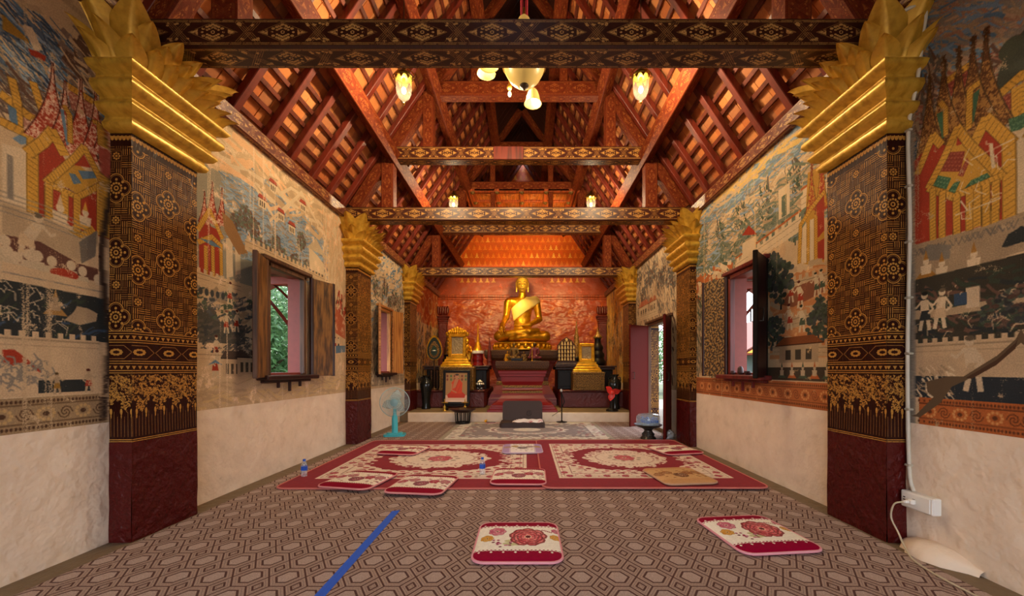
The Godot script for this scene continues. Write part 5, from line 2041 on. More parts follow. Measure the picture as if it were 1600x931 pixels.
func carpet_picture() -> ImageTexture:
	var light := rgb8(166, 142, 128)
	var dark := rgb8(78, 46, 38)
	var p := Pic.new(512, 512, 0, 2, 0, 2, light)
	for i in range(-1, 3):
		for j in range(-1, 3):
			var c := Vector2(i + 0.5, j + 0.5)
			var hx := [-0.5, 0.0, -0.2, -0.5, 0.2, -0.5, 0.5, 0.0, 0.2, 0.5, -0.2, 0.5]
			for q in [[1.0, 0.045], [0.6, 0.055]]:
				var a := []
				for k in range(0, 12, 2):
					a.append_array([c.x + hx[k] * q[0], c.y + hx[k + 1] * q[0]])
				if q[0] < 1.0:
					p.poly(a, light.lightened(0.12))
				p.line(a, q[1], dark, true)
			for q in [0.42]:
				p.line([i - 0.3 * q, j, i, j - 0.5 * q, i + 0.3 * q, j, i, j + 0.5 * q], 0.05, dark, true)
			# fine weave lines following the outlines
			for q in [0.8]:
				var a := []
				for k in range(0, 12, 2):
					a.append_array([c.x + hx[k] * q, c.y + hx[k + 1] * q])
				p.line(a, 0.012, light.darkened(0.25), true)
			for q in [0.7, 0.2]:
				p.line([i - 0.3 * q, j, i, j - 0.5 * q, i + 0.3 * q, j, i, j + 0.5 * q], 0.012, light.darkened(0.25), true)
	p.wear(0.0, dark, 0.26, 5, 0.05, 0.0, 0.24)
	return p.tex()


func bloom(p: Pic, x: float, y: float, r: float, c: Color, c2: Color) -> void:
	if r > 0.12:
		for ring in 4:
			var n := 9 - ring
			for k in n:
				var a := TAU * (k + 0.5 * (ring % 2)) / n + 0.2 * p.r.randf()
				var e := Vector2(cos(a), sin(a)) * r * (1.0 - 0.2 * ring)
				var s := Vector2(-e.y, e.x) * (0.42 + 0.06 * ring)
				var tone := c.lerp(c2, p.r.randf())
				for g in 2:
					var f := 1.0 - 0.12 * g
					p.poly([x + e.x * 0.2, y + e.y * 0.2, x + e.x * 0.6 + s.x * f, y + e.y * 0.6 + s.y * f, x + e.x * 0.9 * f + s.x * 0.6 * f, y + e.y * 0.9 * f + s.y * 0.6 * f, x + e.x * f, y + e.y * f, x + e.x * 0.9 * f - s.x * 0.6 * f, y + e.y * 0.9 * f - s.y * 0.6 * f, x + e.x * 0.6 - s.x * f, y + e.y * 0.6 - s.y * f], tone.darkened(0.34) if g == 0 else tone)
				p.line([x + e.x * 0.4, y + e.y * 0.4, x + e.x * 0.85, y + e.y * 0.85], r * 0.05, tone.lightened(0.3))
		p.disc(x, y, r * 0.14, r * 0.14, c.darkened(0.5))
		for k in 9:
			p.disc(x + cos(k * 0.7) * r * 0.16, y + sin(k * 0.7) * r * 0.16, r * 0.035, r * 0.035, Color(0.94, 0.88, 0.74))
		return
	for ring in 4:
		var q := 1.0 - ring * 0.23
		for k in 8:
			var a := TAU * k / 7 + ring * 0.5
			var cc := c.lerp(c2, p.r.randf() * 0.7)
			p.disc(x + cos(a) * r * 0.6 * q, y + sin(a) * r * 0.6 * q, r * 0.42 * q, r * 0.42 * q, cc.darkened(0.28))
			p.disc(x + cos(a) * r * 0.6 * q, y + sin(a) * r * 0.6 * q, r * 0.36 * q, r * 0.36 * q, cc)
	p.disc(x, y, r * 0.16, r * 0.16, c.darkened(0.45))
	for k in 7:
		p.disc(x + cos(k * 0.9) * r * 0.16, y + sin(k * 0.9) * r * 0.16, r * 0.05, r * 0.05, Color(0.92, 0.85, 0.7))


func rug_picture() -> ImageTexture:
	var red := rgb8(136, 5, 30)
	var cream := rgb8(222, 204, 186)
	var p := Pic.new(1000, 1000, 0, 1, 0, 1, red)
	p.rect(0.085, 0.13, 0.915, 0.87, cream)
	for q in [0.015, 0.03]:
		p.line([0.085 + q, 0.13 + q, 0.915 - q, 0.13 + q, 0.915 - q, 0.87 - q, 0.085 + q, 0.87 - q], 0.004, rgb8(170, 140, 124), true)
	p.line([0.155, 0.2, 0.845, 0.2, 0.845, 0.8, 0.155, 0.8], 0.005, rgb8(160, 120, 110), true)
	for i in 9:
		for y in [0.165, 0.835]:
			bloom(p, 0.14 + i * 0.09, y, 0.018, rgb8(186, 72, 88), rgb8(160, 30, 60))
	for i in 7:
		for x in [0.12, 0.88]:
			bloom(p, x, 0.22 + i * 0.093, 0.018, rgb8(186, 72, 88), rgb8(160, 30, 60))
	for i in 500:
		var x := p.r.randf_range(0.1, 0.9)
		var y := p.r.randf_range(0.145, 0.855)
		p.disc(x, y, p.r.randf_range(0.003, 0.009), p.r.randf_range(0.003, 0.007), [rgb8(186, 130, 120), rgb8(160, 138, 110), rgb8(176, 90, 100), rgb8(206, 186, 160)][i % 4])
	# red field with a ragged scalloped edge
	var a := []
	for i in 120:
		var t := TAU * i / 120
		var k := 1.0 + 0.07 * sin(t * 12.0) + 0.05 * sin(t * 31.0)
		var c := cos(t)
		var s := sin(t)
		var e := pow(pow(absf(c), 3.2) + pow(absf(s), 3.2), -1.0 / 3.2)
		a.append_array([0.5 + c * e * 0.325 * k, 0.5 + s * e * 0.27 * k])
	p.poly(a, red)
	# lace of leaves and buds along its edge
	for i in 420:
		var t := p.r.randf() * TAU
		var c := cos(t)
		var s := sin(t)
		var e := pow(pow(absf(c), 3.2) + pow(absf(s), 3.2), -1.0 / 3.2) * p.r.randf_range(0.9, 1.12)
		p.disc(0.5 + c * e * 0.325, 0.5 + s * e * 0.27, p.r.randf_range(0.006, 0.016), p.r.randf_range(0.006, 0.012), red if p.r.randf() < 0.4 else cream if p.r.randf() < 0.8 else rgb8(190, 110, 116))
	# scrolls in the corners
	for sx in [-1, 1]:
		for sy in [-1, 1]:
			for k in 5:
				var cx: float = 0.5 + sx * (0.31 - 0.035 * k)
				var cy: float = 0.5 + sy * (0.16 + 0.028 * k)
				p.disc(cx, cy, 0.034, 0.026, cream)
				p.disc(cx + sx * 0.008, cy, 0.015, 0.012, rgb8(176, 60, 72) if k % 2 else red)
			for k in 4:
				var cx: float = 0.5 + sx * (0.05 + k * 0.055)
				p.disc(cx, 0.5 + sy * 0.255, 0.03, 0.022, cream)
				p.disc(cx, 0.5 + sy * 0.255, 0.012, 0.01, rgb8(190, 90, 100))
	# medallion
	a = []
	for i in 100:
		var t := TAU * i / 100
		var k := 1.0 + 0.05 * cos(t * 16.0) + 0.16 * pow(absf(cos(t)), 6)
		a.append_array([0.5 + cos(t) * 0.205 * k, 0.5 + sin(t) * 0.185 * k])
	p.poly(a, cream)
	for i in 260:
		var t := p.r.randf() * TAU
		var e := p.r.randf_range(0.88, 1.1)
		p.disc(0.5 + cos(t) * 0.205 * e, 0.5 + sin(t) * 0.185 * e, p.r.randf_range(0.006, 0.014), p.r.randf_range(0.005, 0.011), red if p.r.randf() < 0.35 else cream)
	for i in 46:
		var t := TAU * i / 46
		p.disc(0.5 + cos(t) * 0.165, 0.5 + sin(t) * 0.135, 0.006, 0.006, rgb8(170, 120, 110))
	bloom(p, 0.5, 0.5, 0.06, rgb8(190, 70, 84), rgb8(214, 140, 140))
	for i in 10:
		p.disc(0.5 + cos(i * 0.63) * 0.085, 0.5 + sin(i * 0.63) * 0.07, 0.013, 0.009, rgb8(150, 130, 110))
	p.wear(0.0, cream, 0.15, 15, 0.03)
	return p.tex()


func grey_rug_picture() -> ImageTexture:
	var base := rgb8(128, 112, 104)
	var pale := rgb8(204, 194, 176)
	var p := Pic.new(640, 512, 0, 1, 0, 1, rgb8(150, 138, 112))
	p.rect(0.03, 0.04, 0.97, 0.96, pale)
	p.rect(0.1, 0.13, 0.9, 0.87, base)
	for i in 700:
		var x := p.r.randf_range(0.03, 0.97)
		var y := p.r.randf_range(0.04, 0.96)
		var edge := minf(minf(x, 1 - x) * 1.3, minf(y, 1 - y))
		if edge < 0.24:
			p.disc(x, y, 0.012, 0.014, [base, pale, rgb8(150, 90, 84), rgb8(186, 174, 150)][p.r.randi() % 4])
	var a := []
	for i in 100:
		var t := TAU * i / 100
		a.append_array([0.5 + cos(t) * 0.26 * (1 + 0.06 * cos(t * 14)), 0.5 + sin(t) * 0.24 * (1 + 0.06 * cos(t * 14))])
	p.poly(a, pale)
	p.disc(0.5, 0.5, 0.2, 0.17, base)
	for i in 60:
		var t := TAU * i / 60
		p.disc(0.5 + cos(t) * 0.225, 0.5 + sin(t) * 0.2, 0.012, 0.012, rgb8(150, 84, 80) if i % 2 else base)
	p.disc(0.5, 0.5, 0.09, 0.09, pale)
	p.wear(0.0, pale, 0.2, 25, 0.03)
	return p.tex()


func flat_mat(pts: PackedVector2Array, thick: float, w: float, d: float) -> MB:
	var mb := MB.new()
	mb.plate(pts, 0.0, thick, Vector3.ZERO, FLAT)
	return mb


func build_floor_coverings() -> void:
	var o := MB.new()
	o.plate(PackedVector2Array([Vector2(-2.48, -2.4), Vector2(2.24, -2.4), Vector2(2.26, 8.29), Vector2(-2.46, 8.29)]), 0.0, 0.008, Vector3.ZERO, FLAT)
	tag(part("carpet", o, mat(Color.WHITE, 0.95, 0, carpet_picture(), {"scale": Vector3(0.5 / 0.193, 0.5 / 0.182, 1), "bump": T.fine, "depth": 0.2}), self, Vector3(0, 0.001, 0)), "brown and beige fitted carpet with hexagons and diamonds over the whole floor", "carpet")
	var rug := rug_picture()
	var y := 0.01
	for k in 2:
		var w := 2.52 if k == 0 else 2.06
		var dd := 2.42
		var x := -2.3 if k == 0 else 0.15
		var m := mat(Color.WHITE, 0.9, 0, rug, {"scale": Vector3(1.0 / w, 1.0 / dd, 1), "sheen": 0.05, "bump": T.fine, "depth": 0.15})
		var mb := flat_mat(rounded(0, 0, w, dd, 0.1), 0.012, w, dd)
		var r := thing("rug", Vector3(x, y + k * 0.0145, -3.58 - 0.03 * (1 - k)), ["large red and cream rug at the left, under the two water bottles", "large red and cream rug at the right, its edge lapping over the other red rug"][k], "rug", "red rugs across the nave")
		part("pile", mb, m, r)
		mb = MB.new()
		var path := []
		for q in rounded(0, 0, w, dd, 0.1):
			path.append(Vector3(q.x, 0.008, -q.y))
		path.append(path[0])
		mb.tube(path, 0.009, 6)
		part("binding", mb, mat(rgb8(196, 110, 100), 0.8), r)
	var mb := flat_mat(rounded(0, 0, 2.75, 2.1, 0.03), 0.009, 2.75, 2.1)
	tag(part("rug", mb, mat(Color.WHITE, 0.95, 0, grey_rug_picture(), {"scale": Vector3(1.0 / 2.75, 1.0 / 2.1, 1), "sheen": 0.2}), self, Vector3(-1.36, 0.0095, -6.1)), "grey and cream rug in front of the altar step, under the brown floor chair", "rug")
	# blue tape on the carpet
	mb = MB.new()
	mb.plate(PackedVector2Array([Vector2(-0.05, 0.4), Vector2(0.0, 0.4), Vector2(-0.02, 3.08), Vector2(-0.075, 3.06)]), 0.0, 0.0025, Vector3.ZERO, FLAT)
	for k in 2:
		mb.plate(PackedVector2Array([Vector2(-0.04 + 0.02 * k, 0.4), Vector2(-0.035 + 0.02 * k, 0.4), Vector2(-0.05 + 0.02 * k, 3.06), Vector2(-0.056 + 0.02 * k, 3.06)]), 0.0025, 0.0035, Vector3.ZERO, FLAT)
	tag(part("floor_tape", mb, mat(rgb8(6, 92, 214), 0.5), self, Vector3(-0.955, 0.0095, 0)), "long strip of bright blue tape stuck down on the carpet", "tape")


func cushion_picture(kind: int) -> ImageTexture:
	var ends: Color = [rgb8(142, 0, 48), rgb8(134, 6, 40), rgb8(170, 146, 190), rgb8(196, 150, 104)][kind]
	var ground: Color = [rgb8(240, 236, 222), rgb8(232, 222, 206), rgb8(228, 222, 220), rgb8(204, 164, 116)][kind]
	var p := Pic.new(400, 400, 0, 1, 0, 1, ends)
	var horizontal := kind != 2
	var a := 0.2
	if horizontal:
		p.rect(0, a, 1, 1 - a * 0.9, ground)
	else:
		p.rect(a, 0, 1 - a, 1, ground)
	for i in 22:
		var t := (i + 0.5) / 22
		for e in [a, 1 - a]:
			var q := Vector2(t, e) if horizontal else Vector2(e, t)
			p.disc(q.x, q.y, 0.026, 0.018, ground)
			p.disc(q.x, q.y, 0.012, 0.009, ends)
			if i % 3 == 1 and kind == 0:
				var o := -0.045 if e < 0.5 else 0.045
				p.poly([q.x - 0.018, q.y + o, q.x, q.y + o - 0.018, q.x + 0.018, q.y + o, q.x, q.y + o + 0.018], ground)
	if kind == 0:
		for k in 7:
			p.disc(0.44 + 0.06 * cos(k), 0.36 + 0.05 * sin(k * 2.0), 0.06, 0.03, rgb8(196, 196, 150))
		bloom(p, 0.62, 0.52, 0.24, rgb8(206, 84, 92), rgb8(226, 130, 128))
		bloom(p, 0.24, 0.66, 0.11, rgb8(200, 92, 120), rgb8(228, 180, 186))
		bloom(p, 0.13, 0.48, 0.08, rgb8(214, 150, 60), rgb8(232, 196, 120))
		bloom(p, 0.95, 0.52, 0.07, rgb8(214, 150, 60), rgb8(232, 196, 120))
		bloom(p, 0.97, 0.7, 0.06, rgb8(200, 92, 120), rgb8(228, 180, 186))
		for k in 16:
			p.disc(p.r.randf_range(0.2, 0.42), p.r.randf_range(0.26, 0.5), 0.018, 0.014, [rgb8(150, 50, 84), rgb8(196, 120, 150), rgb8(120, 70, 76)][k % 3])
		for k in 6:
			p.disc(0.8 + k * 0.022, 0.7 - 0.01 * k, 0.01, 0.012, rgb8(140, 30, 56))
	else:
		var cs: Array = [[], [rgb8(170, 52, 72), rgb8(196, 120, 124), rgb8(150, 84, 96)], [rgb8(150, 124, 150), rgb8(196, 156, 80), rgb8(128, 112, 106)], [rgb8(150, 90, 50), rgb8(176, 116, 66), rgb8(130, 80, 48)]][kind]
		for k in 40:
			var x := p.r.randf_range(0.03, 0.97)
			var y := p.r.randf_range(a + 0.05, 0.95 - a)
			if not horizontal:
				var t := x
				x = y
				y = t
			p.disc(x, y, 0.03, 0.014, (cs[k % 3] as Color).darkened(0.15))
		for k in 5:
			bloom(p, 0.12 + k * 0.19, 0.5 + 0.1 * sin(k * 2.2), 0.1 if k != 2 else 0.14, cs[k % 3], cs[(k + 1) % 3].lightened(0.3))
	p.wear(0.0, ground, 0.1, 35 + kind, 0.03)
	return p.tex()


func build_cushions() -> void:
	var outline := rounded(-0.26, -0.285, 0.26, 0.285, 0.075, 5)
	var rows := []
	for t in [0.02, 0.25, 0.5, 0.7, 0.85, 0.94, 0.985, 1.0, 0.985]:
		var row := PackedVector3Array()
		for q in outline:
			var low: bool = rows.size() == 8
			row.append(Vector3(q.x * t, 0.002 if low else 0.016 + 0.02 * pow(1.0 - pow(t, 5), 0.6), -q.y * t))
		rows.append(row)
	var mb := MB.new()
	mb.grid(rows, true, 1, 1, true)
	for i in mb.v.size():
		mb.uv[i] = Vector2(mb.v[i].x / 0.52 + 0.5, mb.v[i].z / 0.57 + 0.5)
	var pad := mb.mesh()
	mb = MB.new()
	var path := []
	for q in outline:
		path.append(Vector3(q.x, 0.014, -q.y))
	path.append(path[0])
	mb.tube(path, 0.0085, 6)
	var piping := mb.mesh()
	var ms := []
	for k in 4:
		ms.append(mat(Color.WHITE, 0.75, 0, cushion_picture(k), {"spec": 0.2}))
	var pipe := [mat(rgb8(222, 150, 160), 0.7), mat(rgb8(214, 140, 140), 0.7), mat(rgb8(190, 170, 190), 0.7), mat(rgb8(190, 150, 120), 0.7)]
	for q in [
		[-0.05, 2.5, 0.0, 0, "crimson seat cushion with a big pink rose, alone at the middle of the bare carpet"],
		[1.5, 2.62, 0.1, 0, "rose-printed seat cushion in shade near the foot of the nearest right pillar"],
		[-0.95, 3.68, -0.12, 1, "red-ended floral cushion half on the bare carpet at the rug's front edge"],
		[-1.6, 3.83, -0.2, 1, "red-bordered floral cushion on the rug front, beside the capped water bottle at the wall"],
		[-0.07, 3.95, -0.02, 1, "red-ended floral cushion at the rug front, below the bottle in the middle"],
		[-0.05, 5.33, 0.02, 2, "white floral cushion with violet ends where the two red rugs meet"],
		[-1.6, 5.25, -0.16, 1, "cream floral cushion with red ends lying inside the left red rug"],
		[1.5, 3.92, 0.12, 3, "tan floral cushion at the front edge of the right red rug"],
		[1.93, 5.2, 0.22, 1, "dark red cushion with cream flowers at the back corner of the right red rug"]]:
		var d: float = q[1]
		var on_rug := 0.0285 if (d > 3.3 and q[0] < 0.15) else 0.042 if d > 3.3 else 0.011
		var t := thing("seat_cushion", Vector3(q[0], on_rug - 0.002, -d), q[4], "cushion", "seat cushions on the floor", q[2])
		part("pad", pad, ms[q[3]], t)
		part("piping", piping, pipe[q[3]], t)


# ---------------------------------------------------------------- altar: platform, plinth, thrones

func build_altar() -> void:
	T.relief = noise_tex(256, 256, 0.06, [rgb8(34, 22, 14), rgb8(70, 46, 22), rgb8(168, 124, 50), rgb8(198, 152, 66)], 81, 3)
	M.relief = mat(Color.WHITE, 0.42, 0.3, T.relief, {"tri": 2.4, "bump": T.relief, "depth": 0.8})
	M.relief_dark = mat(rgb8(150, 120, 90), 0.45, 0.2, T.relief, {"tri": 3.0, "bump": T.relief, "depth": 0.6})
	var mb := MB.new()
	mb.box(Vector3(NAVE_X, 0.1, -10.14), Vector3(5.06, 0.2, 3.68), Basis(), 0.012)
	var st := struct("floor", mb, M.concrete)
	mb = MB.new()
	mb.box(Vector3(NAVE_X, 0.1, -8.295), Vector3(4.72, 0.204, 0.06), Basis(), 0.012)
	part("white_riser", mb, M.white_step, st)
	# red masonry plinths either side of the throne
	for s in [-1, 1]:
		mb = MB.new()
		var x0 := -2.6 if s < 0 else 0.79
		var x1 := -0.97 if s < 0 else 2.36
		mb.box(Vector3((x0 + x1) / 2, 0.39, -10.55), Vector3(x1 - x0, 0.38, 2.4), Basis(), 0.02)
		mb.box(Vector3((x0 + x1) / 2, 0.595, -10.53), Vector3(x1 - x0, 0.03, 2.44), Basis(), 0.01)
		tag(part("altar_plinth", mb, M.dark_red, self), "low dark red plinth at the %s of the throne, carrying the black altar table" % ("left" if s < 0 else "right"), "plinth", "red plinths of the altar")
	# black lacquer altar tables
	for s in [-1, 1]:
		var x0 := -2.5 if s < 0 else 0.72
		var x1 := -0.92 if s < 0 else 2.18
		var t := thing("altar_table", Vector3((x0 + x1) / 2, 0.61, -10.24), "black lacquered altar table at the %s of the golden statue" % ("left" if s < 0 else "right"), "altar table", "black altar tables")
		mb = MB.new()
		mb.box(Vector3(0, 0.24, 0), Vector3(x1 - x0 - 0.1, 0.48, 0.9), Basis(), 0.015)
		part("body", mb, M.black, t)
		mb = MB.new()
		mb.box(Vector3(0, 0.51, 0), Vector3(x1 - x0, 0.06, 1.0), Basis(), 0.012)
		mb.box(Vector3(0, 0.56, 0), Vector3(x1 - x0 + 0.05, 0.04, 1.12), Basis(), 0.01)
		part("top", mb, M.dark_wood, t)
		for k in 2:
			mb = MB.new()
			mb.box(Vector3(-0.35 + 0.7 * k, 0.25, 0.455), Vector3(0.6, 0.36, 0.02), Basis(), 0.008)
			part("panel", mb, M.black, t)
	# front throne: waisted, red, with carved bands
	var t := thing("red_throne", Vector3(-0.08, 0.2, -8.96), "glossy red waisted throne with carved gilt lip, in front of the golden statue", "throne")
	stepped_part(t, "base", [[0.74, 0.0], [0.74, 0.045], [0.69, 0.06], [0.69, 0.1], [0.66, 0.11], [0.66, 0.14], [0.62, 0.16]], M.red_lacquer)
	stepped_part(t, "skirt", [[0.62, 0.16], [0.55, 0.2], [0.49, 0.27], [0.455, 0.34], [0.44, 0.385]], M.red_lacquer)
	stepped_part(t, "carved_band", [[0.43, 0.385], [0.435, 0.39], [0.435, 0.43], [0.42, 0.44]], M.relief)
	stepped_part(t, "waist", [[0.43, 0.44], [0.44, 0.46], [0.43, 0.48], [0.43, 0.5]], M.red_lacquer)
	stepped_part(t, "carved_band", [[0.425, 0.5], [0.43, 0.505], [0.43, 0.545], [0.42, 0.555]], M.relief)
	stepped_part(t, "bowl", [[0.42, 0.555], [0.435, 0.6], [0.45, 0.64], [0.46, 0.74], [0.49, 0.75], [0.495, 0.8], [0.51, 0.81], [0.515, 0.86], [0.535, 0.88]], M.red_lacquer)
	stepped_part(t, "lip", [[0.53, 0.88], [0.56, 0.92], [0.575, 0.98], [0.575, 1.06], [0.56, 1.08]], M.relief_dark)
	# pedestal of the statue behind it
	t = thing("statue_pedestal", Vector3(-0.09, 0.2, -10.4), "tall dark red waisted pedestal carrying the large golden statue", "pedestal")
	stepped_part(t, "base", [[0.86, 0.0], [0.86, 0.09], [0.85, 0.1], [0.85, 0.17], [0.83, 0.19], [0.8, 0.28], [0.72, 0.4], [0.66, 0.5]], M.red_lacquer)
	stepped_part(t, "carved_band", [[0.65, 0.5], [0.66, 0.51], [0.66, 0.58], [0.64, 0.6]], M.relief)
	stepped_part(t, "bowl", [[0.64, 0.6], [0.66, 0.7], [0.72, 0.86], [0.8, 1.02], [0.86, 1.12]], M.dark_red)
	stepped_part(t, "lip", [[0.86, 1.12], [0.92, 1.18], [0.95, 1.26], [0.95, 1.36], [0.92, 1.385]], M.relief_dark)
	# coffered ceiling over the altar
	var c := thing("coffered_ceiling", Vector3(NAVE_X, 5.16, -9.25), "orange coffered ceiling with lotus roundels above the altar", "ceiling panel")
	M.coffer = mat(rgb8(226, 124, 48), 0.5, 0, T.grain, {"tri": 1.0})
	M.coffer_rib = mat(rgb8(206, 96, 40), 0.5, 0, T.grain, {"tri": 1.0})
	var pn := MB.new()
	pn.box(Vector3(0, 0, 0), Vector3(0.46, 0.02, 0.46), Basis(), 0.004)
	var pm := pn.mesh()
	pn = MB.new()
	for k in 5:
		var r := 0.2 - 0.042 * k
		pn.lathe([[r, 0.0], [r, -0.012], [r - 0.016, -0.016], [r - 0.03, -0.004]], 24, Vector3(0, -0.008 - 0.001 * k, 0))
	var rm := pn.mesh()
	pn = MB.new()
	pn.lathe([[0.06, 0.0], [0.055, -0.02], [0.03, -0.035], [0.012, -0.05], [0.0, -0.05]], 12)
	var bm := pn.mesh()
	for i in 4:
		for j in 4:
			var at := Vector3((i - 1.5) * 0.56, 0.03, -0.1 - j * 0.56)
			var q := part("coffer_panel", pm, M.coffer, c, at)
			part("roundel", rm, M.coffer, q)
	for i in 5:
		pn = MB.new()
		pn.box(Vector3((i - 2) * 0.56, 0.0, -0.9), Vector3(0.1, 0.06, 2.3), Basis(), 0.008)
		part("rib", pn, M.coffer_rib, c)
		if i < 5:
			pn = MB.new()
			pn.box(Vector3(0, 0.004, 0.18 - i * 0.56), Vector3(2.34, 0.05, 0.1), Basis(), 0.008)
			part("rib", pn, M.coffer_rib, c)
		for j in 5:
			part("boss", bm, M.relief, c, Vector3((i - 2) * 0.56, -0.03, 0.18 - j * 0.56))
	pn = MB.new()
	for s in [-1, 1]:
		pn.box(Vector3(s * 1.24, 0.02, -0.9), Vector3(0.14, 0.16, 2.4), Basis(), 0.01)
	part("edge_beam", pn, M.coffer_rib, c)


func stepped_part(t: Node3D, called: String, prof: Array, m: Material) -> void:
	var mb := MB.new()
	mb.stepped(prof, Vector3.ZERO, 1.0, 0.58 if str(t.name) == "statue_pedestal" else 0.82)
	part(called, mb, m, t)


func gilt_frame(at: Vector3, w: float, h: float, label: String, crest: bool) -> void:
	var t := thing("gilded_icon_frame", at, label, "icon frame", "gilded icon frames on the altar")
	var mb := MB.new()
	mb.stepped([[w * 0.92, 0.0], [w * 0.92, 0.05], [w * 0.86, 0.06], [w * 0.8, 0.11], [w * 0.72, 0.12], [w * 0.7, 0.17], [w * 0.62, 0.19], [w * 0.6, 0.24]], Vector3.ZERO, 1.0, 0.42)
	part("stepped_base", mb, M.gold, t)
	var b := Basis(Vector3.RIGHT, -0.08)
	mb = MB.new()
	var y := 0.24
	for s in [-1, 1]:
		mb.box(Vector3(s * (w * 0.5 - 0.03), y + h / 2, 0), Vector3(0.075, h, 0.06), b, 0.01)
	for e in [0.03, h - 0.03]:
		mb.box(Vector3(0, y + e, 0), Vector3(w, 0.075, 0.062), b, 0.01)
	if crest:
		for k in 9:
			var q := (k - 4) / 4.0
			mb.ball(Vector3(q * w * 0.6, y + h + 0.1 * (1.0 - q * q), 0), Vector3(0.045, 0.075 - 0.02 * absf(q), 0.025), 8, 6)
			mb.ball(Vector3(q * w * 0.5, y + h + 0.04, 0.01), Vector3(0.035, 0.045, 0.025), 8, 6)
		for s in [-1, 1]:
			for k in 5:
				mb.ball(Vector3(s * w * 0.54, y + 0.1 + k * h * 0.2, 0), Vector3(0.03, 0.05, 0.022), 8, 6)
	part("frame", mb, M.gold, t)
	mb = MB.new()
	mb.box(Vector3(0, y + h / 2, -0.005), Vector3(w - 0.1, h - 0.1, 0.02), b)
	part("panel", mb, mat(rgb8(164, 142, 100), 0.4, 0.3, null, {"bump": T.relief, "depth": 1.0}), t)


func seated(at: Vector3, s: float, label: String, m: Material, robe: Material = null) -> Node3D:
	var t := thing("seated_statuette", at, label, "statuette", "statuettes on the altar")
	if not T.has("small_body"):
		T.small_body = body_mesh(buddha_bones(), 0.045, 0.06)
		T.small_head = body_mesh(buddha_head(), 0.03, 0.03)
	part("body", T.small_body, robe if robe else m, t, Vector3(0, 0.2 * s, 0), Basis().scaled(Vector3.ONE * s))
	part("head", T.small_head, m, t, Vector3(0, 0.2 * s, 0), Basis().scaled(Vector3.ONE * s))
	var mb := MB.new()
	mb.lathe([[0.7 * s, 0.0], [0.72 * s, 0.06 * s], [0.6 * s, 0.1 * s], [0.58 * s, 0.16 * s], [0.7 * s, 0.2 * s], [0.66 * s, 0.26 * s], [0.0, 0.26 * s]], 16, Vector3(0, 0, 0.2 * s), 1.0, 0.7)
	part("lotus_base", mb, m, t)
	return t


func spire_thing(called: String, at: Vector3, prof: Array, split: int, m1: Material, m2: Material, label: String) -> Node3D:
	var t := thing(called, at, label, "stupa", "small stupas and spires on the altar")
	var mb := MB.new()
	mb.lathe(prof.slice(0, split + 1), 18)
	part("base", mb, m1, t)
	mb = MB.new()
	mb.lathe(prof.slice(split), 18)
	part("spire", mb, m2, t)
	return t


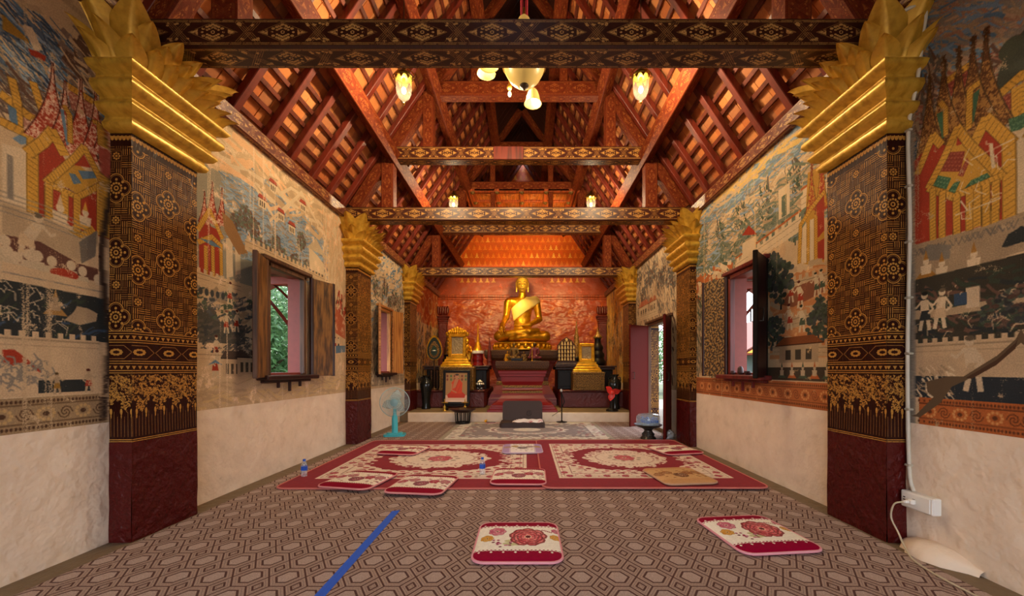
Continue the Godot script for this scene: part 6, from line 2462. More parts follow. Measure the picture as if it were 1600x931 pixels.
func build_altar_goods() -> void:
	var mb: MB
	var t: Node3D
	# two gilded cabinets with icon frames
	for s in [-1, 1]:
		var x := -1.62 if s < 0 else 1.46
		var h := 0.55 if s < 0 else 0.43
		var w := 0.8 if s < 0 else 0.74
		t = thing("altar_cabinet", Vector3(x, 0.61, -9.47), ["black and gold relief cabinet behind the monk's portrait", "black and gold relief cabinet beside the red-bladed fan"][0 if s < 0 else 1], "cabinet", "relief cabinets on the altar")
		mb = MB.new()
		mb.box(Vector3(0, h / 2, 0), Vector3(w, h, 0.42), Basis(), 0.01)
		part("body", mb, M.relief, t)
		mb = MB.new()
		mb.box(Vector3(0, h / 2, 0.215), Vector3(w - 0.14, h - 0.14, 0.02), Basis(), 0.006)
		part("panel", mb, M.relief, t)
		mb = MB.new()
		for e in [0.03, h - 0.03]:
			mb.box(Vector3(0, e, 0.212), Vector3(w + 0.02, 0.05, 0.03), Basis(), 0.008)
		for e in [-1, 1]:
			mb.box(Vector3(e * (w / 2 - 0.03), h / 2, 0.213), Vector3(0.05, h, 0.03), Basis(), 0.008)
		part("border", mb, M.relief, t)
	gilt_frame(Vector3(-1.64, 1.16, -9.5), 0.4, 0.54, "gilded icon frame with a leafy crest, above the monk's portrait", true)
	gilt_frame(Vector3(1.44, 1.04, -9.49), 0.36, 0.43, "plain square gilded icon frame on the cabinet beside the red-bladed fan", false)
	# small standing figure
	t = thing("standing_statuette", Vector3(-1.46, 1.19, -9.93), "small golden standing statuette between the leafy frame and the white-banded stupa", "statuette", "statuettes on the altar")
	mb = MB.new()
	mb.lathe([[0.1, 0], [0.11, 0.03], [0.08, 0.06], [0.09, 0.1], [0.0, 0.1]], 14)
	part("base", mb, M.gold, t)
	part("body", body_mesh([[Vector3(0, 0.14, 0), Vector3(0, 0.36, 0), 0.05, 0.055], [Vector3(0, 0.36, 0), Vector3(0, 0.46, 0), 0.055, 0.07], [Vector3(-0.08, 0.47, 0), Vector3(-0.1, 0.34, 0.03), 0.024, 0.02], [Vector3(0.08, 0.47, 0), Vector3(0.1, 0.34, 0.03), 0.024, 0.02], [Vector3(-0.1, 0.34, 0.03), Vector3(-0.04, 0.38, 0.08), 0.02, 0.016], [Vector3(0.1, 0.34, 0.03), Vector3(0.04, 0.38, 0.08), 0.02, 0.016], [Vector3(-0.04, 0.1, 0), Vector3(-0.06, 0.3, -0.02), 0.05, 0.05], [Vector3(0.04, 0.1, 0), Vector3(0.06, 0.3, -0.02), 0.05, 0.05], [Vector3(0, 0.5, 0), Vector3(0, 0.55, 0), 0.025, 0.025], [Vector3(0, 0.59, 0), Vector3(0, 0.6, 0), 0.045, 0.045], [Vector3(0, 0.64, 0), Vector3(0, 0.71, 0), 0.02, 0.006]], 0.013, 0.02), M.gold, t)
	# stupas and spires
	var stupa := [[0.2, 0.0], [0.21, 0.04], [0.17, 0.07], [0.18, 0.12], [0.2, 0.16], [0.18, 0.2], [0.17, 0.26], [0.2, 0.3], [0.19, 0.37], [0.15, 0.39], [0.15, 0.41], [0.12, 0.44], [0.12, 0.47], [0.095, 0.5], [0.09, 0.53], [0.07, 0.56], [0.05, 0.6], [0.06, 0.62], [0.045, 0.66], [0.05, 0.69], [0.03, 0.73], [0.035, 0.77], [0.02, 0.82], [0.022, 0.87], [0.008, 1.05], [0.0, 1.06]]
	stupa = stupa.map(func(q): return [q[0] * 0.72, q[1]])
	t = spire_thing("gilded_stupa", Vector3(-1.19, 1.19, -9.84), stupa, 7, M.red_lacquer, M.gold, "golden stupa with a white band on a round red base, left of the statue")
	mb = MB.new()
	mb.lathe([[0.146, 0.3], [0.147, 0.31], [0.145, 0.355], [0.14, 0.37]], 18)
	part("white_band", mb, M.white, t)
	var slim := [[0.16, 0.0], [0.17, 0.05], [0.12, 0.08], [0.13, 0.16], [0.15, 0.2], [0.11, 0.24], [0.1, 0.32], [0.12, 0.36], [0.1, 0.4], [0.09, 0.5], [0.1, 0.54], [0.07, 0.6], [0.06, 0.7], [0.07, 0.74], [0.045, 0.8], [0.035, 0.92], [0.02, 1.0], [0.006, 1.16], [0.0, 1.17]]
	spire_thing("slim_spire", Vector3(1.29, 1.19, -10.2), slim, 5, M.black, M.relief, "slim dark gold spire rising behind the plain square icon frame")
	var low := slim.map(func(q): return [q[0] * 0.95, q[1] * 0.78])
	spire_thing("slim_spire", Vector3(-1.99, 1.19, -10.1), low, 7, M.black, M.relief_dark, "dark spire between the ceremonial fan and the leafy icon frame")
	spire_thing("slim_spire", Vector3(-0.9, 1.19, -9.76), low.map(func(q): return [q[0] * 0.5, q[1] * 0.8]), 3, M.dark_red, M.dark_red, "thin dark red spire just right of the white-banded stupa")
	var tier := [[0.18, 0.0], [0.2, 0.05], [0.21, 0.1], [0.16, 0.17], [0.15, 0.2], [0.17, 0.25], [0.17, 0.3], [0.12, 0.36], [0.12, 0.39], [0.14, 0.43], [0.13, 0.49], [0.09, 0.54], [0.08, 0.58], [0.075, 0.68], [0.12, 0.7], [0.1, 0.74], [0.05, 0.8], [0.02, 0.9], [0.0, 0.98]]
	spire_thing("tiered_reliquary", Vector3(1.8, 1.19, -10.0), tier, 13, M.black, M.relief, "bulbous black tiered reliquary with a gold roof, at the end of the altar")
	# votive tablet with rows of tiny figures
	t = thing("votive_tablet", Vector3(0.99, 1.19, -9.78), "arched tablet with rows of tiny pale gold seated figures, right of the statue", "tablet")
	mb = MB.new()
	mb.stepped([[0.27, 0.0], [0.27, 0.05], [0.24, 0.06], [0.24, 0.1]], Vector3.ZERO, 1, 0.4)
	part("base", mb, M.dark_wood, t)
	mb = MB.new()
	mb.plate(PackedVector2Array([Vector2(-0.22, 0.1), Vector2(0.22, 0.1), Vector2(0.22, 0.5), Vector2(0.13, 0.62), Vector2(0, 0.7), Vector2(-0.13, 0.62), Vector2(-0.22, 0.5)]), -0.03, 0.02)
	part("board", mb, M.relief_dark, t)
	mb = MB.new()
	for r in 5:
		for k in 6:
			if r == 4 and (k == 0 or k == 5):
				continue
			var p := Vector3(-0.18 + k * 0.072, 0.13 + r * 0.095, 0.03)
			mb.ball(p + Vector3(0, 0.01, 0), Vector3(0.028, 0.014, 0.014), 8, 5)
			mb.ball(p + Vector3(0, 0.038, 0), Vector3(0.017, 0.026, 0.012), 8, 5)
			mb.ball(p + Vector3(0, 0.07, 0), Vector3(0.011, 0.014, 0.01), 8, 5)
	mb.ball(Vector3(0, 0.63, 0.03), Vector3(0.03, 0.045, 0.014), 8, 5)
	part("figures", mb, mat(rgb8(226, 202, 140), 0.35, 0.3), t).set_meta("kind", "stuff")
	# ceremonial fan on its stand
	t = thing("ceremonial_fan", Vector3(-2.17, 0.61, -9.42), "leaf-shaped ceremonial fan in dark green and gold on a pole, beside the wall", "ceremonial fan")
	for k in 4:
		var sc: float = [1.0, 0.88, 0.66, 0.4][k]
		var pts := PackedVector2Array()
		for i in 24:
			var a := TAU * i / 24 - PI / 2
			var q := Vector2(cos(a) * 0.19, sin(a) * 0.24)
			if q.y > 0:
				q = Vector2(cos(a) * 0.19 * (1.0 - 0.3 * sin(a) * sin(a)), sin(a) * 0.36)
			pts.append(q * sc + Vector2(0, 0.94 - 0.01 * k))
		mb = MB.new()
		mb.plate(pts, -0.008 - 0.001 * k, 0.008 + 0.006 * k)
		part(["rim", "leaf", "inner_border", "medallion"][k], mb, [M.gold, mat(rgb8(26, 36, 26), 0.6), M.relief, mat(rgb8(36, 62, 44), 0.5)][k], t)
	mb = MB.new()
	mb.lathe([[0.035, 0], [0.05, 0.012], [0.05, 0.02], [0.0, 0.022]], 14, Vector3(0, 0.92, 0.03))
	part("boss", mb, M.white, t)
	mb = MB.new()
	mb.lathe([[0.08, 0.0], [0.08, 0.03], [0.03, 0.05], [0.018, 0.1], [0.022, 0.3], [0.016, 0.34], [0.016, 0.75], [0.0, 0.75]], 12)
	for s in [-1, 1]:
		mb.lathe([[0.02, 0.02], [0.022, 0.42], [0.03, 0.43], [0.03, 0.46], [0.0, 0.47]], 10, Vector3(s * 0.07, 0, 0))
	part("stand", mb, M.relief_dark, t)
	# tall black vases
	var vase := [[0.0, 0.0], [0.1, 0.0], [0.105, 0.02], [0.09, 0.12], [0.1, 0.3], [0.13, 0.5], [0.135, 0.58], [0.11, 0.66], [0.07, 0.7], [0.065, 0.74], [0.09, 0.78], [0.085, 0.785], [0.055, 0.73], [0.0, 0.72]]
	for s in [-1, 1]:
		var k := 1.0 if s < 0 else 1.12
		t = thing("black_vase", Vector3(-2.28 if s < 0 else 2.02, 0.2, -9.08), ["tall black glazed vase by the wall left of the monk's portrait", "tall black glazed vase behind the red-bladed fan"][0 if s < 0 else 1], "vase", "black vases at the ends of the altar")
		mb = MB.new()
		mb.lathe(vase.map(func(q): return [q[0] * k, q[1] * (0.97 if s < 0 else 1.0)]), 24)
		part("body", mb, mat(rgb8(24, 28, 26), 0.16), t)
		mb = MB.new()
		for e in [-1, 1]:
			mb.tube([Vector3(e * 0.065 * k, 0.72, 0), Vector3(e * 0.12 * k, 0.71, 0), Vector3(e * 0.125 * k, 0.65, 0), Vector3(e * 0.105 * k, 0.63, 0)], 0.012, 6)
		part("handle", mb, mat(rgb8(24, 28, 26), 0.2), t)
	# portrait of a monk on a stand
	t = thing("framed_portrait", Vector3(-1.55, 0.2, -8.86), "black-framed portrait of a seated monk in an orange robe", "picture")
	var lean := Basis(Vector3.RIGHT, -0.1)
	mb = MB.new()
	for s in [-1, 1]:
		mb.box(Vector3(s * 0.27, 0.5, 0), Vector3(0.06, 0.76, 0.04), lean, 0.008)
	for e in [0.145, 0.855]:
		mb.box(lean * Vector3(0, e - 0.5, 0) + Vector3(0, 0.5, 0), Vector3(0.6, 0.06, 0.042), lean, 0.008)
	part("frame", mb, M.black, t)
	var p := Pic.new(240, 340, 0, 0.48, 0, 0.68, rgb8(168, 124, 74))
	p.rect(0, 0, 0.48, 0.16, rgb8(222, 180, 150))
	p.rect(0, 0, 0.48, 0.05, rgb8(226, 196, 176))
	for k in 12:
		p.disc(0.04 + (k % 6) * 0.08, 0.52 + 0.08 * (k / 6), 0.022, 0.03, [rgb8(120, 60, 40), rgb8(90, 110, 60)][k % 2])
	p.poly([0.06, 0.1, 0.42, 0.1, 0.44, 0.17, 0.36, 0.24, 0.12, 0.24, 0.04, 0.17], rgb8(190, 46, 12))
	p.poly([0.12, 0.2, 0.36, 0.2, 0.37, 0.44, 0.3, 0.53, 0.2, 0.53, 0.13, 0.44], rgb8(206, 62, 14))
	p.poly([0.2, 0.53, 0.29, 0.53, 0.22, 0.34, 0.15, 0.3], rgb8(190, 120, 78))
	p.line([0.3, 0.52, 0.24, 0.36, 0.2, 0.22], 0.012, rgb8(176, 50, 18))
	p.line([0.34, 0.42, 0.28, 0.26, 0.24, 0.22], 0.01, rgb8(176, 50, 18))
	p.line([0.14, 0.42, 0.13, 0.28, 0.24, 0.22], 0.028, rgb8(190, 120, 78))
	p.disc(0.25, 0.59, 0.042, 0.055, rgb8(196, 130, 88))
	p.disc(0.25, 0.63, 0.04, 0.022, rgb8(70, 50, 40))
	for s in [-1, 1]:
		p.disc(0.25 + s * 0.016, 0.595, 0.006, 0.004, rgb8(60, 36, 26))
	p.line([0.238, 0.563, 0.262, 0.563], 0.005, rgb8(140, 60, 50))
	mb = MB.new()
	var a := lean * Vector3(-0.245, -0.33, 0.005) + Vector3(0, 0.5, 0)
	var b := lean * Vector3(0.245, -0.33, 0.005) + Vector3(0, 0.5, 0)
	var c := lean * Vector3(0.245, 0.33, 0.005) + Vector3(0, 0.5, 0)
	var d := lean * Vector3(-0.245, 0.33, 0.005) + Vector3(0, 0.5, 0)
	mb.quad(a, b, c, d)
	mb.box(Vector3(0, 0.5, -0.012), Vector3(0.5, 0.68, 0.012), lean)
	part("print", mb, mat(Color.WHITE, 0.6, 0, p.tex()), t)
	mb = MB.new()
	for s in [-1, 1]:
		mb.box(Vector3(s * 0.2, 0.07, 0.02), Vector3(0.04, 0.14, 0.16), Basis(), 0.006)
	mb.box(Vector3(0, 0.1, 0.03), Vector3(0.56, 0.03, 0.14), Basis(), 0.006)
	part("stand", mb, M.black, t)
	# candlesticks in front of it
	t = thing("brass_candlestick", Vector3(-1.76, 0.2, -8.6), "small brass candlestick at the left foot of the monk's portrait", "candlestick", "pair of candlesticks")
	mb = MB.new()
	mb.lathe([[0.05, 0.0], [0.05, 0.012], [0.02, 0.03], [0.035, 0.06], [0.035, 0.1], [0.012, 0.12], [0.012, 0.17], [0.075, 0.18], [0.075, 0.19], [0.012, 0.195], [0.012, 0.26], [0.0, 0.26]], 14)
	part("stem", mb, M.brass, t)
	copy_of(t, Vector3(-1.32, 0.2, -8.6), "small brass candlestick at the right foot of the monk's portrait")
	# patterned jar
	t = thing("patterned_jar", Vector3(-0.98, 0.595, -9.5), "round black and white patterned jar on the red plinth", "jar")
	t.position = Vector3(-1.09, 0.61, -9.42)
	p = Pic.new(256, 128, 0, 1, 0, 1, rgb8(34, 36, 38))
	for k in 12:
		bloom(p, k / 12.0, 0.62 + 0.08 * (k % 2), 0.045, rgb8(222, 220, 214), rgb8(196, 196, 196))
		p.disc(k / 12.0, 0.32, 0.03, 0.08, rgb8(214, 212, 206))
	mb = MB.new()
	mb.lathe([[0.0, 0.0], [0.055, 0.0], [0.06, 0.01], [0.1, 0.07], [0.11, 0.12], [0.095, 0.17], [0.05, 0.195], [0.045, 0.2]], 20)
	part("body", mb, mat(Color.WHITE, 0.2, 0, p.tex()), t)
	mb = MB.new()
	mb.lathe([[0.06, 0.197], [0.055, 0.21], [0.02, 0.225], [0.015, 0.24], [0.0, 0.245]], 14)
	part("lid", mb, M.white, t)
	# statuettes on the red throne
	var dark := mat(rgb8(120, 88, 36), 0.35, 0.6)
	seated(Vector3(-0.27, 1.282, -8.86), 0.2, "dark gold seated statuette on the red throne, in front of the statue's hand", dark)
	seated(Vector3(-0.05, 1.282, -8.74), 0.1, "tiniest dark seated statuette at the middle of the red throne", dark)
	seated(Vector3(0.19, 1.282, -8.86), 0.2, "statuette with a dark face and maroon robe on the red throne", mat(rgb8(66, 46, 26), 0.35, 0.5), mat(rgb8(112, 26, 34), 0.5))
	seated(Vector3(-0.42, 1.282, -9.0), 0.11, "small gold statuette at the end of the throne, nearest the stupa", M.gold)
	for k in 2:
		t = thing("altar_candle_holder", Vector3([-0.44, 0.13][k], 1.282, -8.62), ["thin gilt candle holder at the front edge of the throne, near its corner", "thin gilt candle holder in front of the maroon-robed statuette"][k], "candlestick")
		mb = MB.new()
		mb.lathe([[0.025, 0.0], [0.025, 0.008], [0.008, 0.02], [0.006, 0.1], [0.018, 0.11], [0.008, 0.12], [0.005, [0.14, 0.26][k]], [0.0, [0.15, 0.27][k]]], 10)
		part("stem", mb, M.gold, t)
	t = thing("offering_box", Vector3(-0.2, 1.282, -8.66), "small dark flat box lying on the front of the red throne", "box")
	mb = MB.new()
	mb.box(Vector3(0, 0.022, 0), Vector3(0.24, 0.044, 0.12), Basis(), 0.006)
	part("body", mb, M.black, t)
	mb = MB.new()
	mb.box(Vector3(0, 0.05, 0), Vector3(0.25, 0.012, 0.13), Basis(), 0.004)
	part("lid", mb, mat(rgb8(52, 54, 66), 0.4), t)


# ---------------------------------------------------------------- the golden seated statue

func buddha_bones() -> Array:
	return [
		[Vector3(0, 0.36, 0.02), Vector3(0, 0.56, 0.02), 0.25, 0.225, 0.8],
		[Vector3(0, 0.56, 0.02), Vector3(0, 0.98, 0.02), 0.215, 0.285, 0.66],
		[Vector3(-0.17, 1.1, 0.0), Vector3(0.17, 1.1, 0.0), 0.17, 0.17, 0.8],
		[Vector3(-0.34, 1.19, 0.0), Vector3(0.34, 1.19, 0.0), 0.105, 0.105],
		[Vector3(0, 1.2, 0.0), Vector3(0, 1.44, 0.02), 0.13, 0.095],
		# right arm reaching down over the shin
		[Vector3(-0.4, 1.16, 0.0), Vector3(-0.45, 0.74, 0.04), 0.112, 0.085],
		[Vector3(-0.45, 0.74, 0.04), Vector3(-0.53, 0.48, 0.42), 0.085, 0.062],
		[Vector3(-0.53, 0.48, 0.42), Vector3(-0.55, 0.38, 0.53), 0.07, 0.075],
		# left arm resting in the lap
		[Vector3(0.4, 1.16, 0.0), Vector3(0.47, 0.68, 0.03), 0.112, 0.085],
		[Vector3(0.47, 0.68, 0.03), Vector3(0.2, 0.48, 0.42), 0.085, 0.06],
		[Vector3(0.2, 0.47, 0.43), Vector3(0.03, 0.455, 0.5), 0.06, 0.05],
		# folded legs
		[Vector3(0.18, 0.2, 0.02), Vector3(0.62, 0.19, 0.3), 0.19, 0.15],
		[Vector3(-0.18, 0.2, 0.02), Vector3(-0.62, 0.19, 0.3), 0.19, 0.15],
		[Vector3(0.62, 0.17, 0.3), Vector3(-0.1, 0.14, 0.56), 0.14, 0.085],
		[Vector3(-0.62, 0.19, 0.3), Vector3(0.2, 0.3, 0.52), 0.14, 0.09],
		[Vector3(0.2, 0.3, 0.52), Vector3(0.42, 0.34, 0.42), 0.085, 0.06],
		[Vector3(-0.1, 0.13, 0.56), Vector3(-0.3, 0.1, 0.5), 0.08, 0.06],
	]


func buddha_head() -> Array:
	return [
		[Vector3(0, 1.62, 0.03), Vector3(0, 1.72, 0.0), 0.155, 0.165],
		[Vector3(0, 1.49, 0.08), Vector3(0, 1.6, 0.06), 0.095, 0.14],
		[Vector3(0, 1.47, 0.12), Vector3(0, 1.475, 0.13), 0.045, 0.045],
		[Vector3(0, 1.68, 0.19), Vector3(0, 1.585, 0.225), 0.016, 0.032],
		[Vector3(-0.045, 1.525, 0.185), Vector3(0.045, 1.525, 0.185), 0.014, 0.014],
		[Vector3(-0.035, 1.505, 0.18), Vector3(0.035, 1.505, 0.18), 0.014, 0.014],
		[Vector3(-0.11, 1.7, 0.15), Vector3(-0.02, 1.69, 0.195), 0.014, 0.014],
		[Vector3(0.11, 1.7, 0.15), Vector3(0.02, 1.69, 0.195), 0.014, 0.014],
		[Vector3(-0.1, 1.65, 0.15), Vector3(-0.04, 1.645, 0.18), 0.022, 0.022],
		[Vector3(0.1, 1.65, 0.15), Vector3(0.04, 1.645, 0.18), 0.022, 0.022],
		[Vector3(-0.162, 1.7, 0.0), Vector3(-0.165, 1.46, 0.03), 0.028, 0.022],
		[Vector3(0.162, 1.7, 0.0), Vector3(0.165, 1.46, 0.03), 0.028, 0.022],
	]


func build_buddha() -> void:
	var k := 0.935
	var t := thing("seated_statue", Vector3(-0.1, 1.585, -10.46), "large golden seated statue with a pale yellow sash, right hand over its knee", "statue")
	var sc := Basis().scaled(Vector3.ONE * k)
	var up := Vector3(0, 0.2 * k, 0)
	var body := part("body", body_mesh(buddha_bones(), 0.022, 0.045), M.gold, t, up, sc)
	part("head", body_mesh(buddha_head(), 0.011, 0.018), M.gold_bright, t, up, sc)
	# fingers of both hands, each its own chain
	for hand in 2:
		for i in 5:
			var mb := MB.new()
			if hand == 0:
				var x := -0.61 + i * 0.031
				var l: float = [0.13, 0.17, 0.185, 0.175, 0.1][i]
				if i == 4:
					mb.tube([Vector3(-0.5, 0.42, 0.5), Vector3(-0.465, 0.36, 0.55), Vector3(-0.46, 0.3, 0.57)], 0.019, 8, 0.014)
				else:
					mb.tube([Vector3(x, 0.37, 0.585), Vector3(x - 0.002, 0.37 - l * 0.4, 0.62), Vector3(x - 0.002, 0.37 - l * 0.8, 0.625), Vector3(x, 0.37 - l, 0.615)], 0.017, 8, 0.012)
			else:
				var z := 0.445 + i * 0.03
				var l: float = [0.2, 0.23, 0.24, 0.22, 0.1][i]
				if i == 4:
					mb.tube([Vector3(0.06, 0.5, 0.44), Vector3(-0.01, 0.515, 0.45), Vector3(-0.06, 0.51, 0.46)], 0.019, 8, 0.014)
				else:
					mb.tube([Vector3(0.02, 0.46, z), Vector3(0.02 - l * 0.5, 0.45, z + 0.012), Vector3(0.02 - l, 0.462, z + 0.02)], 0.016, 8, 0.012)
			part("finger", mb, M.gold, body)
	# hair of small curls, flame on the crown
	var mb := MB.new()
	var hr := RandomNumberGenerator.new()
	hr.seed = 3
	for i in 260:
		var y := 1.0 - 2.0 * (i + 0.5) / 260
		var a := i * 2.39996
		var q := Vector3(cos(a) * sqrt(1 - y * y), y, sin(a) * sqrt(1 - y * y))
		if q.y < -0.35 or (q.z > 0.25 and q.y < 0.62 - 0.2 * absf(q.x)) or (q.z > 0.0 and q.y < 0.1):
			continue
		mb.ball(Vector3(0, 1.7, -0.005) + q * Vector3(0.17, 0.175, 0.178), Vector3.ONE * 0.02, 6, 4)
	for i in 40:
		var y := 1.0 - (i + 0.5) / 40
		var a := i * 2.39996
		mb.ball(Vector3(0, 1.86, -0.02) + Vector3(cos(a) * sqrt(1 - y * y) * 0.085, y * 0.07, sin(a) * sqrt(1 - y * y) * 0.085), Vector3.ONE * 0.018, 6, 4)
	mb.ball(Vector3(0, 1.85, -0.02), Vector3(0.085, 0.08, 0.085), 12, 8)
	mb.lathe([[0.05, 1.9], [0.06, 1.94], [0.045, 2.0], [0.02, 2.07], [0.0, 2.1]], 10, Vector3(0, 0, -0.02))
	part("hair", mb, mat(rgb8(112, 80, 30), 0.45, 0.6), t, up, sc).set_meta("kind", "stuff")
	for s in [-1, 1]:
		mb = MB.new()
		mb.ball(Vector3(s * 0.07, 1.636, 0.197), Vector3(0.034, 0.009, 0.01), 10, 6)
		part("eye", mb, M.black, t, up, sc)
		mb = MB.new()
		mb.tube([Vector3(s * 0.025, 1.69, 0.208), Vector3(s * 0.07, 1.712, 0.198), Vector3(s * 0.12, 1.692, 0.16)], 0.007, 6)
		part("eyebrow", mb, mat(rgb8(92, 62, 24), 0.5, 0.4), t, up, sc)
	mb = MB.new()
	mb.tube([Vector3(-0.05, 1.522, 0.196), Vector3(-0.02, 1.512, 0.208), Vector3(0.02, 1.512, 0.208), Vector3(0.05, 1.522, 0.196)], 0.008, 6)
	part("mouth", mb, mat(rgb8(104, 60, 28), 0.5, 0.3), t, up, sc)
	# sash: a second skin over the torso between two diagonals
	var torso := []
	for i in [1, 2, 3]:
		var b: Array = buddha_bones()[i].duplicate()
		b[2] += 0.022
		b[3] += 0.022
		torso.append(b)
	torso.append([Vector3(0.34, 1.2, 0.0), Vector3(0.46, 1.0, 0.03), 0.14, 0.125])
	var sash := body_mesh(torso, 0.018, 0.03, func(p: Vector3, f: float) -> float:
		var upper: float = (p.y - 1.0) - (p.x + 0.3) * 0.85 + 0.02     # keeps what lies below the neck line
		var lower: float = (0.62 + (p.x + 0.25) * 0.72) - p.y          # and above the falling edge
		return maxf(f, maxf(upper * 0.76, lower * 0.8)))
	part("sash", sash, mat(rgb8(240, 214, 118), 0.5, 0), t, up, sc)
	# gilded seat
	mb = MB.new()
	mb.lathe([[0.8, 0.0], [0.82, 0.05], [0.74, 0.08], [0.72, 0.13], [0.8, 0.17], [0.78, 0.215], [0.0, 0.22]], 28, Vector3(0, 0, 0.12), 1.0, 0.72)
	for i in 26:
		var a := TAU * i / 26
		mb.ball(Vector3(cos(a) * 0.77, 0.1, 0.12 + sin(a) * 0.56), Vector3(0.06, 0.075, 0.06), 8, 6)
	part("lotus_seat", mb, M.gold, t, Vector3.ZERO, Basis().scaled(Vector3(k, k, k)))


# ---------------------------------------------------------------- lamps

func omni(called: String, at: Vector3, c: Color, energy: float, size := 0.04) -> void:
	var l := OmniLight3D.new()
	l.name = numbered(called)
	l.light_color = c
	l.light_energy = energy
	l.light_size = size
	l.omni_range = 20.0
	l.omni_attenuation = 2.0
	l.shadow_enabled = true
	l.position = at
	add_child(l)


func spot(called: String, at: Vector3, to: Vector3, c: Color, energy: float, angle: float) -> void:
	var l := SpotLight3D.new()
	l.name = numbered(called)
	l.light_color = c
	l.light_energy = energy
	l.light_size = 0.05
	l.spot_range = 20.0
	l.spot_attenuation = 2.0
	l.spot_angle = angle
	l.spot_angle_attenuation = 0.7
	l.shadow_enabled = true
	add_child(l)
	l.look_at_from_position(at, to, Vector3.UP)


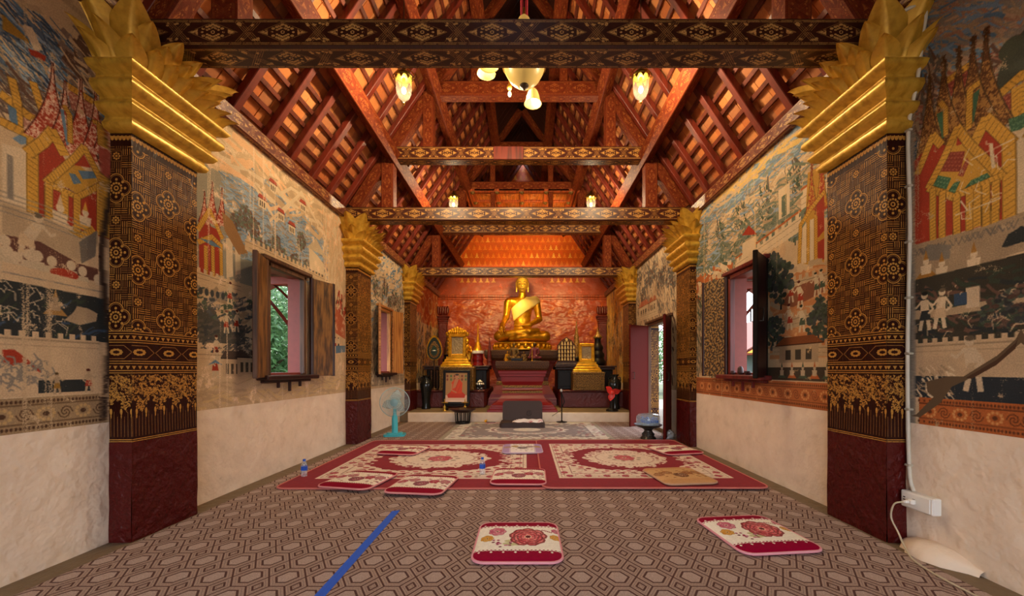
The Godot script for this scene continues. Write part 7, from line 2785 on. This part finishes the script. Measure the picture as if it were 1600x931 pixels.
func build_lamps() -> void:
	var warm := Color(1.0, 0.885, 0.7)
	M.bulb = mat(rgb8(255, 240, 210), 0.3, 0, null, {"glow": Color(1.0, 0.88, 0.62), "energy": 6.0})
	M.clear = mat(rgb8(250, 246, 232), 0.04, 0, null, {"alpha": 0.004})
	M.milk = mat(rgb8(196, 172, 110), 0.35, 0, null, {"backlight": Color(0.3, 0.25, 0.14), "glow": Color(1.0, 0.82, 0.42), "energy": 0.14})
	M.wire = mat(rgb8(60, 46, 34), 0.5, 0.4)
	# hanging bottle lanterns
	var names := ["glass bottle lantern with a brass crown, hanging nearest on the left", "glass bottle lantern with a brass crown, hanging nearest on the right", "small far glass lantern hanging left above the middle tie beam", "small far glass lantern hanging right above the middle tie beam"]
	var proto: Node3D
	var spots := [Vector3(-1.32, 4.0, -4.3), Vector3(1.24, 4.01, -4.3), Vector3(-1.34, 4.03, -7.35), Vector3(1.2, 4.03, -7.35)]
	for i in 4:
		if i == 0:
			proto = thing("pendant_lantern", spots[0], names[0], "lantern", "glass lanterns hanging from the roof")
			var mb := MB.new()
			mb.lathe([[0.0, -0.03], [0.012, -0.02], [0.02, 0.0], [0.055, 0.03], [0.078, 0.08], [0.085, 0.14], [0.083, 0.2], [0.074, 0.24]], 20)
			part("glass", mb, M.clear, proto)
			mb = MB.new()
			mb.lathe([[0.0, -0.05], [0.008, -0.045], [0.014, -0.03], [0.006, -0.018], [0.0, -0.016]], 10)
			part("finial", mb, M.brass, proto)
			mb = MB.new()
			mb.lathe([[0.082, 0.235], [0.094, 0.245], [0.094, 0.265], [0.07, 0.29], [0.035, 0.315], [0.02, 0.34], [0.026, 0.36], [0.0, 0.37]], 20)
			for k in 8:
				var a := TAU * k / 8
				mb.tri(Vector3(cos(a - 0.3) * 0.089, 0.245, sin(a - 0.3) * 0.089), Vector3(cos(a) * 0.089, 0.195, sin(a) * 0.089), Vector3(cos(a + 0.3) * 0.089, 0.245, sin(a + 0.3) * 0.089))
			part("crown", mb, mat(rgb8(120, 98, 34), 0.35, 0.8), proto)
			mb = MB.new()
			for s in [-1, 1]:
				mb.tube([Vector3(s * 0.09, 0.25, 0), Vector3(s * 0.115, 0.24, 0), Vector3(s * 0.12, 0.27, 0), Vector3(s * 0.09, 0.31, 0), Vector3(s * 0.03, 0.36, 0)], 0.006, 6)
			part("loop", mb, M.brass, proto)
			mb = MB.new()
			mb.ball(Vector3(0, 0.11, 0), Vector3(0.026, 0.038, 0.026), 14, 10)
			part("bulb", mb, M.bulb, proto)
			mb = MB.new()
			mb.tube([Vector3(0, 0.145, 0), Vector3(0, 0.24, 0)], 0.018, 8)
			part("socket", mb, M.brass, proto)
			mb = MB.new()
			mb.tube([Vector3(0, 0.36, 0), Vector3(0, 1.15, 0)], 0.005, 6)
			part("wire", mb, M.wire, proto)
		else:
			copy_of(proto, spots[i], names[i])
		omni("lantern_light", spots[i] + Vector3(0, 0.11, 0), warm, LANTERN)
	# chandelier
	var c := thing("chandelier", Vector3(-0.02, 4.16, -4.3), "brass chandelier with a milky bowl, bell shades and bare bulbs behind the nearest tie beam", "chandelier")
	var mb := MB.new()
	mb.lathe([[0.0, 0.0], [0.06, 0.006], [0.12, 0.035], [0.17, 0.085], [0.205, 0.15], [0.225, 0.21], [0.22, 0.215], [0.2, 0.15], [0.0, 0.06]], 28)
	part("bowl", mb, M.milk, c)
	mb = MB.new()
	mb.lathe([[0.0, -0.05], [0.012, -0.045], [0.016, -0.025], [0.045, -0.01], [0.05, 0.004], [0.0, 0.01]], 12)
	part("finial", mb, M.wire, c)
	mb = MB.new()
	mb.lathe([[0.23, 0.2], [0.24, 0.21], [0.24, 0.24], [0.22, 0.25], [0.08, 0.34], [0.04, 0.42], [0.06, 0.5], [0.03, 0.58], [0.02, 0.64], [0.0, 0.64]], 20)
	part("body", mb, M.brass, c)
	var arms := [[Vector2(-0.36, 0.2), 0.02, 2], [Vector2(-0.17, -0.3), 0.0, 1], [Vector2(0.1, -0.36), 0.0, 2], [Vector2(0.32, 0.1), 0.03, 3], [Vector2(0.0, 0.42), 0.16, 2], [Vector2(-0.42, -0.1), 0.16, 2]]
	for q in arms:
		var e: Vector2 = q[0]
		var y: float = q[1]
		mb = MB.new()
		var top := Vector3(e.x, y + 0.22, e.y)
		mb.tube([Vector3(e.x * 0.2, 0.32, e.y * 0.2), Vector3(e.x * 0.5, 0.4, e.y * 0.5), Vector3(e.x * 0.85, 0.38, e.y * 0.85), Vector3(e.x, y + 0.3, e.y), top], 0.012, 8)
		part("arm", mb, M.brass, c)
		mb = MB.new()
		mb.lathe([[0.0, 0.06], [0.028, 0.05], [0.03, 0.02], [0.02, 0.0], [0.0, 0.0]], 10, top - Vector3(0, 0.05, 0))
		part("socket", mb, M.brass, c)
		if q[2] == 2:
			mb = MB.new()
			mb.lathe([[0.028, 0.0], [0.055, -0.03], [0.075, -0.09], [0.085, -0.14], [0.1, -0.17], [0.103, -0.175], [0.097, -0.17], [0.08, -0.138], [0.07, -0.09], [0.05, -0.035], [0.02, -0.008]], 24, top)
			part("shade", mb, M.milk, c)
		elif q[2] == 3:
			mb = MB.new()
			mb.lathe([[0.02, 0.0], [0.09, 0.03], [0.12, 0.06], [0.118, 0.064], [0.085, 0.036], [0.0, 0.01]], 20, top - Vector3(0, 0.03, 0))
			part("dish", mb, M.brass, c)
		mb = MB.new()
		var bp := top + Vector3(0, -0.115 if q[2] == 2 else -0.1, 0)
		mb.ball(bp, Vector3(0.02, 0.032, 0.02), 12, 8)
		part("bulb", mb, M.bulb if q[2] != 3 else M.clear, c)
		mb = MB.new()
		mb.tube([top - Vector3(0, 0.04, 0), bp + Vector3(0, 0.02, 0)], 0.012, 8)
		part("neck", mb, M.brass, c)
		if q[2] != 3:
			omni("chandelier_light", c.position + bp, warm, CHANDELIER if q[2] == 1 else 0.025)
	mb = MB.new()
	mb.tube([Vector3(0, 0.62, 0), Vector3(0, 1.8, 0)], 0.012, 8)
	part("chain", mb, M.wire, c)
	mb = MB.new()
	for s in [-1, 1]:
		mb.tube([Vector3(s * 0.022, 0.66, 0.01), Vector3(s * 0.026, 1.3, 0.012), Vector3(s * 0.022, 2.3, 0.01)], 0.018, 8)
	part("ribbon", mb, mat(rgb8(196, 66, 84), 0.8), c)
	# unseen floodlights behind the far tie beam; the last four added as fill light
	var fl := -1
	for q in [[-1.15, Vector3(-1.5, 2.3, -11.9)], [1.0, Vector3(1.3, 2.3, -11.9)], [-0.05, Vector3(-0.1, 4.6, -11.9)], [-0.6, Vector3(-0.1, 2.3, -10.5)], [-1.6, Vector3(-1.5, 1.3, -9.6)], [1.4, Vector3(1.4, 1.2, -9.6)], [0.4, Vector3(-0.1, 1.2, -8.9)], [0.7, Vector3(-0.1, 5.1, -10.4)]]:
		fl += 1
		var at := Vector3(q[0], 3.335, -9.25)
		var f := thing("floodlight", at, "small black floodlight on the far tie beam turned on " + ["the wall left of the statue", "the wall right of the statue", "the orange gable", "the golden statue", "the leafy icon frame, added fill", "the square icon frame, added fill", "the red throne, added fill", "the coffered ceiling, added fill"][fl], "floodlight", "floodlights on the far tie beam")
		mb = MB.new()
		mb.box(Vector3(0, 0.0, 0), Vector3(0.14, 0.11, 0.05), Basis(), 0.01)
		mb.box(Vector3(0, -0.06, 0), Vector3(0.04, 0.05, 0.03), Basis(), 0.004)
		part("housing", mb, M.black, f)
		mb = MB.new()
		mb.box(Vector3(0, 0.0, -0.027), Vector3(0.12, 0.09, 0.006))
		part("lens", mb, M.bulb, f)
		spot("flood_and_fill_light", at + Vector3(0, 0, -0.05), q[1], Color(1.0, 0.83, 0.5), FLOOD * (0.8 if fl == 3 else 1.0), [36.0, 36.0, 46.0, 24.0, 34.0, 34.0, 34.0, 50.0][fl])


const LANTERN := 1.35
const CHANDELIER := 1.7
const FLOOD := 3.6


# ---------------------------------------------------------------- small things on floor and walls

func build_small_things() -> void:
	var mb: MB
	var t: Node3D
	# teal pedestal fan
	t = thing("pedestal_fan", Vector3(-2.16, 0.009, -6.55), "teal pedestal fan with a clear round guard, by the left wall", "fan", "", 0.12)
	var teal := mat(rgb8(64, 178, 190), 0.3)
	mb = MB.new()
	mb.plate(rounded(-0.17, -0.13, 0.17, 0.13, 0.07), 0.0, 0.035, Vector3.ZERO, FLAT)
	mb.plate(rounded(-0.12, -0.08, 0.12, 0.08, 0.05), 0.035, 0.055, Vector3.ZERO, FLAT)
	part("base", mb, teal, t)
	mb = MB.new()
	mb.lathe([[0.06, 0.05], [0.05, 0.07], [0.048, 0.28], [0.04, 0.33], [0.03, 0.34], [0.028, 0.44], [0.0, 0.44]], 16)
	part("column", mb, teal, t)
	var pale := mat(rgb8(176, 206, 206), 0.35)
	mb = MB.new()
	mb.tube([Vector3(0, 0.43, 0), Vector3(0, 0.5, -0.03), Vector3(0, 0.54, -0.06)], 0.022, 8)
	mb.ball(Vector3(0, 0.55, -0.09), Vector3(0.07, 0.07, 0.09), 14, 8)
	part("motor", mb, pale, t)
	mb = MB.new()
	for k in 72:
		var a := TAU * k / 72
		var e := Vector3(cos(a), sin(a), 0)
		mb.tube([Vector3(0, 0.55, 0.075) + e * 0.06, Vector3(0, 0.55, 0.065) + e * 0.15, Vector3(0, 0.55, 0.02) + e * 0.235], 0.0014, 4)
		mb.tube([Vector3(0, 0.55, -0.06) + e * 0.06, Vector3(0, 0.55, -0.05) + e * 0.15, Vector3(0, 0.55, 0.0) + e * 0.235], 0.0014, 4)
	part("guard", mb, pale, t).set_meta("kind", "stuff")
	mb = MB.new()
	for r in [[0.237, 0.01, 0.006], [0.16, 0.06, 0.002], [0.1, 0.072, 0.002]]:
		var ring := []
		for k in 41:
			ring.append(Vector3(cos(TAU * k / 40) * r[0], 0.55 + sin(TAU * k / 40) * r[0], r[1]))
		mb.tube(ring, r[2], 6)
	part("guard_ring", mb, pale, t)
	mb = MB.new()
	mb.lathe([[0.062, 0.0], [0.06, 0.008], [0.0, 0.012]], 20)
	part("badge", mb, mat(rgb8(126, 168, 176), 0.4), t, Vector3(0, 0.55, 0.072), Basis(Vector3.RIGHT, PI / 2))
	for k in 3:
		mb = MB.new()
		fan_blade(mb, 0.21)
		part("blade", mb, mat(rgb8(190, 214, 214), 0.15, 0, null, {"alpha": 0.35}), t, Vector3(0, 0.55, 0.01), Basis(Vector3.BACK, TAU * k / 3))
	tag(part("fan_cable", tube_mb([Vector3(-2.37, 0.012, -6.5), Vector3(-2.42, 0.012, -6.3), Vector3(-2.5, 0.06, -6.2), Vector3(-2.44, 0.2, -6.25), Vector3(-2.6, 0.36, -6.35)], 0.004), M.black, self), "thin black fan cable looping up beside the pillar", "cable")

	# fan with red blades on the platform
	t = thing("table_fan", Vector3(1.86, 0.2, -8.62), "small black fan with three red blades on the altar platform", "fan", "", -0.1)
	mb = MB.new()
	mb.lathe([[0.13, 0.0], [0.13, 0.025], [0.1, 0.05], [0.05, 0.06], [0.04, 0.3], [0.0, 0.32]], 18)
	part("base", mb, M.black, t)
	mb = MB.new()
	mb.ball(Vector3(0, 0.4, -0.06), Vector3(0.07, 0.08, 0.1), 12, 8)
	part("motor", mb, M.black, t)
	var red := mat(rgb8(206, 52, 46), 0.25)
	for k in 3:
		mb = MB.new()
		fan_blade(mb, 0.18)
		part("blade", mb, red, t, Vector3(0, 0.4, 0.06), Basis(Vector3.BACK, TAU * k / 3 + PI))
	mb = MB.new()
	mb.lathe([[0.045, -0.03], [0.045, 0.02], [0.03, 0.03], [0.0, 0.03]], 16)
	part("hub", mb, mat(rgb8(222, 60, 48), 0.3), t, Vector3(0, 0.4, 0.06), Basis(Vector3.RIGHT, PI / 2))

	# water bottles
	var blue := mat(rgb8(30, 84, 190), 0.35)
	M.pet = mat(rgb8(226, 240, 250), 0.05, 0, null, {"alpha": 0.16})
	t = thing("water_bottle", Vector3(-2.24, 0.0225, -4.02), "small water bottle with a blue cap standing near the left wall", "bottle", "water bottles")
	mb = MB.new()
	mb.lathe([[0.0, 0.0], [0.026, 0.0], [0.03, 0.006], [0.03, 0.035], [0.028, 0.04], [0.03, 0.046], [0.03, 0.11], [0.022, 0.135], [0.012, 0.15], [0.012, 0.158]], 18)
	part("body", mb, M.pet, t)
	mb = MB.new()
	mb.lathe([[0.0305, 0.06], [0.031, 0.062], [0.031, 0.1], [0.0305, 0.102]], 18)
	part("label_band", mb, blue, t)
	mb = MB.new()
	mb.lathe([[0.0, 0.004], [0.027, 0.005], [0.0275, 0.09], [0.0, 0.09]], 16)
	part("water", mb, mat(rgb8(224, 238, 246), 0.02, 0, null, {"alpha": 0.1}), t)
	mb = MB.new()
	mb.lathe([[0.0145, 0.152], [0.0145, 0.17], [0.013, 0.172], [0.0, 0.172]], 14)
	part("cap", mb, blue, t)
	var bottle := t
	copy_of(bottle, Vector3(-0.45, 0.0225, -4.1), "small water bottle standing on the rug, just behind the middle floral cushion")

	# silver pedestal bowl full of bottles
	t = thing("pedestal_bowl", Vector3(1.92, 0.0095, -6.26), "silver pedestal bowl full of blue water bottles inside the open door", "bowl")
	mb = MB.new()
	mb.lathe([[0.0, 0.0], [0.12, 0.0], [0.125, 0.015], [0.09, 0.05], [0.1, 0.08], [0.07, 0.11], [0.06, 0.14], [0.09, 0.165], [0.17, 0.19], [0.215, 0.225], [0.22, 0.232], [0.21, 0.23], [0.16, 0.2], [0.0, 0.185]], 28)
	part("bowl", mb, mat(rgb8(150, 146, 138), 0.32, 0.75, T.bumps, {"tri": 5.0}), t)
	for k in 9:
		var a := k * 2.4
		var r := 0.0 if k == 0 else 0.075 if k < 5 else 0.125
		var c := copy_of(bottle, Vector3(1.92 + cos(a) * r, 0.206, -6.26 + sin(a) * r), "blue-labelled water bottle packed in the silver pedestal bowl", a, "bottles in the silver bowl")
		for ch in c.get_children():
			ch.scale = Vector3(1, 0.8, 1)
			if ch.name == "label_band":
				ch.scale = Vector3(1.0, 1.0, 1.0)
	mb = MB.new()
	mb.lathe([[0.175, 0.0], [0.182, 0.06], [0.178, 0.13], [0.15, 0.16], [0.08, 0.172], [0.0, 0.174]], 22)
	tag(part("shrink_wrap", mb, mat(rgb8(176, 214, 240), 0.14, 0, null, {"alpha": 0.3}), self, Vector3(1.92, 0.236, -6.26)), "clear bluish plastic wrap round the bottles in the silver bowl", "plastic wrap")
	# crumpled clear bag by the door
	var nz := FastNoiseLite.new()
	nz.seed = 5
	nz.frequency = 9.0
	var rows := []
	for i in 15:
		var p := -0.2 + (PI / 2 + 0.2) * i / 14
		var row := PackedVector3Array()
		for k in 26:
			var a := TAU * k / 26
			var v := Vector3(cos(a) * cos(p), maxf(sin(p), -0.05), sin(a) * cos(p))
			var e := 1.0 + 0.5 * nz.get_noise_3dv(v)
			row.append(Vector3(v.x * 0.11 * e, maxf(v.y * 0.12 * e, 0.0), v.z * 0.1 * e))
		rows.append(row)
	mb = MB.new()
	mb.grid(rows, true)
	tag(part("plastic_bag", mb, mat(rgb8(226, 232, 240), 0.12, 0, null, {"alpha": 0.3}), self, Vector3(2.27, 0.0095, -6.36)), "crumpled clear plastic bag on the floor beside the silver bowl", "bag")

	# brown legless floor chair with a folded cloth
	t = thing("floor_chair", Vector3(-0.07, 0.019, -7.62), "brown upholstered legless floor chair facing away from the altar", "chair")
	var brown := mat(rgb8(54, 33, 26), 0.6)
	mb = MB.new()
	mb.plate(rounded(-0.42, -0.28, 0.42, 0.26, 0.04), 0.0, 0.075, Vector3.ZERO, FLAT)
	mb.plate(rounded(-0.405, -0.265, 0.405, 0.245, 0.06), 0.075, 0.09, Vector3.ZERO, FLAT)
	part("seat", mb, brown, t)
	mb = MB.new()
	mb.plate(rounded(-0.39, 0.05, 0.39, 0.46, 0.07), -0.05, 0.05, Vector3(0, 0, -0.2), Basis(Vector3.RIGHT, -0.16))
	mb.plate(rounded(-0.375, 0.065, 0.375, 0.445, 0.08), 0.05, 0.06, Vector3(0, 0, -0.2), Basis(Vector3.RIGHT, -0.16))
	part("backrest", mb, brown, t)
	mb = MB.new()
	var ring := []
	for k in 21:
		ring.append(Basis(Vector3.RIGHT, -0.16) * Vector3(0.13 + cos(TAU * k / 20) * 0.045, 0.22 + sin(TAU * k / 20) * 0.055, 0.061) + Vector3(0, 0, -0.2))
	mb.tube(ring, 0.007, 6)
	mb.tube([Basis(Vector3.RIGHT, -0.16) * Vector3(0.13, 0.19, 0.062) + Vector3(0, 0, -0.2), Basis(Vector3.RIGHT, -0.16) * Vector3(0.13, 0.26, 0.062) + Vector3(0, 0, -0.2)], 0.006, 6)
	part("emblem", mb, mat(rgb8(48, 28, 22), 0.6), t)
	t = thing("folded_cloth", Vector3(0.03, 0.109, -7.5), "folded white cloth with a red pattern on the brown floor chair", "cloth", "", -0.08)
	var p := Pic.new(256, 128, 0, 1, 0, 1, rgb8(226, 216, 210))
	p.strokes(0, 0, 1, 1, 90, 0.14, 0.04, 0.2, [rgb8(176, 70, 84), rgb8(206, 140, 146), rgb8(226, 216, 210), rgb8(150, 40, 60)])
	var cl := mat(Color.WHITE, 0.9, 0, p.tex(), {"scale": Vector3(1.6, 3.0, 1)})
	for k in 3:
		mb = MB.new()
		var rr := []
		for i in 9:
			var row := PackedVector3Array()
			for j in 17:
				var x := (j - 8) / 8.0 * (0.29 - 0.02 * k)
				var z := (i - 4) / 4.0 * (0.09 - 0.008 * k)
				var edge := maxf(absf((j - 8) / 8.0), absf((i - 4) / 4.0))
				row.append(Vector3(x + 0.02 * k, (0.02 + 0.016 * k) * (1.0 if edge < 0.95 else 0.2) + 0.006 * sin(j * 1.3 + k), z + 0.012 * sin(j * 0.7 + k)))
			rr.append(row)
		mb.grid(rr, false, 0.5, 0.3, true)
		part("fold", mb, cl, t)

	# microphone on a short stand
	t = thing("microphone_stand", Vector3(0.73, 0.0195, -8.14), "short black microphone stand in front of the white step", "microphone stand")
	mb = MB.new()
	mb.lathe([[0.0, 0.0], [0.11, 0.0], [0.115, 0.012], [0.03, 0.025], [0.012, 0.04], [0.011, 0.5], [0.0, 0.5]], 20)
	part("stand", mb, M.black, t)
	mb = MB.new()
	mb.tube([Vector3(0, 0.3, 0), Vector3(0.05, 0.42, 0.04), Vector3(0.02, 0.54, 0.02), Vector3(-0.01, 0.6, 0.01)], 0.012, 8)
	mb.tube([Vector3(0.012, 0.26, 0), Vector3(-0.09, 0.2, 0.02), Vector3(-0.2, 0.13, 0.02)], 0.005, 6)
	part("cable", mb, M.black, t)
	mb = MB.new()
	mb.tube([Vector3(0.0, 0.48, 0), Vector3(-0.012, 0.62, 0.02)], 0.014, 10, 0.018)
	part("microphone", mb, M.black, t)
	mb = MB.new()
	mb.ball(Vector3(-0.014, 0.65, 0.024), Vector3(0.03, 0.034, 0.03), 14, 8)
	part("grille", mb, mat(rgb8(190, 190, 190), 0.4, 0.6), t)

	# dark openwork tray stand
	t = thing("openwork_tray", Vector3(-1.27, 0.0195, -7.98), "dark round tray on an openwork slatted foot below the monk's portrait", "tray")
	mb = MB.new()
	mb.lathe([[0.0, 0.24], [0.18, 0.25], [0.25, 0.285], [0.262, 0.295], [0.258, 0.28], [0.17, 0.225], [0.0, 0.218]], 26)
	part("dish", mb, M.maroon, t)
	mb = MB.new()
	mb.lathe([[0.135, 0.0], [0.148, 0.0], [0.148, 0.03], [0.135, 0.03], [0.135, 0.0]], 24)
	part("foot_ring", mb, M.black, t)
	for k in 12:
		mb = MB.new()
		var a := TAU * k / 12
		mb.beam(Vector3(cos(a) * 0.141, 0.025, sin(a) * 0.141), Vector3(cos(a) * 0.158, 0.225, sin(a) * 0.158), 0.018, 0.012, 1.0, Vector3(cos(a), 0, sin(a)), 0.002)
		part("slat", mb, M.black, t)
	# little gilt thing with a pink ribbon on the rug
	t = thing("gilt_bell", Vector3(-0.86, 0.021, -8.06), "tiny gilt hand bell with a pink ribbon lying before the step", "bell")
	mb = MB.new()
	mb.lathe([[0.0, 0.045], [0.012, 0.05], [0.024, 0.02], [0.035, 0.0], [0.03, 0.0], [0.0, 0.03]], 14, Vector3(0, 0.035, 0))
	part("cup", mb, M.gold, t, Vector3.ZERO, Basis(Vector3.BACK, -0.9))
	mb = MB.new()
	mb.tube([Vector3(0.05, 0.012, 0), Vector3(0.14, 0.01, 0.02), Vector3(0.24, 0.008, 0.0)], 0.009, 8)
	part("handle", mb, M.maroon, t)
	mb = MB.new()
	mb.box(Vector3(0.2, 0.004, 0.06), Vector3(0.3, 0.004, 0.05), Basis(Vector3.UP, 0.1))
	part("ribbon", mb, mat(rgb8(222, 160, 176), 0.7), t)

	# pots on the right window's sill
	for q in [[4.58, 0.022, 0.03, "tiny dark pot on the right window sill, farthest along"], [4.42, 0.03, 0.055, "egg-shaped dark stone between two tiny pots on the right window sill"], [4.28, 0.03, 0.03, "tiny dark pot on the right window sill, nearest the maroon shutter"]]:
		mb = MB.new()
		if q[2] > 0.05:
			mb.lathe([[0.0, 0.0], [0.022, 0.004], [0.032, 0.03], [0.028, 0.07], [0.014, 0.092], [0.0, 0.096]], 14)
		else:
			mb.lathe([[0.0, 0.0], [q[1] * 0.7, 0.0], [q[1], 0.02], [q[1] * 1.1, 0.042], [q[1] * 0.95, 0.042], [0.0, 0.012]], 14)
		tag(part("sill_pot" if q[2] < 0.05 else "sill_stone", mb, mat(rgb8(66, 42, 40), 0.5), self, Vector3(2.38, 1.041, -q[0])), q[3], "pot" if q[2] < 0.05 else "stone")
	# wooden bolts on the left sill
	t = thing("shutter_bolt", Vector3(-2.6, 1.041, -4.66), "small wooden bolt standing on the near left window sill", "bolt")
	mb = MB.new()
	mb.box(Vector3(0, 0.045, 0), Vector3(0.03, 0.09, 0.03), Basis(), 0.004)
	mb.box(Vector3(0, 0.01, 0.02), Vector3(0.035, 0.02, 0.06), Basis(), 0.004)
	part("peg", mb, M.frame_old, t)

	# socket box, plug, cable, conduit beside the nearest right pillar
	t = thing("socket_box", Vector3(2.388, 0.245, -2.41), "white surface socket box with a plug, beside the nearest right pillar", "socket")
	mb = MB.new()
	mb.box(Vector3(0, 0.05, 0), Vector3(0.055, 0.1, 0.2), Basis(), 0.006)
	part("box", mb, M.white, t)
	mb = MB.new()
	mb.box(Vector3(-0.029, 0.05, 0), Vector3(0.006, 0.085, 0.17), Basis(), 0.002)
	part("cover", mb, M.white, t)
	for k in 2:
		mb = MB.new()
		for e in [-1, 1]:
			mb.box(Vector3(-0.0325, 0.055 + 0.008 * e, -0.07 + 0.06 * k), Vector3(0.002, 0.006, 0.014))
		part("slot", mb, M.black, t)
	var plug := thing("plug_cable", Vector3(2.354, 0.295, -2.42), "white plug and flex running from the socket box onto the carpet", "cable")
	mb = MB.new()
	mb.box(Vector3(-0.012, 0, 0), Vector3(0.028, 0.03, 0.035), Basis(), 0.006)
	mb.box(Vector3(-0.035, -0.002, -0.008), Vector3(0.03, 0.018, 0.02), Basis(), 0.005)
	part("plug", mb, M.white, plug)
	part("flex", tube_mb([Vector3(-0.045, -0.004, -0.01), Vector3(-0.07, -0.03, -0.05), Vector3(-0.07, -0.12, -0.07), Vector3(-0.07, -0.2, -0.02), Vector3(-0.1, -0.25, 0.05), Vector3(-0.17, -0.276, 0.2), Vector3(-0.2, -0.279, 0.5), Vector3(-0.16, -0.279, 0.9), Vector3(-0.1, -0.279, 1.6)], 0.005), mat(rgb8(190, 178, 150), 0.5), plug)
	t = thing("wall_conduit", Vector3(2.405, 0.0, -2.5), "white cable conduit clipped up the wall beside the nearest right pillar", "conduit")
	part("pipe", tube_mb([Vector3(0, 0.345, 0.03), Vector3(0, 0.5, 0.0), Vector3(0, 1.2, -0.01), Vector3(0, 2.0, 0.005), Vector3(0.0, 2.6, -0.005), Vector3(-0.01, 2.85, 0.06), Vector3(-0.015, 3.1, 0.1), Vector3(-0.02, 3.25, 0.12), Vector3(-0.1, 3.27, 0.11), Vector3(-0.2, 3.24, 0.0)], 0.011), mat(rgb8(206, 198, 180), 0.5), t)
	for y in [0.5, 0.85, 1.2, 1.55, 1.9, 2.25, 2.6]:
		mb = MB.new()
		mb.box(Vector3(0.0, y, 0), Vector3(0.032, 0.014, 0.034), Basis(), 0.003)
		part("clip", mb, mat(rgb8(180, 170, 150), 0.5), t)
	# lump of old render at the foot of the wall
	rows = []
	for i in 7:
		var row := PackedVector3Array()
		for k in 13:
			var q := k / 12.0
			var e := sin(PI * clampf(q * 1.05, 0, 1))
			var r := i / 6.0
			row.append(Vector3(0.0 - r * (0.05 + 0.13 * e * (1.0 + 0.3 * nz.get_noise_2d(q, 3.0))), maxf(0.085 * (1.0 - pow(r, 5)) * (0.35 + 0.65 * e), 0.0) + 0.01 * nz.get_noise_2d(r, q * 2.0) * (1.0 - r), -2.54 + q * 0.44))
		rows.append(row)
	mb = MB.new()
	mb.grid(rows, false, 1, 1, true)
	tag(part("render_lump", mb, M.plaster, self, Vector3(2.44, 0.0, 0)), "rough low lump of white plaster at the wall foot, under the socket box", "plaster lump")


func tube_mb(path: Array, r: float) -> MB:
	var mb := MB.new()
	# smooth the corners
	var pts := []
	for i in path.size() - 1:
		var p0: Vector3 = path[maxi(i - 1, 0)]
		var p1: Vector3 = path[i]
		var p2: Vector3 = path[i + 1]
		var p3: Vector3 = path[mini(i + 2, path.size() - 1)]
		for k in 5:
			pts.append(p1.cubic_interpolate(p2, p0, p3, k / 5.0))
	pts.append(path[-1])
	mb.tube(pts, r, 8)
	return mb


func fan_blade(mb: MB, r: float) -> void:
	for side in 2:
		var rows := []
		for i in 7:
			var t := i / 6.0
			var row := PackedVector3Array()
			for k in 7:
				var q := (k - 3) / 3.0
				var wd := r * 0.38 * pow(sin(PI * clampf(0.16 + t * 0.78, 0, 1)), 0.7)
				row.append(Vector3(q * wd + 0.04 * t, r * (0.18 + 0.82 * t) - 0.02 * q * q, -q * 0.028 - (0.002 if side == 1 else 0.0)))
			rows.append(row)
		mb.grid(rows, false, 1, 1, side == 1)
